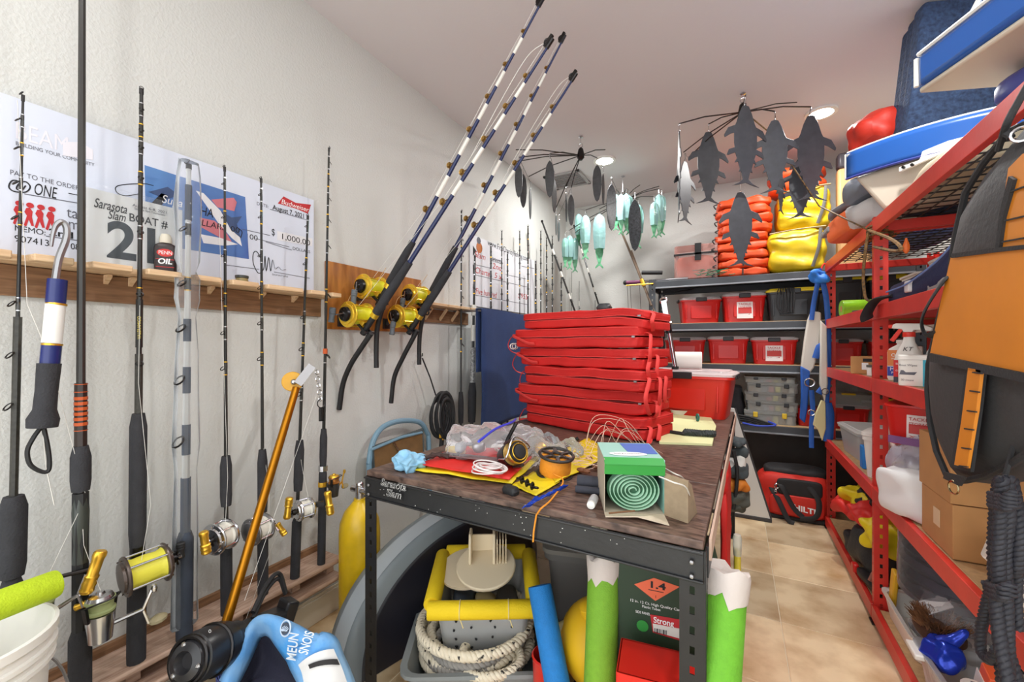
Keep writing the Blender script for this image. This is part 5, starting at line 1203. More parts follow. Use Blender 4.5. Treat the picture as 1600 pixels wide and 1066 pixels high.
LG_ = NOD('green_foam', (124, 178, 48)); 
noodle('green pool noodle standing upright under the table apron, its taped end up', PY(935, 1150, 1.3), PY(944, 872, 1.38), .052, LG_, True)
noodle('green pool noodle slanting behind the upright green one under the table', PY(1050, 1200, 1.36), PY(955, 905, 1.5), .042, LG_)
noodle('green pool noodle with torn white tape end, outside the table right leg', (-.075, 1.02, .001), PY(1137, 897, 1.24), .048, NOD('bright_green_foam', (108, 180, 44)), True)
noodle('bright blue pool noodle leaning under the table', PY(880, 1120, 1.3), PY(843, 915, 1.42), .044, NOD('blue_foam', (28, 124, 200)))
# yellow crate with foam rim
R = RZ(rad(30)); c = V((-.985, 1.575, .145)); R = R @ Mx.Rotation(rad(5), 3, 'X')
t = thing('crate', 'clear drilled crate with yellow foam rim full of pale reels on the rope pile', 'crate', c)
CB = clear('crate_plastic', (200, 202, 202), .5, .3)
g = G().tub([(.33, .3, .03, 0), (.39, .36, .035, .24), (.41, .38, .035, .245), (.41, .38, .035, .255), (.375, .345, .03, .252), (.315, .285, .03, .006)], c, R); part(g, 'tub', CB, t)
YF = M('yellow_foam', (232, 200, 20), .75, bump=.5, bs=150)
for a, b in (((-.215, -.2), (.215, -.2)), ((.205, -.17), (.205, .17)), ((-.205, -.17), (-.205, .17)), ((-.19, .19), (.19, .19))):
    A, B = c+R @ V((*a, .235)), c+R @ V((*b, .235)); L = (B-A).length
    part(G().lathe([(.032, 0), (.034, .004), (.034, L-.004), (.032, L)], A, B-A, 18), 'foam_rim', YF, t)
for x in (-.09, .1): part(G().ring(c+R @ V((x, -.2, .235)), R @ V((1, 0, 0)), .0355, .002, 16, 5).cyl(c+R @ V((x+.005, -.236, .22)), c+R @ V((x+.015, -.238, .19)), .002), 'cable_tie', M('tie_cream', (226, 210, 150), .5), t)
rr = random.Random(6); g = G()
for i in range(16):
    hz_ = .04+.045*(i//4)+rr.uniform(-.01, .01); g.cyl(c+R @ V((-.12+.08*(i % 4)+rr.uniform(-.02, .02), -.1515-.03*hz_/.24-.0035, hz_)), c+R @ V((-.12+.08*(i % 4), -.145, hz_)), .0045, n=8)
part(g, 'drain_hole', INK, t, kind='stuff')
for i in range(6): part(G().pillow(c+R @ V((-.1+.1*(i % 3), -.06+.12*(i//3), .06+.02*(i % 2))), (.1, .11, .1), R, p=3, n=6, amp=.02, freq=15, seed=i), 'content', (M('item_slate', (86, 96, 110), .5), M('item_cream', (224, 204, 150), .5), M('item_dark', (80, 76, 74), .5))[i % 3], t)
CRM = M('cream_board', (226, 210, 180), .55)
reel_c = c+R @ V((-.01, .03, .28)); tt = thing('hand_reel', 'cream plastic hand reel with round flanges on top of the yellow rimmed crate', 'hand reel', reel_c)
part(G().lathe([(.04, 0), (.125, 0), (.13, .004), (.13, .012), (.125, .016), (.04, .016)], reel_c+V((.03, -.02, -.0)), (.12, -.3, 1), 28), 'flange', CRM, tt)
part(G().lathe([(.01, 0), (.13, 0), (.13, .012), (.01, .012)], reel_c+V((-.06, -.02, -.03)), (.0, -.2, 1), 28), 'flange', CRM, tt)
xx = R @ V((1, 0, 0)); yy = R @ V((0, 1, 0))
for dx in (-.06, .045): part(G().prism([(-.045, 0), (.045, 0), (.05, .09), (.03, .125), (-.03, .125), (-.05, .09)], reel_c+xx*dx+V((0, 0, .02)), yy, (0, 0, 1), .012), 'handle_board', CRM, tt, bev=.004)
for i in range(4): part(G().prism([(-.04, 0), (.04, 0), (.04, .11), (-.04, .11)], reel_c+xx*(.062+.013*i)+V((0, 0, .018)), yy, (0, 0, 1), .005), 'slat_board', CRM, tt, bev=.002)
part(G().bar(reel_c+xx*-.055+V((0, 0, .07))+yy*.04, reel_c+xx*.05+V((0, 0, .07))+yy*.04, .08, .008, yy), 'back_board', CRM, tt)
# grey bin of rope
gb = c.copy(); gb = V((-.98, 1.56, 0)); R2 = RZ(rad(30))
t = thing('grey_bin', 'low grey plastic bin holding the rope pile under the table', 'bin', gb)
part(G().tub([(.52, .46, .05, 0), (.6, .54, .06, .15), (.63, .57, .06, .15), (.63, .57, .06, .165), (.58, .52, .05, .16), (.5, .44, .05, .012)], gb, R2), 'tub', M('grey_bin_plastic', (134, 140, 142), .5), t)
ROPE = M('rope_cream', (224, 214, 192), .85, col2=(48, 44, 42), vs=42, lo=.6, hi=.66, bump=.4, bs=160); ROPEG = M('rope_grey', (150, 146, 140), .85, bump=.4, bs=160)
def twist(pts, r, m, name, label, cat='rope', strands=3, pitch=.05, group=None):
    """laid rope: strands wound around the path"""
    g = G(); P = [V(p) for p in pts]; acc = [0]
    for a, b in zip(P[:-1], P[1:]): acc.append(acc[-1]+(b-a).length)
    Q = []; n = max(8, int(acc[-1]/pitch*9)); j = 0
    for i in range(n+1):
        s_ = acc[-1]*i/n
        while j < len(P)-2 and acc[j+1] < s_: j += 1
        Q.append(lerp(P[j], P[j+1], (s_-acc[j])/max(1e-6, acc[j+1]-acc[j])))
    x = None; fr = []
    for i, p in enumerate(Q):
        tg = (Q[min(i+1, n)]-Q[max(i-1, 0)])
        tg = tg.normalized() if tg.length > 1e-6 else V((0, 0, 1))
        x = frame(tg)[0] if x is None else (x-tg*x.dot(tg)).normalized()
        fr.append((x.copy(), tg.cross(x)))
    for k_ in range(strands):
        g.tube([p+(f[0]*cos(2*pi*(i*acc[-1]/n/pitch)+k_*2*pi/strands)+f[1]*sin(2*pi*(i*acc[-1]/n/pitch)+k_*2*pi/strands))*r*.52 for i, (p, f) in enumerate(zip(Q, fr))], r*.5, 6)
    return solo(g, name, m, label, cat, group, ang=60) if label else g
def coil(c, R0, z0, dz, turns, seed, ell=1., rot=0., jit=.02):
    rr = random.Random(seed); pts = []
    ph = rr.uniform(0, 6)
    for i in range(int(turns*14)):
        a = 2*pi*i/14+ph; r_ = R0*(1+.12*math.sin(a*.37+seed)); x, y = r_*cos(a)*ell, r_*sin(a)
        pts.append(V((c[0]+x*cos(rot)-y*sin(rot), c[1]+x*sin(rot)+y*cos(rot), z0+dz*i/(turns*14)+jit*noise.noise(V((i*.3, seed, 0))))))
    return spline(pts, 2)
twist(coil((-1.0, 1.52), .205, .06, .17, 5, 3, 1.05, rad(30)), .021, ROPE, 'rope', 'thick cream rope with black flecks coiled in the grey bin', pitch=.055)
twist(coil((-.86, 1.42), .09, .06, .12, 4, 5, 1.2, rad(30)), .018, ROPE, 'rope', 'smaller cream rope coil at the right front of the grey bin', pitch=.05)
twist(coil((-.98, 1.45), .15, .12, .07, 2.2, 8, 1.1, rad(30)), .02, ROPEG, 'rope', 'grey rope loops lying over the cream coil', pitch=.06)
# dark tubs stacked behind, braided rope on top
t = thing('storage_tub', 'dark grey storage tub behind the blue noodle under the table', 'bin', (-.56, 1.98, 0))
part(G().tub([(.42, .34, .04, 0), (.5, .4, .05, .44), (.53, .43, .05, .44), (.53, .43, .05, .47), (.5, .4, .04, .47)], (-.56, 1.98, 0), RZ(.25)), 'tub', M('dark_tub', (92, 90, 88), .55), t)
part(G().tub([(.545, .445, .05, .471), (.545, .445, .05, .49), (.5, .4, .05, .5)], (-.56, 1.98, 0), RZ(.25)), 'lid', M('tub_lid', (112, 108, 102), .55), t)
solo(G().pillow((-.69, 1.94, .6), (.24, .22, .19), RZ(.2), p=6, n=8, amp=.006), 'grey_box', M('grey_brown_box', (110, 100, 92), .7), 'grey brown box standing on the dark storage tub', 'box', ang=60)
for i in range(5):
    x = -.63+.035*i; twist(spline([V((x+.08, 1.84-.01*i, .7)), V((x+.09, 1.78, .62)), V((x+.08, 1.75, .55)), V((x+.09, 1.78, .53))], 6), .019, ROPE, 'braided_rope', 'hank of pale braided rope hanging over the tub, %s strand from the left' % ('first', 'second', 'third', 'fourth', 'fifth')[i], 'rope', pitch=.07, group='braided rope strands over the dark tub')
twist(spline([V((-.45, 1.62, .52)), V((-.44, 1.56, .42)), V((-.46, 1.52, .34)), V((-.52, 1.48, .27)), V((-.6, 1.47, .22))], 6), .016, ROPE, 'rope', 'cream rope running down through the pale splice tube', pitch=.05)
a, b = PY(872, 985, 1.47), PY(905, 968, 1.5)
solo(G().lathe([(.018, 0), (.022, .004), (.022, (b-a).length-.004), (.018, (b-a).length)], a, b-a, 16), 'splice_tube', M('splice_cream', (206, 192, 150), .6, var=.25, vs=40), 'pale tube sleeve on the rope above the yellow ball', 'tube')
solo(G().b2((-.54, 1.42, 0), (-.36, 1.6, .138)), 'storage_box', M('dark_tub2', (70, 68, 66), .6), 'small dark box under the yellow buoy ball', 'box', bev=.008)
c = V((-.44, 1.52, .295)); t = thing('buoy_ball', 'big yellow buoy ball under the table behind the green noodle', 'buoy', (c.x, c.y, .14))
part(G().ball(c, .155, 28), 'ball', M('yellow_buoy', (226, 178, 26), .5), t); part(G().lathe([(.03, 0), (.026, .03), (.012, .035)], c+V((-.03, -.06, .137)), (-.2, -.4, 1), 14), 'neck', M('yellow_buoy', (226, 178, 26), .5), t)
solo(G().lathe([(.05, 0), (.055, .01), (.06, .26), (.064, .27), (.058, .275), (.053, .02), (.001, .02)], (-.6, 1.4, 0), (0, 0, 1), 22), 'red_pail', REDP, 'red pail edge beside the blue noodle under the table', 'pail')
# green firework carton and red basket
GB = M('carton_dark_green', (36, 58, 40), .55)
t = thing('green_carton', 'dark green carton with orange 1.4 hazard diamond under the table', 'carton', (-.2, 1.48, .0))
R3 = RZ(rad(8)); bc = V((-.235, 1.5, .36))
part(G().box(bc, (.36, .25, .72), R3), 'carton', GB, t, bev=.004)
fo = bc+R3 @ V((0, -.1255, 0)); fx = R3 @ V((1, 0, 0))
def onf(px, py):
    r = ray(px, py); n = R3 @ V((0, -1, 0)); k_ = (fo-V((0, 0, CAM_H))).dot(n)/r.dot(n); return V((0, 0, CAM_H))+r*k_
OD = M('hazard_orange', (226, 104, 70), .6); fnrm = R3 @ V((0, -1, 0))
q = [onf(*p)+fnrm*.0006 for p in ((991, 913), (1022, 903), (1062, 917), (1024, 939))]; part(G().loops([q, [p+fnrm*.0006 for p in q]]), 'hazard_diamond', OD, t, ang=0)
text('1.4', INK, t, onf(1013, 917)+fnrm*.002, fx, (0, 0, 1), width=.045, size=.02, bold=.03)
part(G().bar(onf(1013, 921)+fnrm*.001, onf(1037, 926)+fnrm*.001, .0015, .002), 'print_line', INK, t)
text('1', INK, t, onf(1023, 934)+fnrm*.002, fx, (0, 0, 1), size=.009)
text('12 in. 12 Ct. High Quality Cartons', WHITEINK, t, onf(984, 939)+fnrm*.001, fx, (0, 0, 1), width=.17, size=.008)
text('Plastic Tubes', WHITEINK, t, onf(1003, 949)+fnrm*.001, fx, (0, 0, 1), width=.055, size=.008)
text('SIDE PANEL', WHITEINK, t, onf(993, 957)+fnrm*.001, fx, (0, 0, 1), width=.045, size=.008)
q = onf(1004, 978); part(G().lathe([(.018, 0), (.018, .001)], q+fnrm*.0005, fnrm, 18), 'print_dot', M('print_green', (50, 140, 60), .5), t)
q = [onf(*p)+fnrm*.0008 for p in ((1016, 960), (1062, 968), (1066, 1002), (1020, 988))]; part(G().loops([q, [p+fnrm*.0006 for p in q]]), 'label', M('carton_red_label', (190, 44, 50), .6), t, ang=0)
q = [onf(*p)+fnrm*.0016 for p in ((1020, 974), (1062, 982), (1064, 998), (1021, 986))]; part(G().loops([q, [p+fnrm*.0006 for p in q]]), 'label', M('carton_white_label', (226, 220, 214), .6), t, ang=0)
text('Strong', WHITEINK, t, onf(1021, 972)+fnrm*.0022, fx, (0, 0, 1), width=.06, size=.018, bold=.02)
g = G()
for i, w_ in enumerate((2, 1, 3, 1, 2, 1, 1, 3, 1, 2)):
    p = onf(1023+i*2.0, 984.5+i*.4)+fnrm*.0026; g.box(p, (.0011*w_, .0006, .014), R3)
part(g, 'bar_code', INK, t, kind='stuff')
t = thing('red_basket', 'upturned red plastic basket with square holes in front of the green carton', 'basket', (-.2, 1.3, 0))
rc_ = V((-.17, 1.235, 0)); R4 = RZ(rad(8)); g = G(); Hb, Wb, Db = .5, .26, .14
RBK = M('red_basket_plastic', (214, 36, 26), .35)
y_ = -Db/2
g.box(rc_+R4 @ V((0, y_, Hb-.05)), (Wb, .005, .1), R4)
for r_ in range(9):
    g.box(rc_+R4 @ V((0, y_, .02+.044*r_)), (Wb, .005, .026), R4)
for cx_ in range(11):
    g.box(rc_+R4 @ V((-Wb/2+.008+.0245*cx_, y_, .2)), (.014, .0045, .4), R4)
part(g, 'front_wall', RBK, t)
for s_ in (-1, 1): part(G().box(rc_+R4 @ V((s_*Wb/2, 0, Hb/2)), (.005, Db, Hb), R4), 'side_wall', RBK, t)
part(G().box(rc_+R4 @ V((0, -y_, Hb/2)), (Wb, .005, Hb), R4), 'back_wall', RBK, t); part(G().box(rc_+V((0, 0, Hb-.003)), (Wb, Db, .006), R4), 'base', RBK, t)
part(G().tub([(Wb+.03, Db+.03, .02, .0), (Wb+.03, Db+.03, .02, .012), (Wb-.004, Db-.004, .02, .012), (Wb-.004, Db-.004, .02, .0)], rc_, R4), 'rim', RBK, t)
# gear at the table right side
t = thing('red_gear_bag', 'long red fabric bag hanging flat on the right side of the work table', 'bag', (-.04, 2.1, .08))
part(G().pillow((-.041, 2.12, .46), (.032, .62, .76), p=6, n=12, amp=.012, freq=9, seed=7), 'body', RC, t, ang=60); part(G().pillow((-.044, 1.95, .835), (.03, .2, .06), p=3, n=6, amp=.012, freq=20, seed=8), 'tied_end', RC, t, ang=60)
t = thing('gear_bundle', 'hanging bundle of grey gloves and orange cloth beyond the red bag', 'clothing', (.02, 2.85, .35))
SL = M('slate_glove', (72, 82, 86), .75, var=.3, vs=15); OC = M('orange_cloth', (216, 128, 40), .7, bump=.4, bs=25)
for (px, py), d_, m_, nm in (((1140, 690), (.1, .12, .06), SL, 'glove'), ((1147, 706), (.14, .05, .05), SL, 'sleeve'), ((1140, 722), (.1, .1, .1), M('white_cloth', (220, 220, 214), .7), 'cloth'), ((1146, 732), (.12, .14, .1), SL, 'glove'), ((1146, 756), (.12, .16, .08), OC, 'orange_cloth'), ((1147, 775), (.12, .18, .1), M('camo', (92, 96, 88), .75, var=.4, vs=14), 'camo_cloth'), ((1143, 790), (.09, .12, .07), M('camo', (92, 96, 88), .75), 'camo_cloth')):
    p = PY(px, py, 2.9); p.x = max(p.x, .0); part(G().pillow(p, d_, RZ(.3), p=2.6, n=9, amp=.03, freq=18, seed=py), nm, m_, t, ang=60)
part(G().tube(spline([PY(1146, 705, 2.82), PY(1152, 735, 2.82), PY(1150, 770, 2.82), PY(1146, 796, 2.82)], 5), .01, 6), 'strap', HB, t)
t = thing('light_stick', 'yellow tube with a clear cap standing on the tiles by the taped green noodle', 'tube', (.004, 1.6, 0))
part(G().cyl((.004, 1.6, 0), (.004, 1.6, .71), .011), 'tube', M('yellow_liquid', (206, 186, 60), .3), t); part(G().lathe([(.012, .69), (.013, .7), (.014, .745), (.011, .76), (.001, .76)], (.004, 1.6, 0), n=14), 'cap', clear('cap_clear', (230, 230, 220), .4), t)
# ================================================================ small things on the wall shelf
p = PX(259, 411, -1.775); k = depth(p)/FPX
t = thing('oil_bottle', 'small black reel oil bottle with cream cap and red oval label on the wall shelf', 'bottle', (p.x, p.y, 1.656))
hb = 46*k
part(G().tub([(26*k, 15*k, 4*k, 0), (27*k, 16*k, 4*k, 2*k), (27*k, 16*k, 4*k, 38*k), (24*k, 14*k, 4*k, 43*k), (14*k, 11*k, 4*k, 46*k)], (p.x, p.y, 1.6565), RZ(rad(62))), 'bottle', M('bottle_black', (46, 34, 32), .4), t)
part(G().lathe([(7.5*k, 46*k), (8*k, 47*k), (7.5*k, 55*k), (5.5*k, 60*k), (4*k, 60.5*k)], (p.x, p.y, 1.6565), n=16), 'cap', M('cap_cream', (216, 208, 190), .5), t)
fx = RZ(rad(62)) @ V((1, 0, 0)); fn = RZ(rad(62)) @ V((0, -1, 0)); q = V((p.x, p.y, 1.6565))+fn*8.1*k
part(G().loops([[q+Z*30*k+fx*10*k*cos(a)+Z*6*k*sin(a)+fn*z for a in [i*pi/10 for i in range(20)]] for z in (.0002, .0009)]), 'oval_label', M('oval_red', (206, 48, 44), .5), t, ang=0)
text('PENN', WHITEINK, t, q+Z*27.5*k-fx*8*k+fn*.0014, fx, Z, width=16*k, size=5.5*k)
text('OIL', WHITEINK, t, q+Z*13*k-fx*9*k+fn*.0008, fx, Z, width=17*k, size=8*k, bold=.03, shear=.15)
for z in (20, 8): part(G().box(q+Z*z*k+fn*.0004, (22*k, .0005, 1*k), RZ(rad(62))), 'label_line', REDINK, t)
p = PX(378, 429, -1.775)
t = thing('jar', 'small glass jar with dark lid standing on the wall shelf below the signature', 'jar', (p.x, p.y, 1.656))
part(G().lathe([(.02, 0), (.0225, .002), (.0225, .016), (.02, .018)], (p.x, p.y, 1.6565), n=18), 'glass', M('jar_gold', (150, 134, 90), .3), t)
part(G().lathe([(.023, .018), (.024, .019), (.024, .028), (.02, .029), (.001, .029)], (p.x, p.y, 1.6565), n=18), 'lid', M('jar_lid', (58, 60, 56), .4), t)

# ================================================================ left foreground
bk = (-1.52, .225)
for i, (z0, lb) in enumerate(((0, 'lower white bucket in the left foreground corner'), (.37, 'upper white bucket standing on the lower one, in the left foreground corner'))):
    t = thing('bucket', lb, 'bucket', (bk[0], bk[1], z0), 'white buckets stacked in the corner')
    part(G().lathe([(.125, 0), (.13, .004), (.142, .28), (.153, .282), (.153, .292), (.145, .294), (.146, .31), (.156, .312), (.156, .322), (.148, .324), (.149, .345), (.158, .347), (.158, .366), (.15, .368), (.146, .36), (.124, .012), (.001, .012)], (bk[0], bk[1], z0+.001), n=36), 'tub', WHITEP, t)
    if i: part(G().tube(spline([V((bk[0]+.158, bk[1]-.02, z0+.33)), V((bk[0]+.17, bk[1]+.02, z0+.25)), V((bk[0]+.12, bk[1]+.14, z0+.16)), V((bk[0]-.05, bk[1]+.17, z0+.2)), V((bk[0]-.15, bk[1]+.07, z0+.33))], 5), .0035, 6), 'handle', STEEL, t)
a, b = PX(-60, 968, -1.50), PX(88, 912, -1.53)
noodle('lime pool noodle end poking in over the white bucket', a, b, .034, NOD('lime_foam', (190, 216, 30)))
# black trolling motor head and blue vest on a low locker hidden under them
solo(G().b2((-1.5, .45, 0), (-1.12, .86, .3)), 'storage_box', M('dark_tub', (92, 90, 88), .55), 'plain grey storage box on the floor beneath the black motor and blue vest', 'box', bev=.015)
MB = M('motor_black', (36, 36, 39), .32, bump=.05)
t = thing('trolling_motor', 'black electric trolling motor head with cable lying under the blue vest', 'motor', (-1.4, .75, .3))
a, b = PX(285, 1075, -1.43), PX(345, 985, -1.43); a.z = .33+.03; b = PX(372, 1000, -1.43)
m0, m1 = PX(300, 1030, -1.40), PX(420, 975, -1.50); ax = (m1-m0).normalized()
part(G().lathe([(.02, -.012), (.03, -.03), (.05, -.022), (.055, -.008), (.066, 0), (.07, .02), (.07, .1), (.064, .12), (.057, .125), (.055, .16), (.001, .161)], m0, ax, 26), 'housing', MB, t)
part(G().ring(m0-ax*.012, ax, .06, .007, 26, 8).ring(m0+ax*.07, ax, .071, .005, 26, 6), 'trim_band', DARKMETAL, t)
for i in range(3):
    x, y, z = frame(ax); part(G().ball(m0-ax*.022+(x*cos(i*2.1)+y*sin(i*2.1))*.045, .008, 8), 'bolt', CHROME, t)
part(G().bar(m0+ax*.15, m1+ax*.1, .075, .075, (0, 0, 1)), 'control_arm', MB, t, bev=.012)
part(G().bar(m0+ax*.17+V((.042, -.02, .02)), m1+ax*.06+V((.042, -.02, .02)), .012, .012), 'arm_rail', M('rail_sand', (170, 150, 118), .5), t)
part(G().bar(m1+ax*.05+V((0, 0, -.06)), m1+ax*.1+V((.02, 0, .07)), .07, .05), 'end_bracket', MB, t, bev=.008)
for dz in (0, .02): part(G().tube(spline([m0+ax*.2+V((0, .03, .04+dz)), m0+ax*.26+V((-.03, .05, .1+dz)), m0+ax*.33+V((-.03, .05, .13+dz)), m1+ax*.05+V((0, .03, .08+dz*.3))], 6), .008, 8), 'power_cable', BLACK, t)
text('o', WHITEINK, t, PX(326, 990, -1.38), ax, V((-.4, 0, 1)), size=.014)
# blue vest
VB = M('vest_blue', (66, 150, 220), .55, col2=(150, 190, 224), vs=7, bump=.3, bs=120); VD = M('vest_lining', (30, 30, 48), .85, bump=.5, bs=120); VW = M('vest_white', (214, 214, 214), .6)
t = thing('life_vest', 'light blue and white buoyancy vest with a hand emblem, lying open in the foreground', 'life vest', (-1.12, .72, .3))
def fp(px, py, z): return PZ(px, py, z)
# shell outline in the photo mapped onto a domed surface: outer rim and inner arm hole
outer = [(352, 1066, .34), (372, 1020, .40), (398, 978, .46), (416, 968, .49), (440, 972, .5), (470, 985, .5), (498, 1001, .48), (510, 994, .48), (525, 1003, .46), (534, 1026, .42), (545, 1050, .38), (556, 1080, .33)]
inner = [(360, 1086, .33), (384, 1040, .37), (402, 1000, .41), (414, 990, .43), (424, 992, .44), (436, 1008, .44), (446, 1022, .43), (452, 1030, .42), (458, 1044, .40), (464, 1056, .38), (468, 1066, .36), (472, 1092, .33)]
O_ = spline([fp(*p) for p in outer], 4); I_ = spline([fp(*p) for p in inner], 4); nO = len(O_)
def shell(a, b):
    i = a*(nO-1); j = int(min(i, nO-2)); f = i-j; o_ = lerp(O_[j], O_[j+1], f); n_ = lerp(I_[j], I_[j+1], f)
    p = lerp(n_, o_, b); p = p+V((.35, -.45, .8)).normalized()*(.05*math.sin(pi*b)**.7); return p
part(G().grid(shell, 44, 10), 'front_panel', VB, t, ang=80, solid=.02)
def liner(a, b):
    i = a*(nO-1); j = int(min(i, nO-2)); f = i-j; n_ = lerp(I_[j], I_[j+1], f); c_ = lerp(I_[0], I_[-1], a)+V((-.03, .06, -.02))
    return lerp(n_, c_, b)+V((-.3, .5, -.5))*(.05*math.sin(pi*b))
part(G().grid(liner, 30, 8), 'lining', VD, t, ang=80, solid=.006)
part(G().tube(I_, .008, 7), 'binding', VD, t)
def on(a, b, lift=.016): return shell(a, b)+V((.35, -.45, .8)).normalized()*lift
part(G().grid(lambda u, v: on(.80+.19*u, .12+.78*v, .03), 10, 8), 'white_panel', VW, t, ang=80)
part(G().grid(lambda u, v: on(.87+.035*u, .3+.58*v, .036), 4, 8), 'belt', HB, t, ang=80)
cc = on(.46, .5, .02); nx = (on(.5, .5)-on(.42, .5)).normalized(); ny = (on(.46, .8)-on(.46, .2)).normalized(); cc = on(.46, .5, .024)
part(G().ring(cc, nx.cross(ny), .021, .0025, 24, 5), 'emblem_ring', M('emblem_pale', (190, 206, 226), .5), t)
part(G().lathe([(.0165, 0), (.0165, .003)], cc, nx.cross(ny), 20), 'emblem', M('emblem_dark', (70, 78, 92), .5), t)
g = G()
for i in range(4): g.bar(cc+nx*(-.009+.006*i)-ny*.002+nx.cross(ny)*.004, cc+nx*(-.009+.006*i)+ny*(.009+.003*(i in (1, 2)))+nx.cross(ny)*.004, .004, .002)
g.ball(cc-ny*.006+nx.cross(ny)*.003, (.009, .008, .002), 10); g.bar(cc-ny*.006+nx*.008+nx.cross(ny)*.004, cc+nx*.014+nx.cross(ny)*.004, .004, .002)
part(g, 'hand_emblem', M('emblem_pale', (190, 206, 226), .5), t)
for s_, q0, q1 in (('MEUN', (.76, .1), (.54, .58)), ('SNOIS', (.79, .36), (.585, .86))):
    A, B = on(*q0, .034), on(*q1, .034); d_ = (B-A); up_ = (d_.cross(V((.35, -.45, .8)))).normalized()*-1
    text(s_, M('emblem_pale2', (206, 214, 222), .5), t, A, d_, V((.35, -.45, .8)).cross(d_), width=d_.length, size=.03, bold=.012)
rr = random.Random(12); g = G()
for i in range(60):
    q = fp(352+rr.uniform(-14, 14), 1058+rr.uniform(-8, 14), .34); g.tube([q, q+V((rr.uniform(-.02, .02), rr.uniform(-.02, .02), .03+rr.random()*.02))], .0025, 4)
solo(g, 'wash_mitt', M('indigo_pile', (70, 78, 130), .9), 'shaggy indigo wash mitt at the bottom edge inside the blue vest', 'mitt', kind='stuff')

# scuba tank
t = thing('scuba_tank', 'yellow scuba tank with chrome valve standing between rod rack and work table', 'tank', (-1.605, 1.425, 0))
o = (-1.605, 1.425, .001)
part(G().lathe([(.07, 0), (.092, .01), (.095, .03), (.095, .5), (.09, .55), (.07, .6), (.04, .635), (.028, .65), (.028, .66), (.001, .66)], o, n=32), 'cylinder', M('tank_yellow', (226, 186, 24), .35, var=.25, vs=12), t)
part(G().cyl((o[0], o[1], .66), (o[0], o[1], .72), .02).cyl((o[0]-.05, o[1], .7), (o[0]+.05, o[1], .7), .016).ball((o[0]+.055, o[1], .7), .02, 10).ball((o[0], o[1], .725), .02, 10), 'valve', CHROME, t)
# inflatable
L0 = V((-1.44, 1.15, 0)); dr = V((.2, .98, 0)).normalized(); ax = V((dr.y, -dr.x, 0)); ctr = L0+dr*.68
t = thing('inflatable_tube', 'grey and black inflatable boat end standing on the floor behind the table left leg', 'inflatable', (ctr.x, ctr.y, 0))
def arch(prof, n=40, rx=.68, rz=.54):
    Ls = []
    for r, u in prof:
        Ls.append([ctr+ax*u-dr*(r*rx*cos(pi*j/n))+V((0, 0, .002+r*rz*(sin(pi*j/n)**.85))) for j in range(n+1)])
    g = G(); m_ = n+1; g.v = [p for l in Ls for p in l]
    for i in range(len(Ls)-1):
        for j in range(n): a_ = i*m_+j; g.f.append([a_, a_+1, a_+m_+1, a_+m_])
    return g
part(arch([(.05, -.11), (.94, -.105), (.985, -.09), (1, -.05), (1, 0), (.985, .025), (.94, .045), (.86, .06)]), 'rim_panel', M('pvc_grey', (132, 142, 148), .38, var=.1, vs=6), t, ang=60)
part(arch([(.86, .06), (.8, .066), (.6, .075), (.3, .08), (.02, .08)]), 'face_panel', M('pvc_black', (34, 34, 44), .35, bump=.2, bs=12), t, ang=60)
part(arch([(.875, .0585), (.868, .0615), (.855, .0625)]), 'seam_tape', M('seam_dark', (60, 62, 70), .5), t)
part(arch([(1.002, -.05), (1.003, 0), (.988, .027)], n=40), 'wear_strip', M('pvc_light', (166, 174, 180), .35), t, ang=60)
# folding chair frame with card panel, leaning along the wall
cx_ = -1.79
C_ = lambda px, py, x=cx_: PX(px, py, x)
t = thing('folding_chair', 'folding frame of pale blue tube with a framed brown panel leaning at the wall', 'chair', (cx_, 1.9, 0))
BT = M('pale_blue_tube', (118, 152, 172), .4)
lp = [C_(577, 745), C_(577, 722), C_(583, 690), C_(598, 668), C_(625, 658), C_(655, 660), C_(667, 676), C_(670, 700)]
lp = [V((cx_, lp[0].y, .01))]+lp+[V((cx_, lp[-1].y+.02, .01))]
part(G().tube(spline(lp, 6), .016, 10), 'frame', BT, t)
q = [C_(582, 700, cx_+.01), C_(659, 672, cx_+.01), C_(661, 716, cx_+.01), C_(584, 748, cx_+.01)]
part(G().tube(q, .012, 6, closed=True), 'panel_frame', M('frame_slate', (66, 76, 78), .5), t)
part(G().loops([q, [p+V((.006, 0, 0)) for p in q]]), 'panel', M('brown_panel', (140, 106, 66), .7, var=.3, vs=12), t, ang=0)
part(G().bar(C_(613, 690, cx_+.02), C_(627, 712, cx_+.03), .02, .008), 'latch', CHROME, t)
part(G().tube([C_(580, 703, cx_+.02), C_(625, 684, cx_+.02), C_(659, 676, cx_+.02)], .009, 8), 'cross_tube', BT, t)
# hanging cable coil
p = PX(684, 652, -1.79)
t = thing('cable_coil', 'black cable coil with brass ends hung on the wall below the right gold reel', 'cable', p)
g = G()
for i in range(7): g.ring(p+V((.008*i+.02, .006*(i-3), .004*(i % 3))), (1, -.55+.05*i, .04*(i-3)), .06+.006*(i % 3), .0075, 22, 6, sx=1)
for v in g.v: v.z = p.z+(v.z-p.z)*2.1
part(g, 'loops', BLACK, t, ang=60)
part(G().tube([PX(660, 560, -1.80), PX(672, 590, -1.79), PX(681, 618, -1.78)], .005, 6), 'hanging_loop', BLACK, t)
part(G().tube([p+V((.03, 0, .15)), p+V((.04, .01, 0)), p+V((.03, .0, -.2))], .016, 8), 'bundle', BLACK, t)
for dy, dz in ((-.03, -.1), (.0, -.12), (.05, -.06), (.06, -.1)): part(G().cyl(p+V((.045, dy, dz)), p+V((.045, dy, dz-.03)), .009, n=8), 'brass_end', GOLD, t)
solo(G().tube([PX(660, 556, XL), PX(660, 556, -1.8), PX(660, 552, -1.8)], .004, 6), 'wall_hook', DARKMETAL, 'small wall hook holding the black cable coil', 'hook')
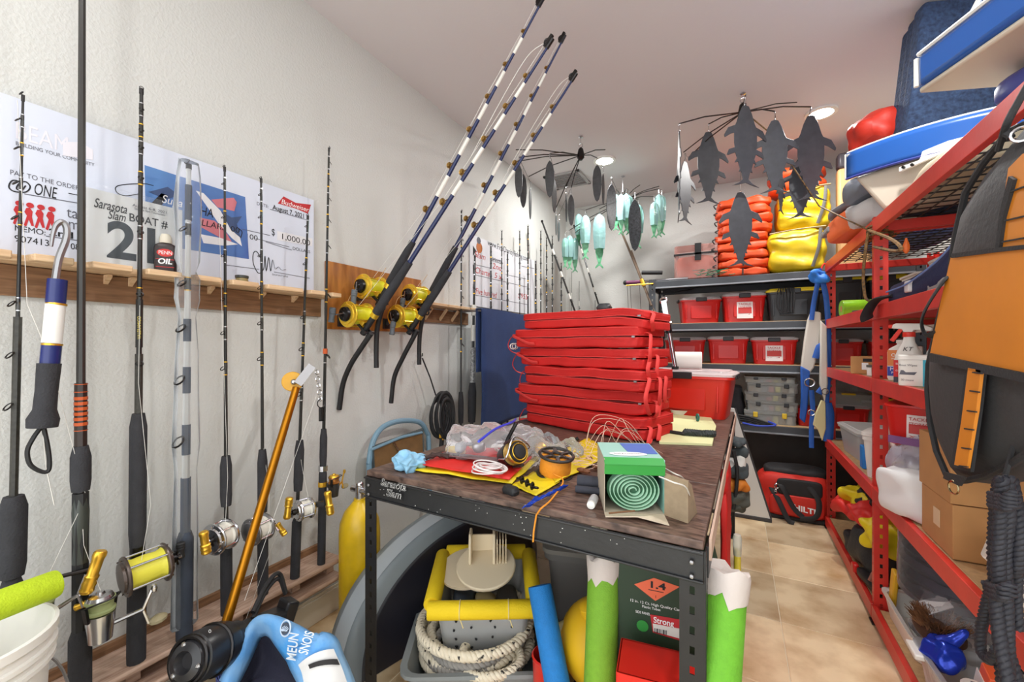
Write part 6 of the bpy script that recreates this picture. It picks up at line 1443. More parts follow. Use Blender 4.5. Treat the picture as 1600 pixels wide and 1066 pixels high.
# towel on its bar
T0, T1 = PX(748, 476, -1.64), PX(836, 492, -1.64); zt_ = 1.655
bar_ = thing('towel_bar', 'metal bar under the navy towel fixed to the left wall', 'bar', (-1.75, 3.1, zt_))
part(G().tube([(XL, T0.y+.02, zt_), (-1.64, T0.y+.02, zt_), (-1.64, T1.y-.02, zt_), (XL, T1.y-.02, zt_)], .009, 8), 'bar', STEEL, bar_)
def tw_(a, b):
    y = T0.y+(T1.y-T0.y)*a; s_ = b*1.5-.45
    if s_ < 0: x, z = -1.664, zt_+s_
    else: x, z = -1.614+.012*noise.noise(V((a*5, s_*2, 0)))+.01*s_*sin(a*9), zt_-s_*.82
    if abs(s_) < .04: x = -1.64+.025*s_/.04; z = zt_+.012+.004*sin(a*7)
    return V((x, y+.02*s_*(a-.4), z))
solo(G().grid(tw_, 16, 40), 'navy_towel', M('navy_terry', (46, 66, 112), .95, bump=.8, bs=220, var=.25, vs=5), 'navy terry towel draped over the bar beside the red cushion stack', 'towel', ang=80, solid=.008)
# dark camera-like lump on the cushion stack top
p = PY(944, 476, 2.28); p.z = zz+.012
solo(G().tub([(.075, .05, .015, -.012), (.085, .06, .02, 0), (.06, .04, .015, .022)], p, RZ(-.1)), 'eyeglass_case', M('case_dark', (56, 58, 60), .35), 'small dark case lying on top of the red cushion stack', 'case', ang=60)

# ================================================================ on the red shelving
L2, L3, L4, L5, LT = 1.598, 1.236, .691, .091, 2.042
# boat seats on top
UB = M('seat_blue', (32, 88, 166), .3, coat=.3); UBD = M('seat_indigo', (64, 74, 148), .35); UWH = M('seat_shell', (206, 196, 178), .45); UPI = M('seat_piping', (226, 226, 220), .4)
A, B = V((.52, 2.66, 0)), V((.84, 2.44, 0)); fx_ = (B-A).normalized(); fy_ = V((-fx_.y, fx_.x, 0)); ang_ = math.atan2(fx_.y, fx_.x); Rs = RZ(ang_)
t = thing('boat_bench', 'blue cushioned boat seat with beige shell, lower one on the red rack top', 'boat seat', (.75, 2.65, LT))
def sec(z, x0, x1, y0, y1): return [A+fx_*x0+fy_*y0+Z*z, A+fx_*x1+fy_*y0+Z*z, A+fx_*x1+fy_*y1+Z*z, A+fx_*x0+fy_*y1+Z*z]
part(G().loops([sec(2.045, .12, .5, .0, .2), sec(2.25, -.0, .58, -.0, .3)]), 'shell', UWH, t, bev=.02, seg=3)
# upholstered front band, bowed
def band(a, b):
    y = -.035*sin(pi*a); return A+fx_*(-.02+.66*a)+fy_*(y-.01)+Z*(2.245+.125*b+.03*a*a*0-.06*a*a)
part(G().grid(band, 14, 6), 'front_bolster', UB, t, ang=80, solid=.018)
part(G().tube([band(i/14, 1)+Z*.004 for i in range(15)], .007, 6).tube([band(0, i/5)-fx_*.006 for i in range(6)], .007, 6), 'piping', UPI, t)
part(G().tube([band(i/14, 0)-fy_*.012-Z*.004 for i in range(15)], .006, 6), 'welt', UBD, t)
part(G().grid(lambda a, b: A+fx_*(-.02+.64*a)+fy_*(.3*b-.02)+Z*(2.355-.06*a*a+.02*sin(pi*b)), 10, 8), 'seat_top', UPI, t, ang=80, solid=.02)
part(G().prism([(.2, 2.185), (.36, 2.215), (.5, 2.19), (.63, 2.13), (.66, 2.19), (.6, 2.235), (.5, 2.25), (.36, 2.26), (.28, 2.25), (.27, 2.215), (.2, 2.21)], A-fy_*.062, fx_, Z, -.012), 'bracket', UPI, t, bev=.004)
for x in (.22, .25): part(G().cyl(A-fy_*.064+fx_*x+Z*2.2, A-fy_*.076+fx_*x+Z*2.2, .006, n=8), 'screw', DARKMETAL, t)
# upper seat leaning: visible underside slab
t = thing('boat_bench', 'big blue edged boat seat, upper one above the other seat on the rack', 'boat seat', (.85, 2.0, 2.3))
P0 = V((.575, 2.0, 2.30)); ex = V((.39, -.92, .0)).normalized(); ey = V((.92, .39, .03)).normalized()
def slab(z0, z1, x0, x1, y0, y1, m, nm, bev=.02, rake=0):
    Ls = [[P0+ex*x+ey*(y)+Z*z for x, y in ((x0-r_, y0-r_), (x1+r_, y0-r_), (x1+r_, y1+r_), (x0-r_, y1+r_))] for z, r_ in ((z0, 0), (z1, rake))]
    return part(G().loops(Ls), nm, m, t, bev=bev, seg=3)
slab(0, .02, 0, .95, 0, .34, UWH, 'base_panel', .008); slab(.022, .14, -.005, .96, -.005, .35, UB, 'cushion', .02)
part(G().tube([P0+Z*.14, P0+ex*.95+Z*.14], .008, 6).tube([P0+Z*.03-ex*.008, P0+Z*.13-ex*.008], .008, 6), 'piping', UPI, t)
part(G().pillow(P0+ex*.5+ey*.25+Z*.26, (.36, .7, .3), Mx((ey, ex, Z)).transposed(), p=4, n=10), 'backrest', UBD, t, ang=60)
part(G().tube([P0+ex*.16+ey*.02+Z*.145, P0+ex*.3+ey*.02+Z*.3, P0+ex*.6+ey*.02+Z*.42], .008, 6), 'piping', UPI, t)
part(G().pillow(P0+ex*.2+ey*.3+Z*-.07, (.3, .3, .1), Mx((ey, ex, Z)).transposed(), p=4, n=8), 'arm_bolster', UBD, t, ang=60)
part(G().prism([(0, 0), (.1, .0), (.14, -.1), (.1, -.2), (.05, -.19), (.06, -.1), (.0, -.03)], P0+ex*.06+ey*.3+Z*-.002, ex, Z, .05), 'hinge_bracket', UPI, t, bev=.012)
# navy folded rug, cushions, red vests behind
RUG = M('navy_rug', (52, 72, 104), .95, bump=1.0, bs=120, col2=(30, 42, 66), vs=60)
Rr = RZ(rad(12)) @ Mx.Rotation(rad(6), 3, 'Y')
t = thing('folded_rug', 'navy shaggy rug folded upright on the rack top reaching the ceiling', 'rug', (1.0, 2.85, LT))
for i in range(3): part(G().box(V((1.03, 2.79+.086*i, 2.545)), (.6, .084, .97), Rr), 'fold', RUG, t, bev=.02, seg=3)
def onr(px, py, z): return PZ(px, py, z)
a = PY(1309, 290, 4.3); b = PY(1362, 255, 4.3)
solo(G().b2((a.x, 4.3, 2.022), (b.x, 4.4, b.z)), 'vinyl_cushion', M('tan_vinyl', (208, 164, 112), .5), 'tan vinyl seat back cushion standing on the grey shelving end', 'seat back', bev=.02)
solo(G().b2((a.x, 4.298, b.z+.001), (b.x, 4.4, b.z+.13)), 'padded_roll', M('dark_vinyl', (64, 60, 66), .4), 'dark padded cap resting on the tan seat back', 'cushion', bev=.02)
t = thing('gear_pile', 'pile of stacked red and white life vests behind the lower boat seat', 'life vest', (.8, 3.05, LT))
for z, d_, m_ in ((.09, (.3, .3, .17), VW), (.25, (.28, .3, .15), M('vest_grey', (120, 126, 136), .6)), (.40, (.26, .28, .14), VW), (.55, (.3, .28, .18), M('red_vest', (206, 52, 36), .5, bump=.4, bs=20))):
    part(G().pillow(V((.72, 3.02, LT+z)), d_, RZ(.3), p=2.8, n=8, amp=.04, freq=10, seed=int(z*100)), 'vest', m_, t, ang=60)
# orange cushion, grey buckles, blue mesh roll on far bay top
p = PX(1332, 358, .66)
t = thing('life_vest', 'orange foam vest jutting over the far end of the red rack top', 'life vest', (.68, 3.2, LT))
part(G().pillow(V((.70, 3.22, LT+.085)), (.34, .44, .15), RZ(.1), p=5, n=8, amp=.015, freq=8, seed=4), 'panel', M('orange_vest', (236, 110, 54), .55, bump=.3, bs=30), t, ang=60)
part(G().pillow(V((.72, 3.24, LT+.19)), (.38, .44, .05), RZ(.1), p=5, n=8, amp=.012, freq=8, seed=6), 'grey_panel', M('vest_grey', (120, 126, 136), .6), t, ang=60)
for y in (3.02, 3.1, 3.18): part(G().box((.535, y+.3, LT+.1+.03*(y-3.0)), (.05, .06, .035)), 'buckle', M('buckle_grey', (130, 134, 136), .5), t, bev=.008)
solo(G().pillow(V((.97, 3.66, LT+.25)), (.4, .4, .27), RZ(.1), p=4, n=8, amp=.02, freq=9, seed=9), 'grey_vest', M('vest_grey2', (150, 154, 160), .6, bump=.3), 'grey padded vest on the blue mesh bag, far red rack top', 'life vest', ang=60)
BM = M('blue_mesh', (34, 70, 176), .35, col2=(150, 180, 230), vs=90)
solo(G().pillow(V((.97, 3.6, LT+.06)), (.42, .6, .11), None, p=4, n=12, amp=.012, freq=15, seed=3), 'mesh_bag', BM, 'shiny blue mesh bag lying on the wire deck of the red rack', 'bag', ang=60)
solo(G().pillow(V((.93, 2.3, LT+.06)), (.5, .5, .11), None, p=5, n=8, amp=.01), 'canvas_cushion', M('beige_canvas', (206, 194, 168), .8), 'beige cushion lying over the wire deck near the orange bag', 'cushion', ang=60)
# rope lashed round the middle post
p = V((RF-.02, RY[1], 1.985)); CR = M('camo_cord', (150, 112, 60), .7, col2=(40, 34, 28), vs=70)
g = G()
for i in range(4): g.ring(V((RF+.025, RY[1]+.015, 1.955+.014*i)), (.05*(i % 2), .1, 1), .048, .006, 16, 6)
g.tube(spline([p, PX(1392, 374, .58), PX(1408, 388, .56), PX(1396, 392, .57), PX(1366, 386, .59)], 6), .007, 6)
g.tube(spline([p, p+V((-.01, .02, -.1)), p+V((-.01, .06, -.22)), p+V((.0, .07, -.33)), p+V((.02, .05, -.36))], 6), .007, 6)
g.tube([p, PY(1280, 322, 3.3), PY(1240, 262, 3.25), PY(1200, 205, 3.2), c3], .0045, 5)
solo(g, 'tie_cord', CR, 'mottled brown cord lashed to the middle red post and run to the rig', 'cord')
p = PX(1416, 385, .63); solo(G().tube(spline([p+V((0, 0, .035)), p, p-V((0, 0, .03))], 3), [.003, .006, .01, .012, .012, .01, .004], 8), 'orange_float', M('orange_float', (232, 110, 40), .5), 'small orange float dangling under the red rack top beam', 'float')
# level 2
pts = [PX(1390, 470, .60), PX(1405, 461, .60), PX(1430, 446, .62), PX(1455, 425, .66), PX(1478, 395, .70)]; pts[0].z = max(pts[0].z, L2+.02)
pts = spline([V((.64, 2.52, L2+.03)), V((.66, 2.3, L2+.045)), V((.7, 2.1, L2+.12)), V((.74, 1.98, L2+.24)), V((.78, 1.9, L2+.34))], 6)
t = thing('padded_strap', 'navy padded shoulder strap curving up from the second red shelf', 'strap', pts[0]-V((0, 0, .03)))
part(G().tube(pts, .05, 10, flat=.35, up=(0, 0, 1)), 'pad', M('navy_pad', (34, 42, 78), .75, bump=.3, bs=90), t, ang=60)
part(G().tube([p+V((-.03, -.012, .018)) for p in pts], .0035, 5), 'piping', M('piping_blue', (110, 140, 200), .5), t)
part(G().tube(spline([pts[0]+V((0, -.03, 0)), pts[0]+V((-.05, .05, -.01)), pts[0]+V((-.075, .1, -.07)), pts[0]+V((-.07, .12, -.1))], 5), .032, 8, flat=.25, up=(0, 1, 0)), 'strap_end', M('black_cloth', (36, 36, 40), .8), t)
part(G().pillow(V((.72, 2.2, L2+.03)), (.1, .3, .06), RZ(.2), p=3, n=7, amp=.015, freq=20), 'clear_wrap', clear('wrap', (220, 222, 226), .4), t, ang=60)
part(G().box(V((.645, 2.33, L2+.05)), (.03, .05, .05)), 'buckle', VW, t, bev=.006)
tote('storage_box', 'pale grey storage box behind the navy strap on the second red shelf', 'box', (.98, 2.45, L2), .4, .36, .2, R=RZ(pi/2*0), m=M('pale_box', (186, 184, 176), .5), lid=M('pale_lid', (206, 204, 196), .5), handle=False)
tote('storage_box', 'white cardboard box with grey print on the second red shelf by the post', 'box', (.95, 2.95, L2), .3, .28, .2, m=M('white_box', (206, 202, 194), .6), handle=False, ribs=False)
a, b = V((.66, 3.72, L2+.062)), V((.9, 3.74, L2+.062))
t = thing('tape_roll', 'lime green foil roll lying on the far second red shelf', 'roll', (.78, 3.73, L2))
part(G().lathe([(.02, 0), (.06, 0), (.061, .004), (.061, .236), (.06, .24), (.02, .24)], a, b-a, 20), 'roll', M('lime_foil', (150, 210, 40), .3, var=.2, vs=14), t); part(G().lathe([(.018, -.001), (.022, -.001), (.022, .243), (.018, .243)], a, b-a, 14), 'core', CARD, t)
solo(G().lathe([(.02, 0), (.05, .0), (.052, .03), (.02, .032)], (.72, 3.45, L2+.0), n=18), 'tape_roll', STR, 'grey tape roll beside the lime foil roll on the second red shelf', 'roll')
# level 3
def bottle(name, label, c, w_, d_, h, m, neck, capm, R, group=None):
    t = thing(name, label, 'bottle', c, group); c = V(c)
    part(G().tub([(w_*.9, d_*.9, .012, 0), (w_, d_, .016, .01), (w_, d_, .016, h*.7), (w_*.9, d_*.9, .018, h*.78), (neck*2.2, neck*2.2, neck*.9, h*.88), (neck*2, neck*2, neck*.95, h*.93)], c, R), 'body', m, t)
    part(G().lathe([(neck*1.25, h*.92), (neck*1.25, h), (neck*.9, h*1.005), (.001, h*1.005)], c, n=18), 'cap', capm, t)
    return t
Rk = RZ(rad(-33)); fxk = Rk @ V((1, 0, 0)); fnk = Rk @ V((0, -1, 0))
c = PX(1378, 597, .66); c = V((.69, 2.60, L3))
t = bottle('cleaner_bottle', 'white and orange flat cleaner bottle beside the middle red post', c, .1, .06, .19, WHITEP, .017, WHITEP, Rk)
part(G().box(c+Z*.105+fnk*.0308, (.088, .001, .075), Rk), 'orange_label', M('label_orange', (222, 132, 70), .5), t); part(G().box(c+Z*.042+fnk*.0308, (.088, .001, .044), Rk), 'blue_label', M('label_blue', (44, 70, 170), .5), t)
text('Oil &', WHITEINK, t, c+Z*.112-fxk*.03+fnk*.0316, fxk, Z, width=.045, bold=.02); text('Wax & Stain', WHITEINK, t, c+Z*.098-fxk*.03+fnk*.0316, fxk, Z, width=.055); text('Remover', WHITEINK, t, c+Z*.085-fxk*.01+fnk*.0316, fxk, Z, width=.035); text('Marine', WHITEINK, t, c+Z*.045-fxk*.035+fnk*.0316, fxk, Z, width=.06); text('Products', WHITEINK, t, c+Z*.03-fxk*.03+fnk*.0316, fxk, Z, width=.055)
def spray(label, c, s, m, trig, collar, R):
    t = thing('spray_bottle', label, 'bottle', c, 'trigger spray bottles on the third red shelf'); x_, n_ = R @ V((1, 0, 0)), R @ V((0, -1, 0)); c = V(c)
    part(G().tub([(.085*s, .06*s, .02*s, 0), (.09*s, .066*s, .022*s, .01*s), (.09*s, .066*s, .022*s, .1*s), (.075*s, .058*s, .022*s, .135*s), (.04*s, .036*s, .016*s, .175*s), (.034*s, .032*s, .015*s, .2*s)], c, R), 'body', m, t)
    part(G().lathe([(.02*s, .198*s), (.021*s, .2*s), (.021*s, .217*s), (.018*s, .219*s)], c, n=18), 'collar', collar, t)
    part(G().loops([[c+x_*px_*s+Z*pz_*s+n_*o_*s for px_, pz_ in ((-.05, .252), (-.055, .236), (-.02, .232), (-.014, .217), (.014, .217), (.02, .228), (.075, .22), (.078, .234), (.04, .254), (-.04, .258))] for o_ in (-.014, .014)]), 'trigger_head', WHITEP, t, bev=.003)
    part(G().lathe([(.006*s, 0), (.009*s, .001), (.009*s, .014*s), (.005*s, .015*s)], c-x_*.053*s+Z*.245*s, -x_, 10), 'nozzle', collar, t)
    part(G().bar(c-x_*.024*s+Z*.234*s, c-x_*.058*s+Z*.18*s, .016*s, .008*s, n_), 'trigger', trig, t, bev=.002)
    return t, x_, n_
TRG = M('trigger_red', (222, 54, 40), .4)
c = V((.67, 2.44, L3)); t, x_, n_ = spray('white spray bottle with red trigger and handwritten letters on the third red shelf', c, 1.02, WHITEP, TRG, TRG, Rk)
text('KT', INK, t, c+Z*.14-x_*.012+n_*.032, x_, Z+n_*-.25, width=.034, shear=.2)
part(G().box(c+Z*.062-x_*.008+n_*.0342, (.066, .001, .075), Rk), 'red_label', M('label_red2', (206, 40, 44), .5), t); part(G().box(c+Z*.014-x_*.006+n_*.0342, (.07, .001, .024), Rk), 'dark_label', M('label_dark', (60, 64, 76), .5), t)
part(G().lathe([(.014, 0), (.014, .001)], c+Z*.104+n_*.034, n_, 14), 'label_badge', M('label_gold', (222, 180, 60), .5), t)
for i, s_ in enumerate(('SUPER', 'CLEAN')): text(s_, WHITEINK, t, c+Z*(.08-.03*i)-x_*.034+n_*.0352, x_, Z, width=.03)
spray('clear spray bottle with white trigger behind the handwritten one', V((.77, 2.45, L3)), 1.0, clear('bottle_clear', (226, 228, 226), .5, .2), WHITEP, WHITEP, RZ(rad(150)))
c = V((.652, 2.275, L3)); t = thing('wipes_box', 'white tub of wipes with teal end on the third red shelf before the spray bottles', 'box', c)
part(G().tub([(.1, .075, .01, 0), (.104, .08, .012, .004), (.104, .08, .012, .105)], c, Rk), 'body', WHITEP, t); part(G().tub([(.108, .084, .012, .106), (.108, .084, .012, .122), (.1, .076, .012, .126)], c, Rk), 'lid', WHITEP, t)
part(G().box(c+fxk*.0405+Z*.06+fnk*.001, (.026, .0815, .118), Rk), 'teal_end', M('teal_label', (54, 170, 196), .5), t)
text('Boat Wipes', GREYINK, t, c-fxk*.045+Z*.08+fnk*.042, fxk, Z, width=.055); part(G().prism([(-.025, 0), (.022, 0), (.03, .012), (-.005, .01), (-.012, .018), (-.02, .018), (-.022, .01)], c-fxk*.02+Z*.045+fnk*.0408, fxk, Z, -.0006), 'boat_print', GREYINK, t, ang=0)
text('30 count', GREYINK, t, c-fxk*.04+Z*.02+fnk*.042, fxk, Z, width=.04)
c = V((.72, 3.12, L3)); t = thing('carton', 'small brown carton with white sticker on the far third red shelf', 'carton', c)
part(G().box(c+Z*.05, (.18, .2, .1), Rk), 'box', CARD, t, bev=.002); part(G().box(c+Z*.045-fxk*.02+fnk*.1005, (.03, .001, .04), Rk), 'sticker', WHITEINK, t); part(G().box(c+Z*.08+fxk*.02+fnk*.1005, (.1, .001, .018), Rk), 'print', INK, t)
c = V((.665, 2.92, L3)); t = thing('jar', 'small white tub of paste on the third red shelf left of the post', 'jar', c); part(G().lathe([(.035, 0), (.036, .04), (.034, .045), (.001, .045)], c, n=18), 'tub', WHITEP, t); part(G().lathe([(.038, .046), (.038, .058), (.001, .059)], c, n=18), 'lid', STR, t)
c = V((.66, 2.82, L3)); t = thing('tin', 'small brown tin leaning by the middle red post', 'tin', c); part(G().tub([(.06, .035, .008, 0), (.062, .036, .008, .045), (.05, .03, .008, .05)], c, Rk), 'tin', M('tin_brown', (120, 66, 54), .4, .3), t); part(G().lathe([(.012, 0), (.012, .001)], c+Z*.024+fnk*.019, fnk, 12), 'tin_badge', WHITEINK, t)
c = V((.82, 2.95, L3)); t = thing('lure_packet', 'upright white packet with orange flame print behind the tin', 'packet', c); part(G().box(c+Z*.08, (.09, .012, .16), Rk), 'packet', WHITEP, t, bev=.002)
part(G().prism([(-.01, 0), (.01, 0), (.014, .04), (.004, .09), (-.004, .05), (-.014, .03)], c+Z*.04+fxk*.015+fnk*.0068, fxk, Z, -.0006), 'flame_print', M('flame', (226, 110, 40), .5), t, ang=0)
# level 4 far bay
GB_ = M('grey_bin_clear', (170, 174, 176), .35)
tote('storage_bin', 'grey translucent bin with pale lid on the fourth red shelf far bay', 'bin', (.80, 3.42, L4), .34, .44, .19, R=RZ(rad(4)), m=GB_, lid=M('bin_lid', (200, 202, 200), .4), handle=False)
solo(G().b2((.64, 3.06, L4), (.74, 3.12, L4+.13)), 'blue_box', M('blue_carton', (36, 130, 214), .5), 'small bright blue box beside the white pail on the fourth red shelf', 'box', bev=.004)
c = V((.73, 2.93, L4)); t = thing('white_pail', 'white square pail with red emblem on the fourth red shelf', 'pail', c)
part(G().tub([(.17, .17, .03, 0), (.2, .2, .035, .2), (.21, .21, .035, .2), (.21, .21, .035, .22), (.2, .2, .035, .222)], c, RZ(-.4)), 'body', WHITEP, t); part(G().tub([(.216, .216, .035, .223), (.216, .216, .035, .24), (.19, .19, .03, .246)], c, RZ(-.4)), 'lid', WHITEP, t)
e = c+Z*.12+RZ(-.4) @ V((.01, -.097, 0)); ex_, en_ = RZ(-.4) @ V((1, 0, 0)), RZ(-.4) @ V((0, -1, 0))
part(G().loops([[e+ex_*.045*cos(a)*(1+.25*sin(3*a))+Z*.045*sin(a)*(1+.2*cos(2*a))+en_*z for a in [i*pi/12 for i in range(24)]] for z in (-.002, .001)]), 'emblem', M('emblem_red', (206, 44, 40), .5), t, ang=0); part(G().ring(e+en_*.0012, en_, .018, .004, 14, 4), 'emblem_swirl', WHITEP, t)
# level 4 near bay
c = V((.77, 2.53, L4)); tote('storage_bin', 'low clear bin with white rim under the red labelled bin on the red shelf', 'bin', c, .26, .3, .27, R=RZ(rad(-10)), m=GB_, lid=WHITEP, handle=False)
tote('tool_bin', 'red bin with white printing stacked right under the third red shelf', 'bin', (.745, 2.50, L4+.272), .25, .26, .2, R=RZ(rad(-24)), m=REDP, handle=False, ribs=False, lab=('TACKLE', 'STORAGE', 'x 4'))
zipbag('clear zip bag of grey parts with purple zip, leaning below the red labelled bin', V((.66, 2.36, L4+.2)), (.17, .05, .2), RZ(rad(-35)), 21, 6, None, clear('purple_film', (206, 200, 214), .35)); 
p = V((.65, 2.34, L4+.29)); solo(G().bar(p+V((-.06, .05, .012)), p+V((.07, -.05, .012)), .012, .03), 'zip_strip', M('zip_purple', (120, 80, 130), .5), 'purple zip strip along the clear bag of grey parts', 'zip strip')
c = V((.665, 2.28, L4)); t = thing('white_jug', 'crumpled white plastic jug lying on the front edge of the fourth red shelf', 'jug', c)
part(G().pillow(c+Z*.1, (.25, .14, .19), RZ(rad(-42)), p=9, n=20, amp=.012, freq=14, seed=2, wave=lambda u: V((0, .02*abs(u.x+u.z*.6)-.012 if u.y < 0 else 0, 0))), 'body', M('milky_plastic', (224, 226, 226), .35, bump=.3, bs=12), t, ang=60)
c1 = V((.85, 2.03, L4)); t = thing('cardboard_box', 'closed brown cardboard box on the fourth red shelf', 'cardboard box', c1)
part(G().box(c1+Z*.092, (.44, .26, .18)), 'box', CARD, t, bev=.003); part(G().box(c1+V((-.2215, -.01, .1)), (.002, .05, .06)), 'sticker', M('tape_pale', (214, 186, 150), .6), t); part(G().b2((c1.x-.221, c1.y-.02, L4+.1825), (c1.x+.22, c1.y+.02, L4+.184)), 'tape', M('tape_tan', (200, 160, 110), .4), t)
c2 = V((.86, 2.06, L4+.186)); t = thing('cardboard_box', 'open brown cardboard box standing on the closed one behind the orange bag', 'cardboard box', c2)
for (x0, x1, y0, y1) in ((-.235, .22, -.16, -.154), (-.235, -.229, -.154, .1), (.214, .22, -.154, .1), (-.235, .22, .1, .106)): part(G().b2((c2.x+x0, c2.y+y0, c2.z), (c2.x+x1, c2.y+y1, c2.z+.2)), 'wall_panel', CARD, t)
part(G().b2((c2.x-.229, c2.y-.154, c2.z), (c2.x+.214, c2.y+.1, c2.z+.005)), 'base_panel', CARD, t)
solo(G().pillow(c2+V((-.02, -.0, .16)), (.4, .22, .1), None, p=3, n=8, amp=.03, freq=14), 'foam_sheet', M('foam_cream', (220, 212, 190), .7), 'cream packing foam in the open cardboard box', 'packing foam', ang=60)
solo(G().b2((.98, 2.2, L4), (1.2, 2.28, L4+.36)), 'orange_carton', M('orange_white_carton', (222, 90, 50), .5), 'orange and white carton edge behind the hanging orange bag', 'carton', bev=.003)
bkt = V((.745, 1.69, L4)); t = thing('plastic_basket', 'white perforated plastic basket on the fourth red shelf before the cardboard box', 'basket', bkt); Rb = RZ(rad(-25))
part(G().tub([(.16, .16, .03, 0), (.2, .2, .035, .1), (.225, .225, .04, .115), (.225, .225, .04, .12), (.19, .19, .035, .112), (.15, .15, .03, .006)], bkt, Rb), 'body', WHITEP, t)
g = G()
for i in range(5):
    for j in range(3): g.box(bkt+Rb @ V((-.06+.03*i, -.0865-.0055*j-.0015, .028+.026*j)), (.012, .006, .01), Rb); g.box(bkt+Rb @ V((-.0865-.0055*j-.0015, -.06+.03*i, .028+.026*j)), (.006, .012, .01), Rb)
part(g, 'hole', GREYINK, t, kind='stuff')
t = thing('cup', 'white tapered cup standing in the perforated basket', 'cup', bkt+V((.02, .0, .008))); part(G().lathe([(.03, 0), (.033, .002), (.042, .12), (.045, .123), (.04, .122), (.031, .006), (.001, .006)], bkt+V((.02, .01, .008)), n=24), 'cup', WHITEP, t)
# level 5
MBK = M('mesh_black', (40, 42, 46), .6, bump=.6, bs=60)
t = thing('mesh_bag', 'black mesh gear bag on the lowest red shelf far bay', 'bag', (.76, 3.12, L5)); part(G().pillow((.76, 3.12, L5+.13), (.28, .4, .26), RZ(.1), p=3.4, n=10, amp=.035, freq=9, seed=3), 'body', MBK, t, ang=60)
part(G().pillow((.70, 3.3, L5+.06), (.16, .3, .12), RZ(.1), p=3, n=8, amp=.03, freq=12, seed=6), 'lower_flap', MBK, t, ang=60)
t = thing('life_vest', 'yellow, red and black vest heaped on the black mesh bag', 'life vest', (.76, 3.2, L5+.27))
for (x, y, z, d_, m_, nm) in ((.74, 3.38, .34, (.22, .34, .12), FYEL, 'yellow_panel'), (.70, 3.15, .31, (.2, .24, .09), FRED, 'red_panel'), (.72, 2.93, .28, (.2, .2, .16), FYEL, 'yellow_panel'), (.66, 3.42, .26, (.14, .3, .08), FRED, 'red_panel'), (.8, 3.2, .36, (.24, .4, .12), HB, 'black_panel')):
    part(G().pillow((x, y, L5+z), d_, RZ(.3), p=3, n=16, amp=.04, freq=17, seed=int(x*100+y*9)), nm, m_, t, ang=60)
t = thing('shoe_pair', 'black strapped sandal with red heel on the lowest red shelf end', 'sandal', (.64, 3.0, L5)); part(G().pillow((.66, 2.92, L5+.03), (.1, .24, .05), RZ(.15), p=4, n=8, amp=.006), 'sole', BLACK, t, ang=60); part(G().box((.605, 3.05, L5+.03), (.03, .05, .05)), 'heel_tab', REDP, t, bev=.008)
part(G().tube(spline([(.63, 2.86, L5+.05), (.66, 2.88, L5+.1), (.7, 2.9, L5+.05)], 4), .012, 6, flat=.4), 'strap', M('tan_strap', (160, 100, 80), .6), t)
for i in range(6):
    z = L5+.21+.056*i; t = thing('hose_ring', 'film wrapped black coil, %s of the stack on the lowest red shelf' % ('lowest', 'second', 'third', 'fourth', 'fifth', 'top')[i], 'hose coil', (.88, 2.5, z), 'film wrapped black coils')
    part(G().lathe([(.1, .006), (.16, 0), (.2, .004), (.215, .026), (.2, .05), (.16, .054), (.1, .048)], (.875+.008*(i % 2), 2.5, z), n=36), 'coil', M('wrapped_black', (62, 60, 74), .25, var=.4, vs=12), t)
t = thing('film_wrap', 'clear film wrapped round the stack of black coils', 'film', (.88, 2.5, L5+.21)); part(G().lathe([(.226, .0), (.228, .1), (.224, .2), (.23, .34)], (.879, 2.5, L5+.212), n=30), 'film', clear('wrap_film', (210, 214, 224), .04, .1), t)
tote('storage_box', 'dark box carrying the film wrapped coils on the lowest red shelf', 'box', (1.0, 2.5, L5), .34, .34, .208, m=M('dark_tub', (92, 90, 88), .55), handle=False, ribs=False)
c = V((.73, 2.48, L5)); t = thing('white_tray', 'long white plastic tray full of clear bagged parts on the lowest red shelf', 'tray', c)
part(G().tub([(.15, .36, .03, 0), (.18, .42, .035, .1), (.2, .445, .04, .104), (.2, .445, .04, .11), (.165, .405, .035, .104), (.13, .34, .03, .006)], c, RZ(0)), 'tray', WHITEP, t)
zipbag('large clear bag with paper slip in the white tray on the lowest red shelf', V((.84, 2.34, L5+.16)), (.34, .36, .26), RZ(.1), 31, 9, None, clear('bag_film', (240, 242, 246), .26, .12))
solo(G().box(V((.72, 2.32, L5+.25)), (.09, .1, .002), Mx.Rotation(rad(-35), 3, 'Y')), 'paper_slip', VW, 'white printed paper slip on the large clear bag in the tray', 'paper')
solo(G().box(V((.665, 2.62, L5+.15)), (.02, .05, .18), Mx.Rotation(rad(14), 3, 'X')), 'yellow_lever', M('lever_yellow', (226, 176, 40), .5), 'yellow plastic lever standing up in the far end of the white tray', 'lever', bev=.006)
BR = M('bristle_brown', (150, 104, 66), .9, col2=(80, 50, 30), vs=40)
c = V((.70, 2.23, L5+.22)); t = thing('bristle_brush', 'brown bristle brush head lying over the clear bags on the lowest red shelf', 'brush', c-Z*.06)
g = G(); rr = random.Random(8)
for i in range(420):
    a = rr.uniform(0, 2*pi); r_ = rr.uniform(.02, .07); q = c+V((r_*cos(a), r_*sin(a)*1.2, -.01)); d_ = V((cos(a)*.6+rr.uniform(-.3, .3), sin(a)*.6+rr.uniform(-.3, .3), .7)).normalized(); g.tube([q, q+d_*.045], [.0022, .001], 3)
part(g, 'bristles', BR, t, kind='stuff'); part(G().pillow(c-Z*.03, (.14, .17, .06), None, p=3, n=8), 'core', M('core_brown', (70, 44, 28), .8), t, ang=60)
c = V((.78, 2.02, L5)); t = thing('clear_bin', 'clear plastic bin holding the blue bag at the front of the lowest red shelf', 'bin', c)
part(G().tub([(.27, .3, .03, 0), (.31, .36, .04, .15), (.335, .385, .045, .154), (.335, .385, .045, .162), (.295, .345, .04, .158), (.25, .28, .03, .006)], c, RZ(.05)), 'bin', CLEARBIN, t)
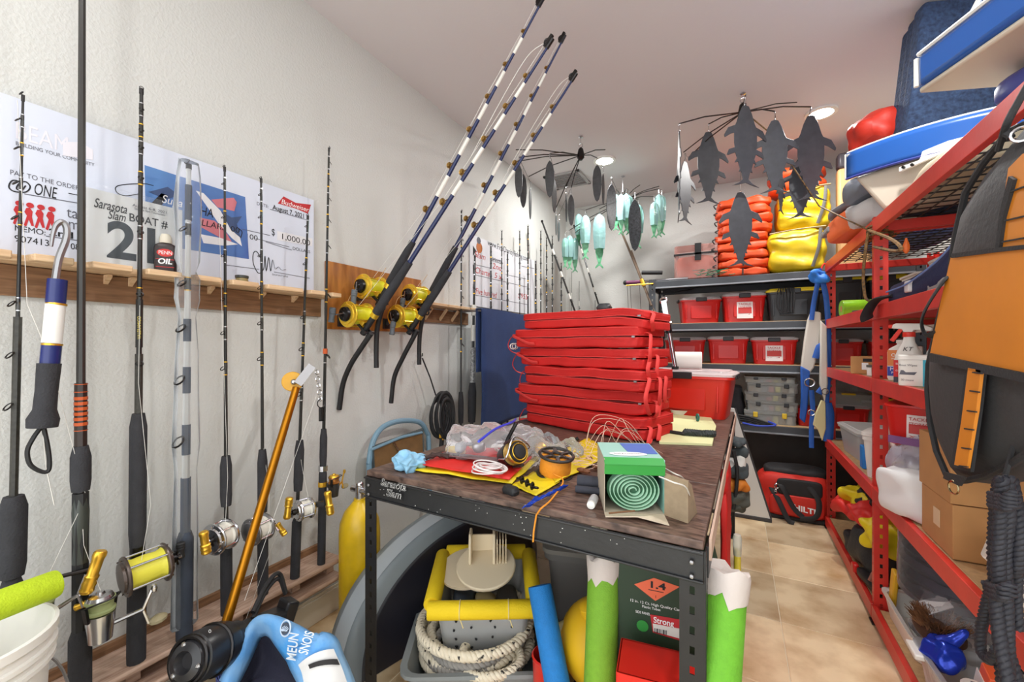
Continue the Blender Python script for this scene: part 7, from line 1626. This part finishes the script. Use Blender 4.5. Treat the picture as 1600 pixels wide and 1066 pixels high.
part(G().box(c+V((-.18, .1, .15)), (.03, .1, .02)), 'clip', WHITEP, t, bev=.005)
c = V((.675, 2.1, L5+.175)); t = thing('blue_bag', 'metallic blue foil bag with twisted neck in the clear bin', 'bag', c-Z*.08)
BF = M('blue_foil', (28, 62, 190), .22, .35, bump=.6, bs=25); part(G().pillow(c, (.11, .12, .1), RZ(.4), p=2.4, n=14, amp=.022, freq=24, seed=3), 'body', BF, t, ang=70); part(G().tube(spline([c+V((.0, -.0, .03)), c+V((.035, .0, .07)), c+V((.06, .0, .105))], 5), [.036, .032, .028, .022, .02, .018, .016, .015, .014, .011, .006], 10), 'neck', BF, t, ang=70)
c = V((.75, 1.97, L5+.15)); t = thing('glue_box', 'orange and white product box beside the blue foil bag', 'box', c-Z*.1); part(G().box(c, (.06, .06, .2), Mx.Rotation(rad(20), 3, 'X')), 'box', M('orange_box', (228, 92, 50), .5), t, bev=.003); part(G().box(c+V((-.031, .0, .03)), (.002, .061, .06), Mx.Rotation(rad(20), 3, 'X')), 'white_band', WHITEP, t)
t = thing('round_can', 'round white lidded can beside the orange box', 'can', V((.69, 1.92, L5+.03))); part(G().lathe([(.03, 0), (.034, .004), (.034, .16), (.03, .165), (.001, .165)], (.69, 1.92, L5+.03), n=22), 'can', WHITEP, t); part(G().box((.69, 1.92, L5+.196), (.012, .03, .001)), 'print', GREYINK, t)
solo(G().tube(spline([V((.78, 2.1, L5+.2)), V((.82, 2.04, L5+.24)), V((.87, 1.98, L5+.2)), V((.84, 1.9, L5+.16))], 6), .012, 8), 'black_hose', BLACK, 'black hose bundle behind the orange box in the clear bin', 'hose')

# ================================================================ hanging from the racks
# blue and white harness on the far red post
HBL = M('harness_blue', (36, 96, 190), .55, var=.2, vs=14); HWH = M('harness_white', (214, 210, 200), .6, bump=.2); HCR = M('cream_plastic', (222, 212, 160), .5)
YH = 3.93; H_p = lambda px, py, dy=0: PY(px, py, YH-dy)
t = thing('fighting_harness', 'blue and white fishing harness hung on the far end of the red rack', 'harness', H_p(1275, 690))
def ribbon(pts, w_, m, nm, flat=.3, dy=0): return part(G().tube(spline([H_p(*p[:2], (p[2] if len(p) > 2 else 0)+dy) for p in pts], 5), w_, 10, flat=flat, up=(1, 0, 0)), nm, m, t, ang=60)
def plate(pts, m, nm, th=.03, dy=0):
    q = [H_p(*p, dy) for p in pts]; return part(G().loops([q, [p+V((0, th, 0)) for p in q]]), nm, m, t, bev=.01, seg=2)
plate([(1268, 486), (1283, 488), (1284, 510), (1280, 545), (1272, 575), (1262, 588), (1253, 590), (1252, 570), (1257, 530), (1262, 500)], HWH, 'back_pad', .05)
plate([(1251, 572), (1266, 580), (1262, 640), (1258, 662), (1250, 655), (1252, 620)], HBL, 'leg_pad', .04, .01)
plate([(1282, 500), (1292, 510), (1294, 600), (1289, 630), (1281, 600)], HWH, 'side_pad', .04, .05)
ribbon([(1279, 420), (1278, 440), (1272, 470), (1268, 500)], .016, HBL, 'strap', .3, .02); ribbon([(1279, 420), (1290, 460), (1294, 510), (1294, 580), (1291, 630)], .018, HBL, 'strap', .3, .01)
ribbon([(1274, 560), (1282, 540), (1290, 560), (1288, 600), (1279, 615)], .022, HBL, 'strap', .4, .03); ribbon([(1268, 610), (1270, 640), (1268, 665), (1268, 700)], .016, HBL, 'strap', .3, .04)
ribbon([(1292, 630), (1296, 650), (1294, 690)], .03, HBL, 'strap', .4, .02)
plate([(1283, 625), (1290, 628), (1291, 670), (1285, 690), (1278, 672), (1270, 664), (1274, 646)], HCR, 'rod_cup_plate', .015, .05)
part(G().ring(H_p(1265, 598, .05), (0, -1, 0), .03, .005).ring(H_p(1289, 612, .05), (.4, -1, 0), .022, .004).ring(H_p(1268, 645, .06), (0, -1, 0), .02, .004), 'metal_ring', CHROME, t)
part(G().pillow(H_p(1281, 432, .02), (.12, .08, .1), None, p=2.5, n=8, amp=.04, freq=20), 'knotted_top', M('harness_bright', (40, 120, 210), .5), t, ang=60)
solo(G().tube(spline([H_p(1281, 440), PY(1284, 418, 3.96), V((RF-.01, RY[0]-.0, 2.035))], 4), .006, 6), 'hang_cord', REDP, 'red cord tying the blue harness to the red rack end', 'cord')
# orange and black bag
BGR = M('bag_charcoal', (60, 60, 62), .75, bump=.4, bs=70); BOR = M('bag_orange', (226, 138, 36), .5, var=.12, vs=5, bump=.25, bs=14); BBI = M('bag_binding', (44, 44, 46), .8, bump=.4, bs=120)
XB = .535
b_ = lambda px, py, dx=0: PX(px, py, XB-dx)
t = thing('hanging_bag', 'large charcoal and orange gear bag hanging from the near end of the red rack', 'bag', V((XB, 1.5, 1.0)))
out = [(1580, 205), (1540, 255), (1512, 300), (1496, 370), (1487, 440), (1470, 500), (1454, 570), (1452, 610), (1456, 660), (1466, 705), (1482, 742), (1510, 752), (1545, 745), (1580, 728), (1640, 690), (1700, 600), (1700, 150)]
O2 = [b_(*p) for p in out]; cm = sum(O2, V((0, 0, 0)))/len(O2)
Ls = []
for kx, sc in ((0, .93), (-.02, 1.0), (-.09, 1.0), (-.11, .93)): Ls.append([V((XB-kx, cm.y+(p.y-cm.y)*sc, cm.z+(p.z-cm.z)*sc)) for p in O2])
for l in Ls:
    for p in l: p.x = min(p.x, .60)
bulge = [[V((XB-.035*(1-s_**2)**.5, cm.y+(p.y-cm.y)*s_*.93, cm.z+(p.z-cm.z)*s_*.93)) for p in O2] for s_ in (.05, .3, .55, .75, .9, 1)]
g = G().loops(bulge+Ls[1:], True, True); part(g, 'body', BGR, t, ang=50)
part(G().tube([V((XB-.004, p.y, p.z)) for p in O2], .008, 7, closed=True), 'binding', BBI, t)
def patch(pts, m, nm, dx, th=.006):
    q = [b_(*p, dx) for p in pts]; return part(G().loops([q, [p+V((-th, 0, 0)) for p in q]]), nm, m, t, ang=0)
patch([(1492, 402), (1560, 392), (1680, 380), (1680, 610), (1600, 588), (1530, 574), (1458, 558), (1474, 480)], BOR, 'flap', .038, .008)
patch([(1456, 552), (1530, 568), (1600, 582), (1680, 602), (1680, 618), (1600, 597), (1530, 581), (1455, 565)], BBI, 'flap_binding', .047)
patch([(1491, 396), (1560, 387), (1680, 374), (1680, 381), (1560, 394), (1491, 403)], BBI, 'flap_binding', .047)
patch([(1582, 262), (1604, 240), (1640, 220), (1640, 380), (1585, 390), (1562, 392)], BOR, 'webbing', .036)
patch([(1566, 392), (1573, 340), (1590, 280), (1582, 275), (1568, 330), (1560, 392)], BBI, 'webbing_edge', .042)
for (p, q) in (((1578, 300), (1600, 292)), ((1570, 345), (1600, 338)), ((1566, 378), (1600, 372))): part(G().bar(b_(*p, .046), b_(*q, .046), .003, .003), 'bar_tack', BBI, t)
patch([(1514, 573), (1543, 578), (1536, 640), (1522, 738), (1490, 730), (1502, 660)], BBI, 'webbing_edge', .039)
patch([(1518, 575), (1538, 579), (1531, 640), (1516, 732), (1496, 727), (1507, 660)], BOR, 'webbing', .047)
for y in (582, 611, 642, 670, 700, 728):
    x0 = 1518-(y-575)*.145; part(G().bar(b_(x0+3, y, .055), b_(x0+18-(y-575)*.01, y+2, .055), .003, .003), 'bar_tack', BBI, t)
patch([(1480, 738), (1512, 746), (1503, 760), (1478, 748)], BBI, 'tab', .03)
q = b_(1490, 762, .035); part(G().ring(q, (1, .25, 0), .017, .0025, 20, 6), 'metal_ring', M('brass', (206, 190, 150), .25, 1), t)
part(G().tube(spline([b_(1492, 425, .03), b_(1474, 440, .05), b_(1448, 480, .06), b_(1440, 505, .06), b_(1448, 525, .05), b_(1466, 520, .04)], 5), .014, 8, flat=.25, up=(0, 1, 0)), 'handle_loop', BBI, t)
part(G().tube(spline([b_(1580, 215, .02), b_(1575, 190, .02), V((RF-.02, b_(1592, 160).y, 2.045)), V((RF+.03, b_(1592, 160).y, 2.04))], 5), .007, 7), 'hanging_strap', BBI, t)
part(G().tube(spline([b_(1560, 235, .02), b_(1572, 195, .03), b_(1584, 170, .02)], 5), .006, 7), 'hanging_strap', BBI, t)
part(G().ring(b_(1596, 210, .03), (.3, 1, 0), .014, .003), 'metal_ring', CHROME, t)
# black rope hank hanging below it
XRp = .52; r_p = lambda px, py, dx=0: PX(px, py, XRp-dx)
RB_ = M('black_rope', (42, 42, 50), .6, bump=.3, bs=160)
t = thing('rope_hank', 'thick twisted black rope hank hanging below the orange bag', 'rope', r_p(1565, 1060))
def rp(pts, r, dx=0, pitch=.035):
    g = twist(spline([r_p(p[0], p[1], dx+(p[2] if len(p) > 2 else 0)) for p in pts], 6), r, RB_, None, None, pitch=pitch); part(g, 'strand', RB_, t, ang=60)
rp([(1562, 748), (1556, 800), (1553, 860), (1556, 930), (1562, 1000), (1568, 1080)], .0125)
rp([(1574, 745), (1576, 800), (1570, 870), (1572, 940), (1574, 1010), (1574, 1080)], .0125, .01)
rp([(1580, 750), (1590, 800), (1594, 850), (1588, 890), (1576, 900), (1566, 880)], .0125, -.01)
rp([(1566, 748), (1563, 810), (1560, 880), (1562, 930)], .0125, .022)
rp([(1550, 920), (1543, 912), (1546, 925), (1540, 950), (1532, 990), (1534, 1020), (1548, 1032), (1558, 1015)], .011, .012)
rp([(1556, 935), (1560, 985), (1570, 1040), (1580, 1085)], .0125, .026)
rp([(1590, 890), (1588, 940), (1592, 985)], .010, -.015)
rp([(1568, 1000), (1582, 1040), (1592, 1085)], .0125, -.01)
for i in range(4): 
    a, b = r_p(1550, 772+i*6, .03), r_p(1590, 768+i*6, .03); rp([(1548, 772+i*6, .015), (1568, 776+i*6, .032), (1590, 770+i*6, .015)], .008)
for i in range(3): rp([(1546, 915+i*7, .015), (1562, 920+i*7, .036), (1584, 913+i*7, .018)], .009)
solo(G().tube([r_p(1570, 748), V((RF-.05, r_p(1570, 748).y, 1.36)), V((RF-.018, r_p(1570, 748).y, 1.597-.4)), V((RF-.014, r_p(1570, 748).y, 1.236))], .005, 6), 'hang_cord', BBI, 'short black cord holding the rope hank to the red shelf beam', 'cord')
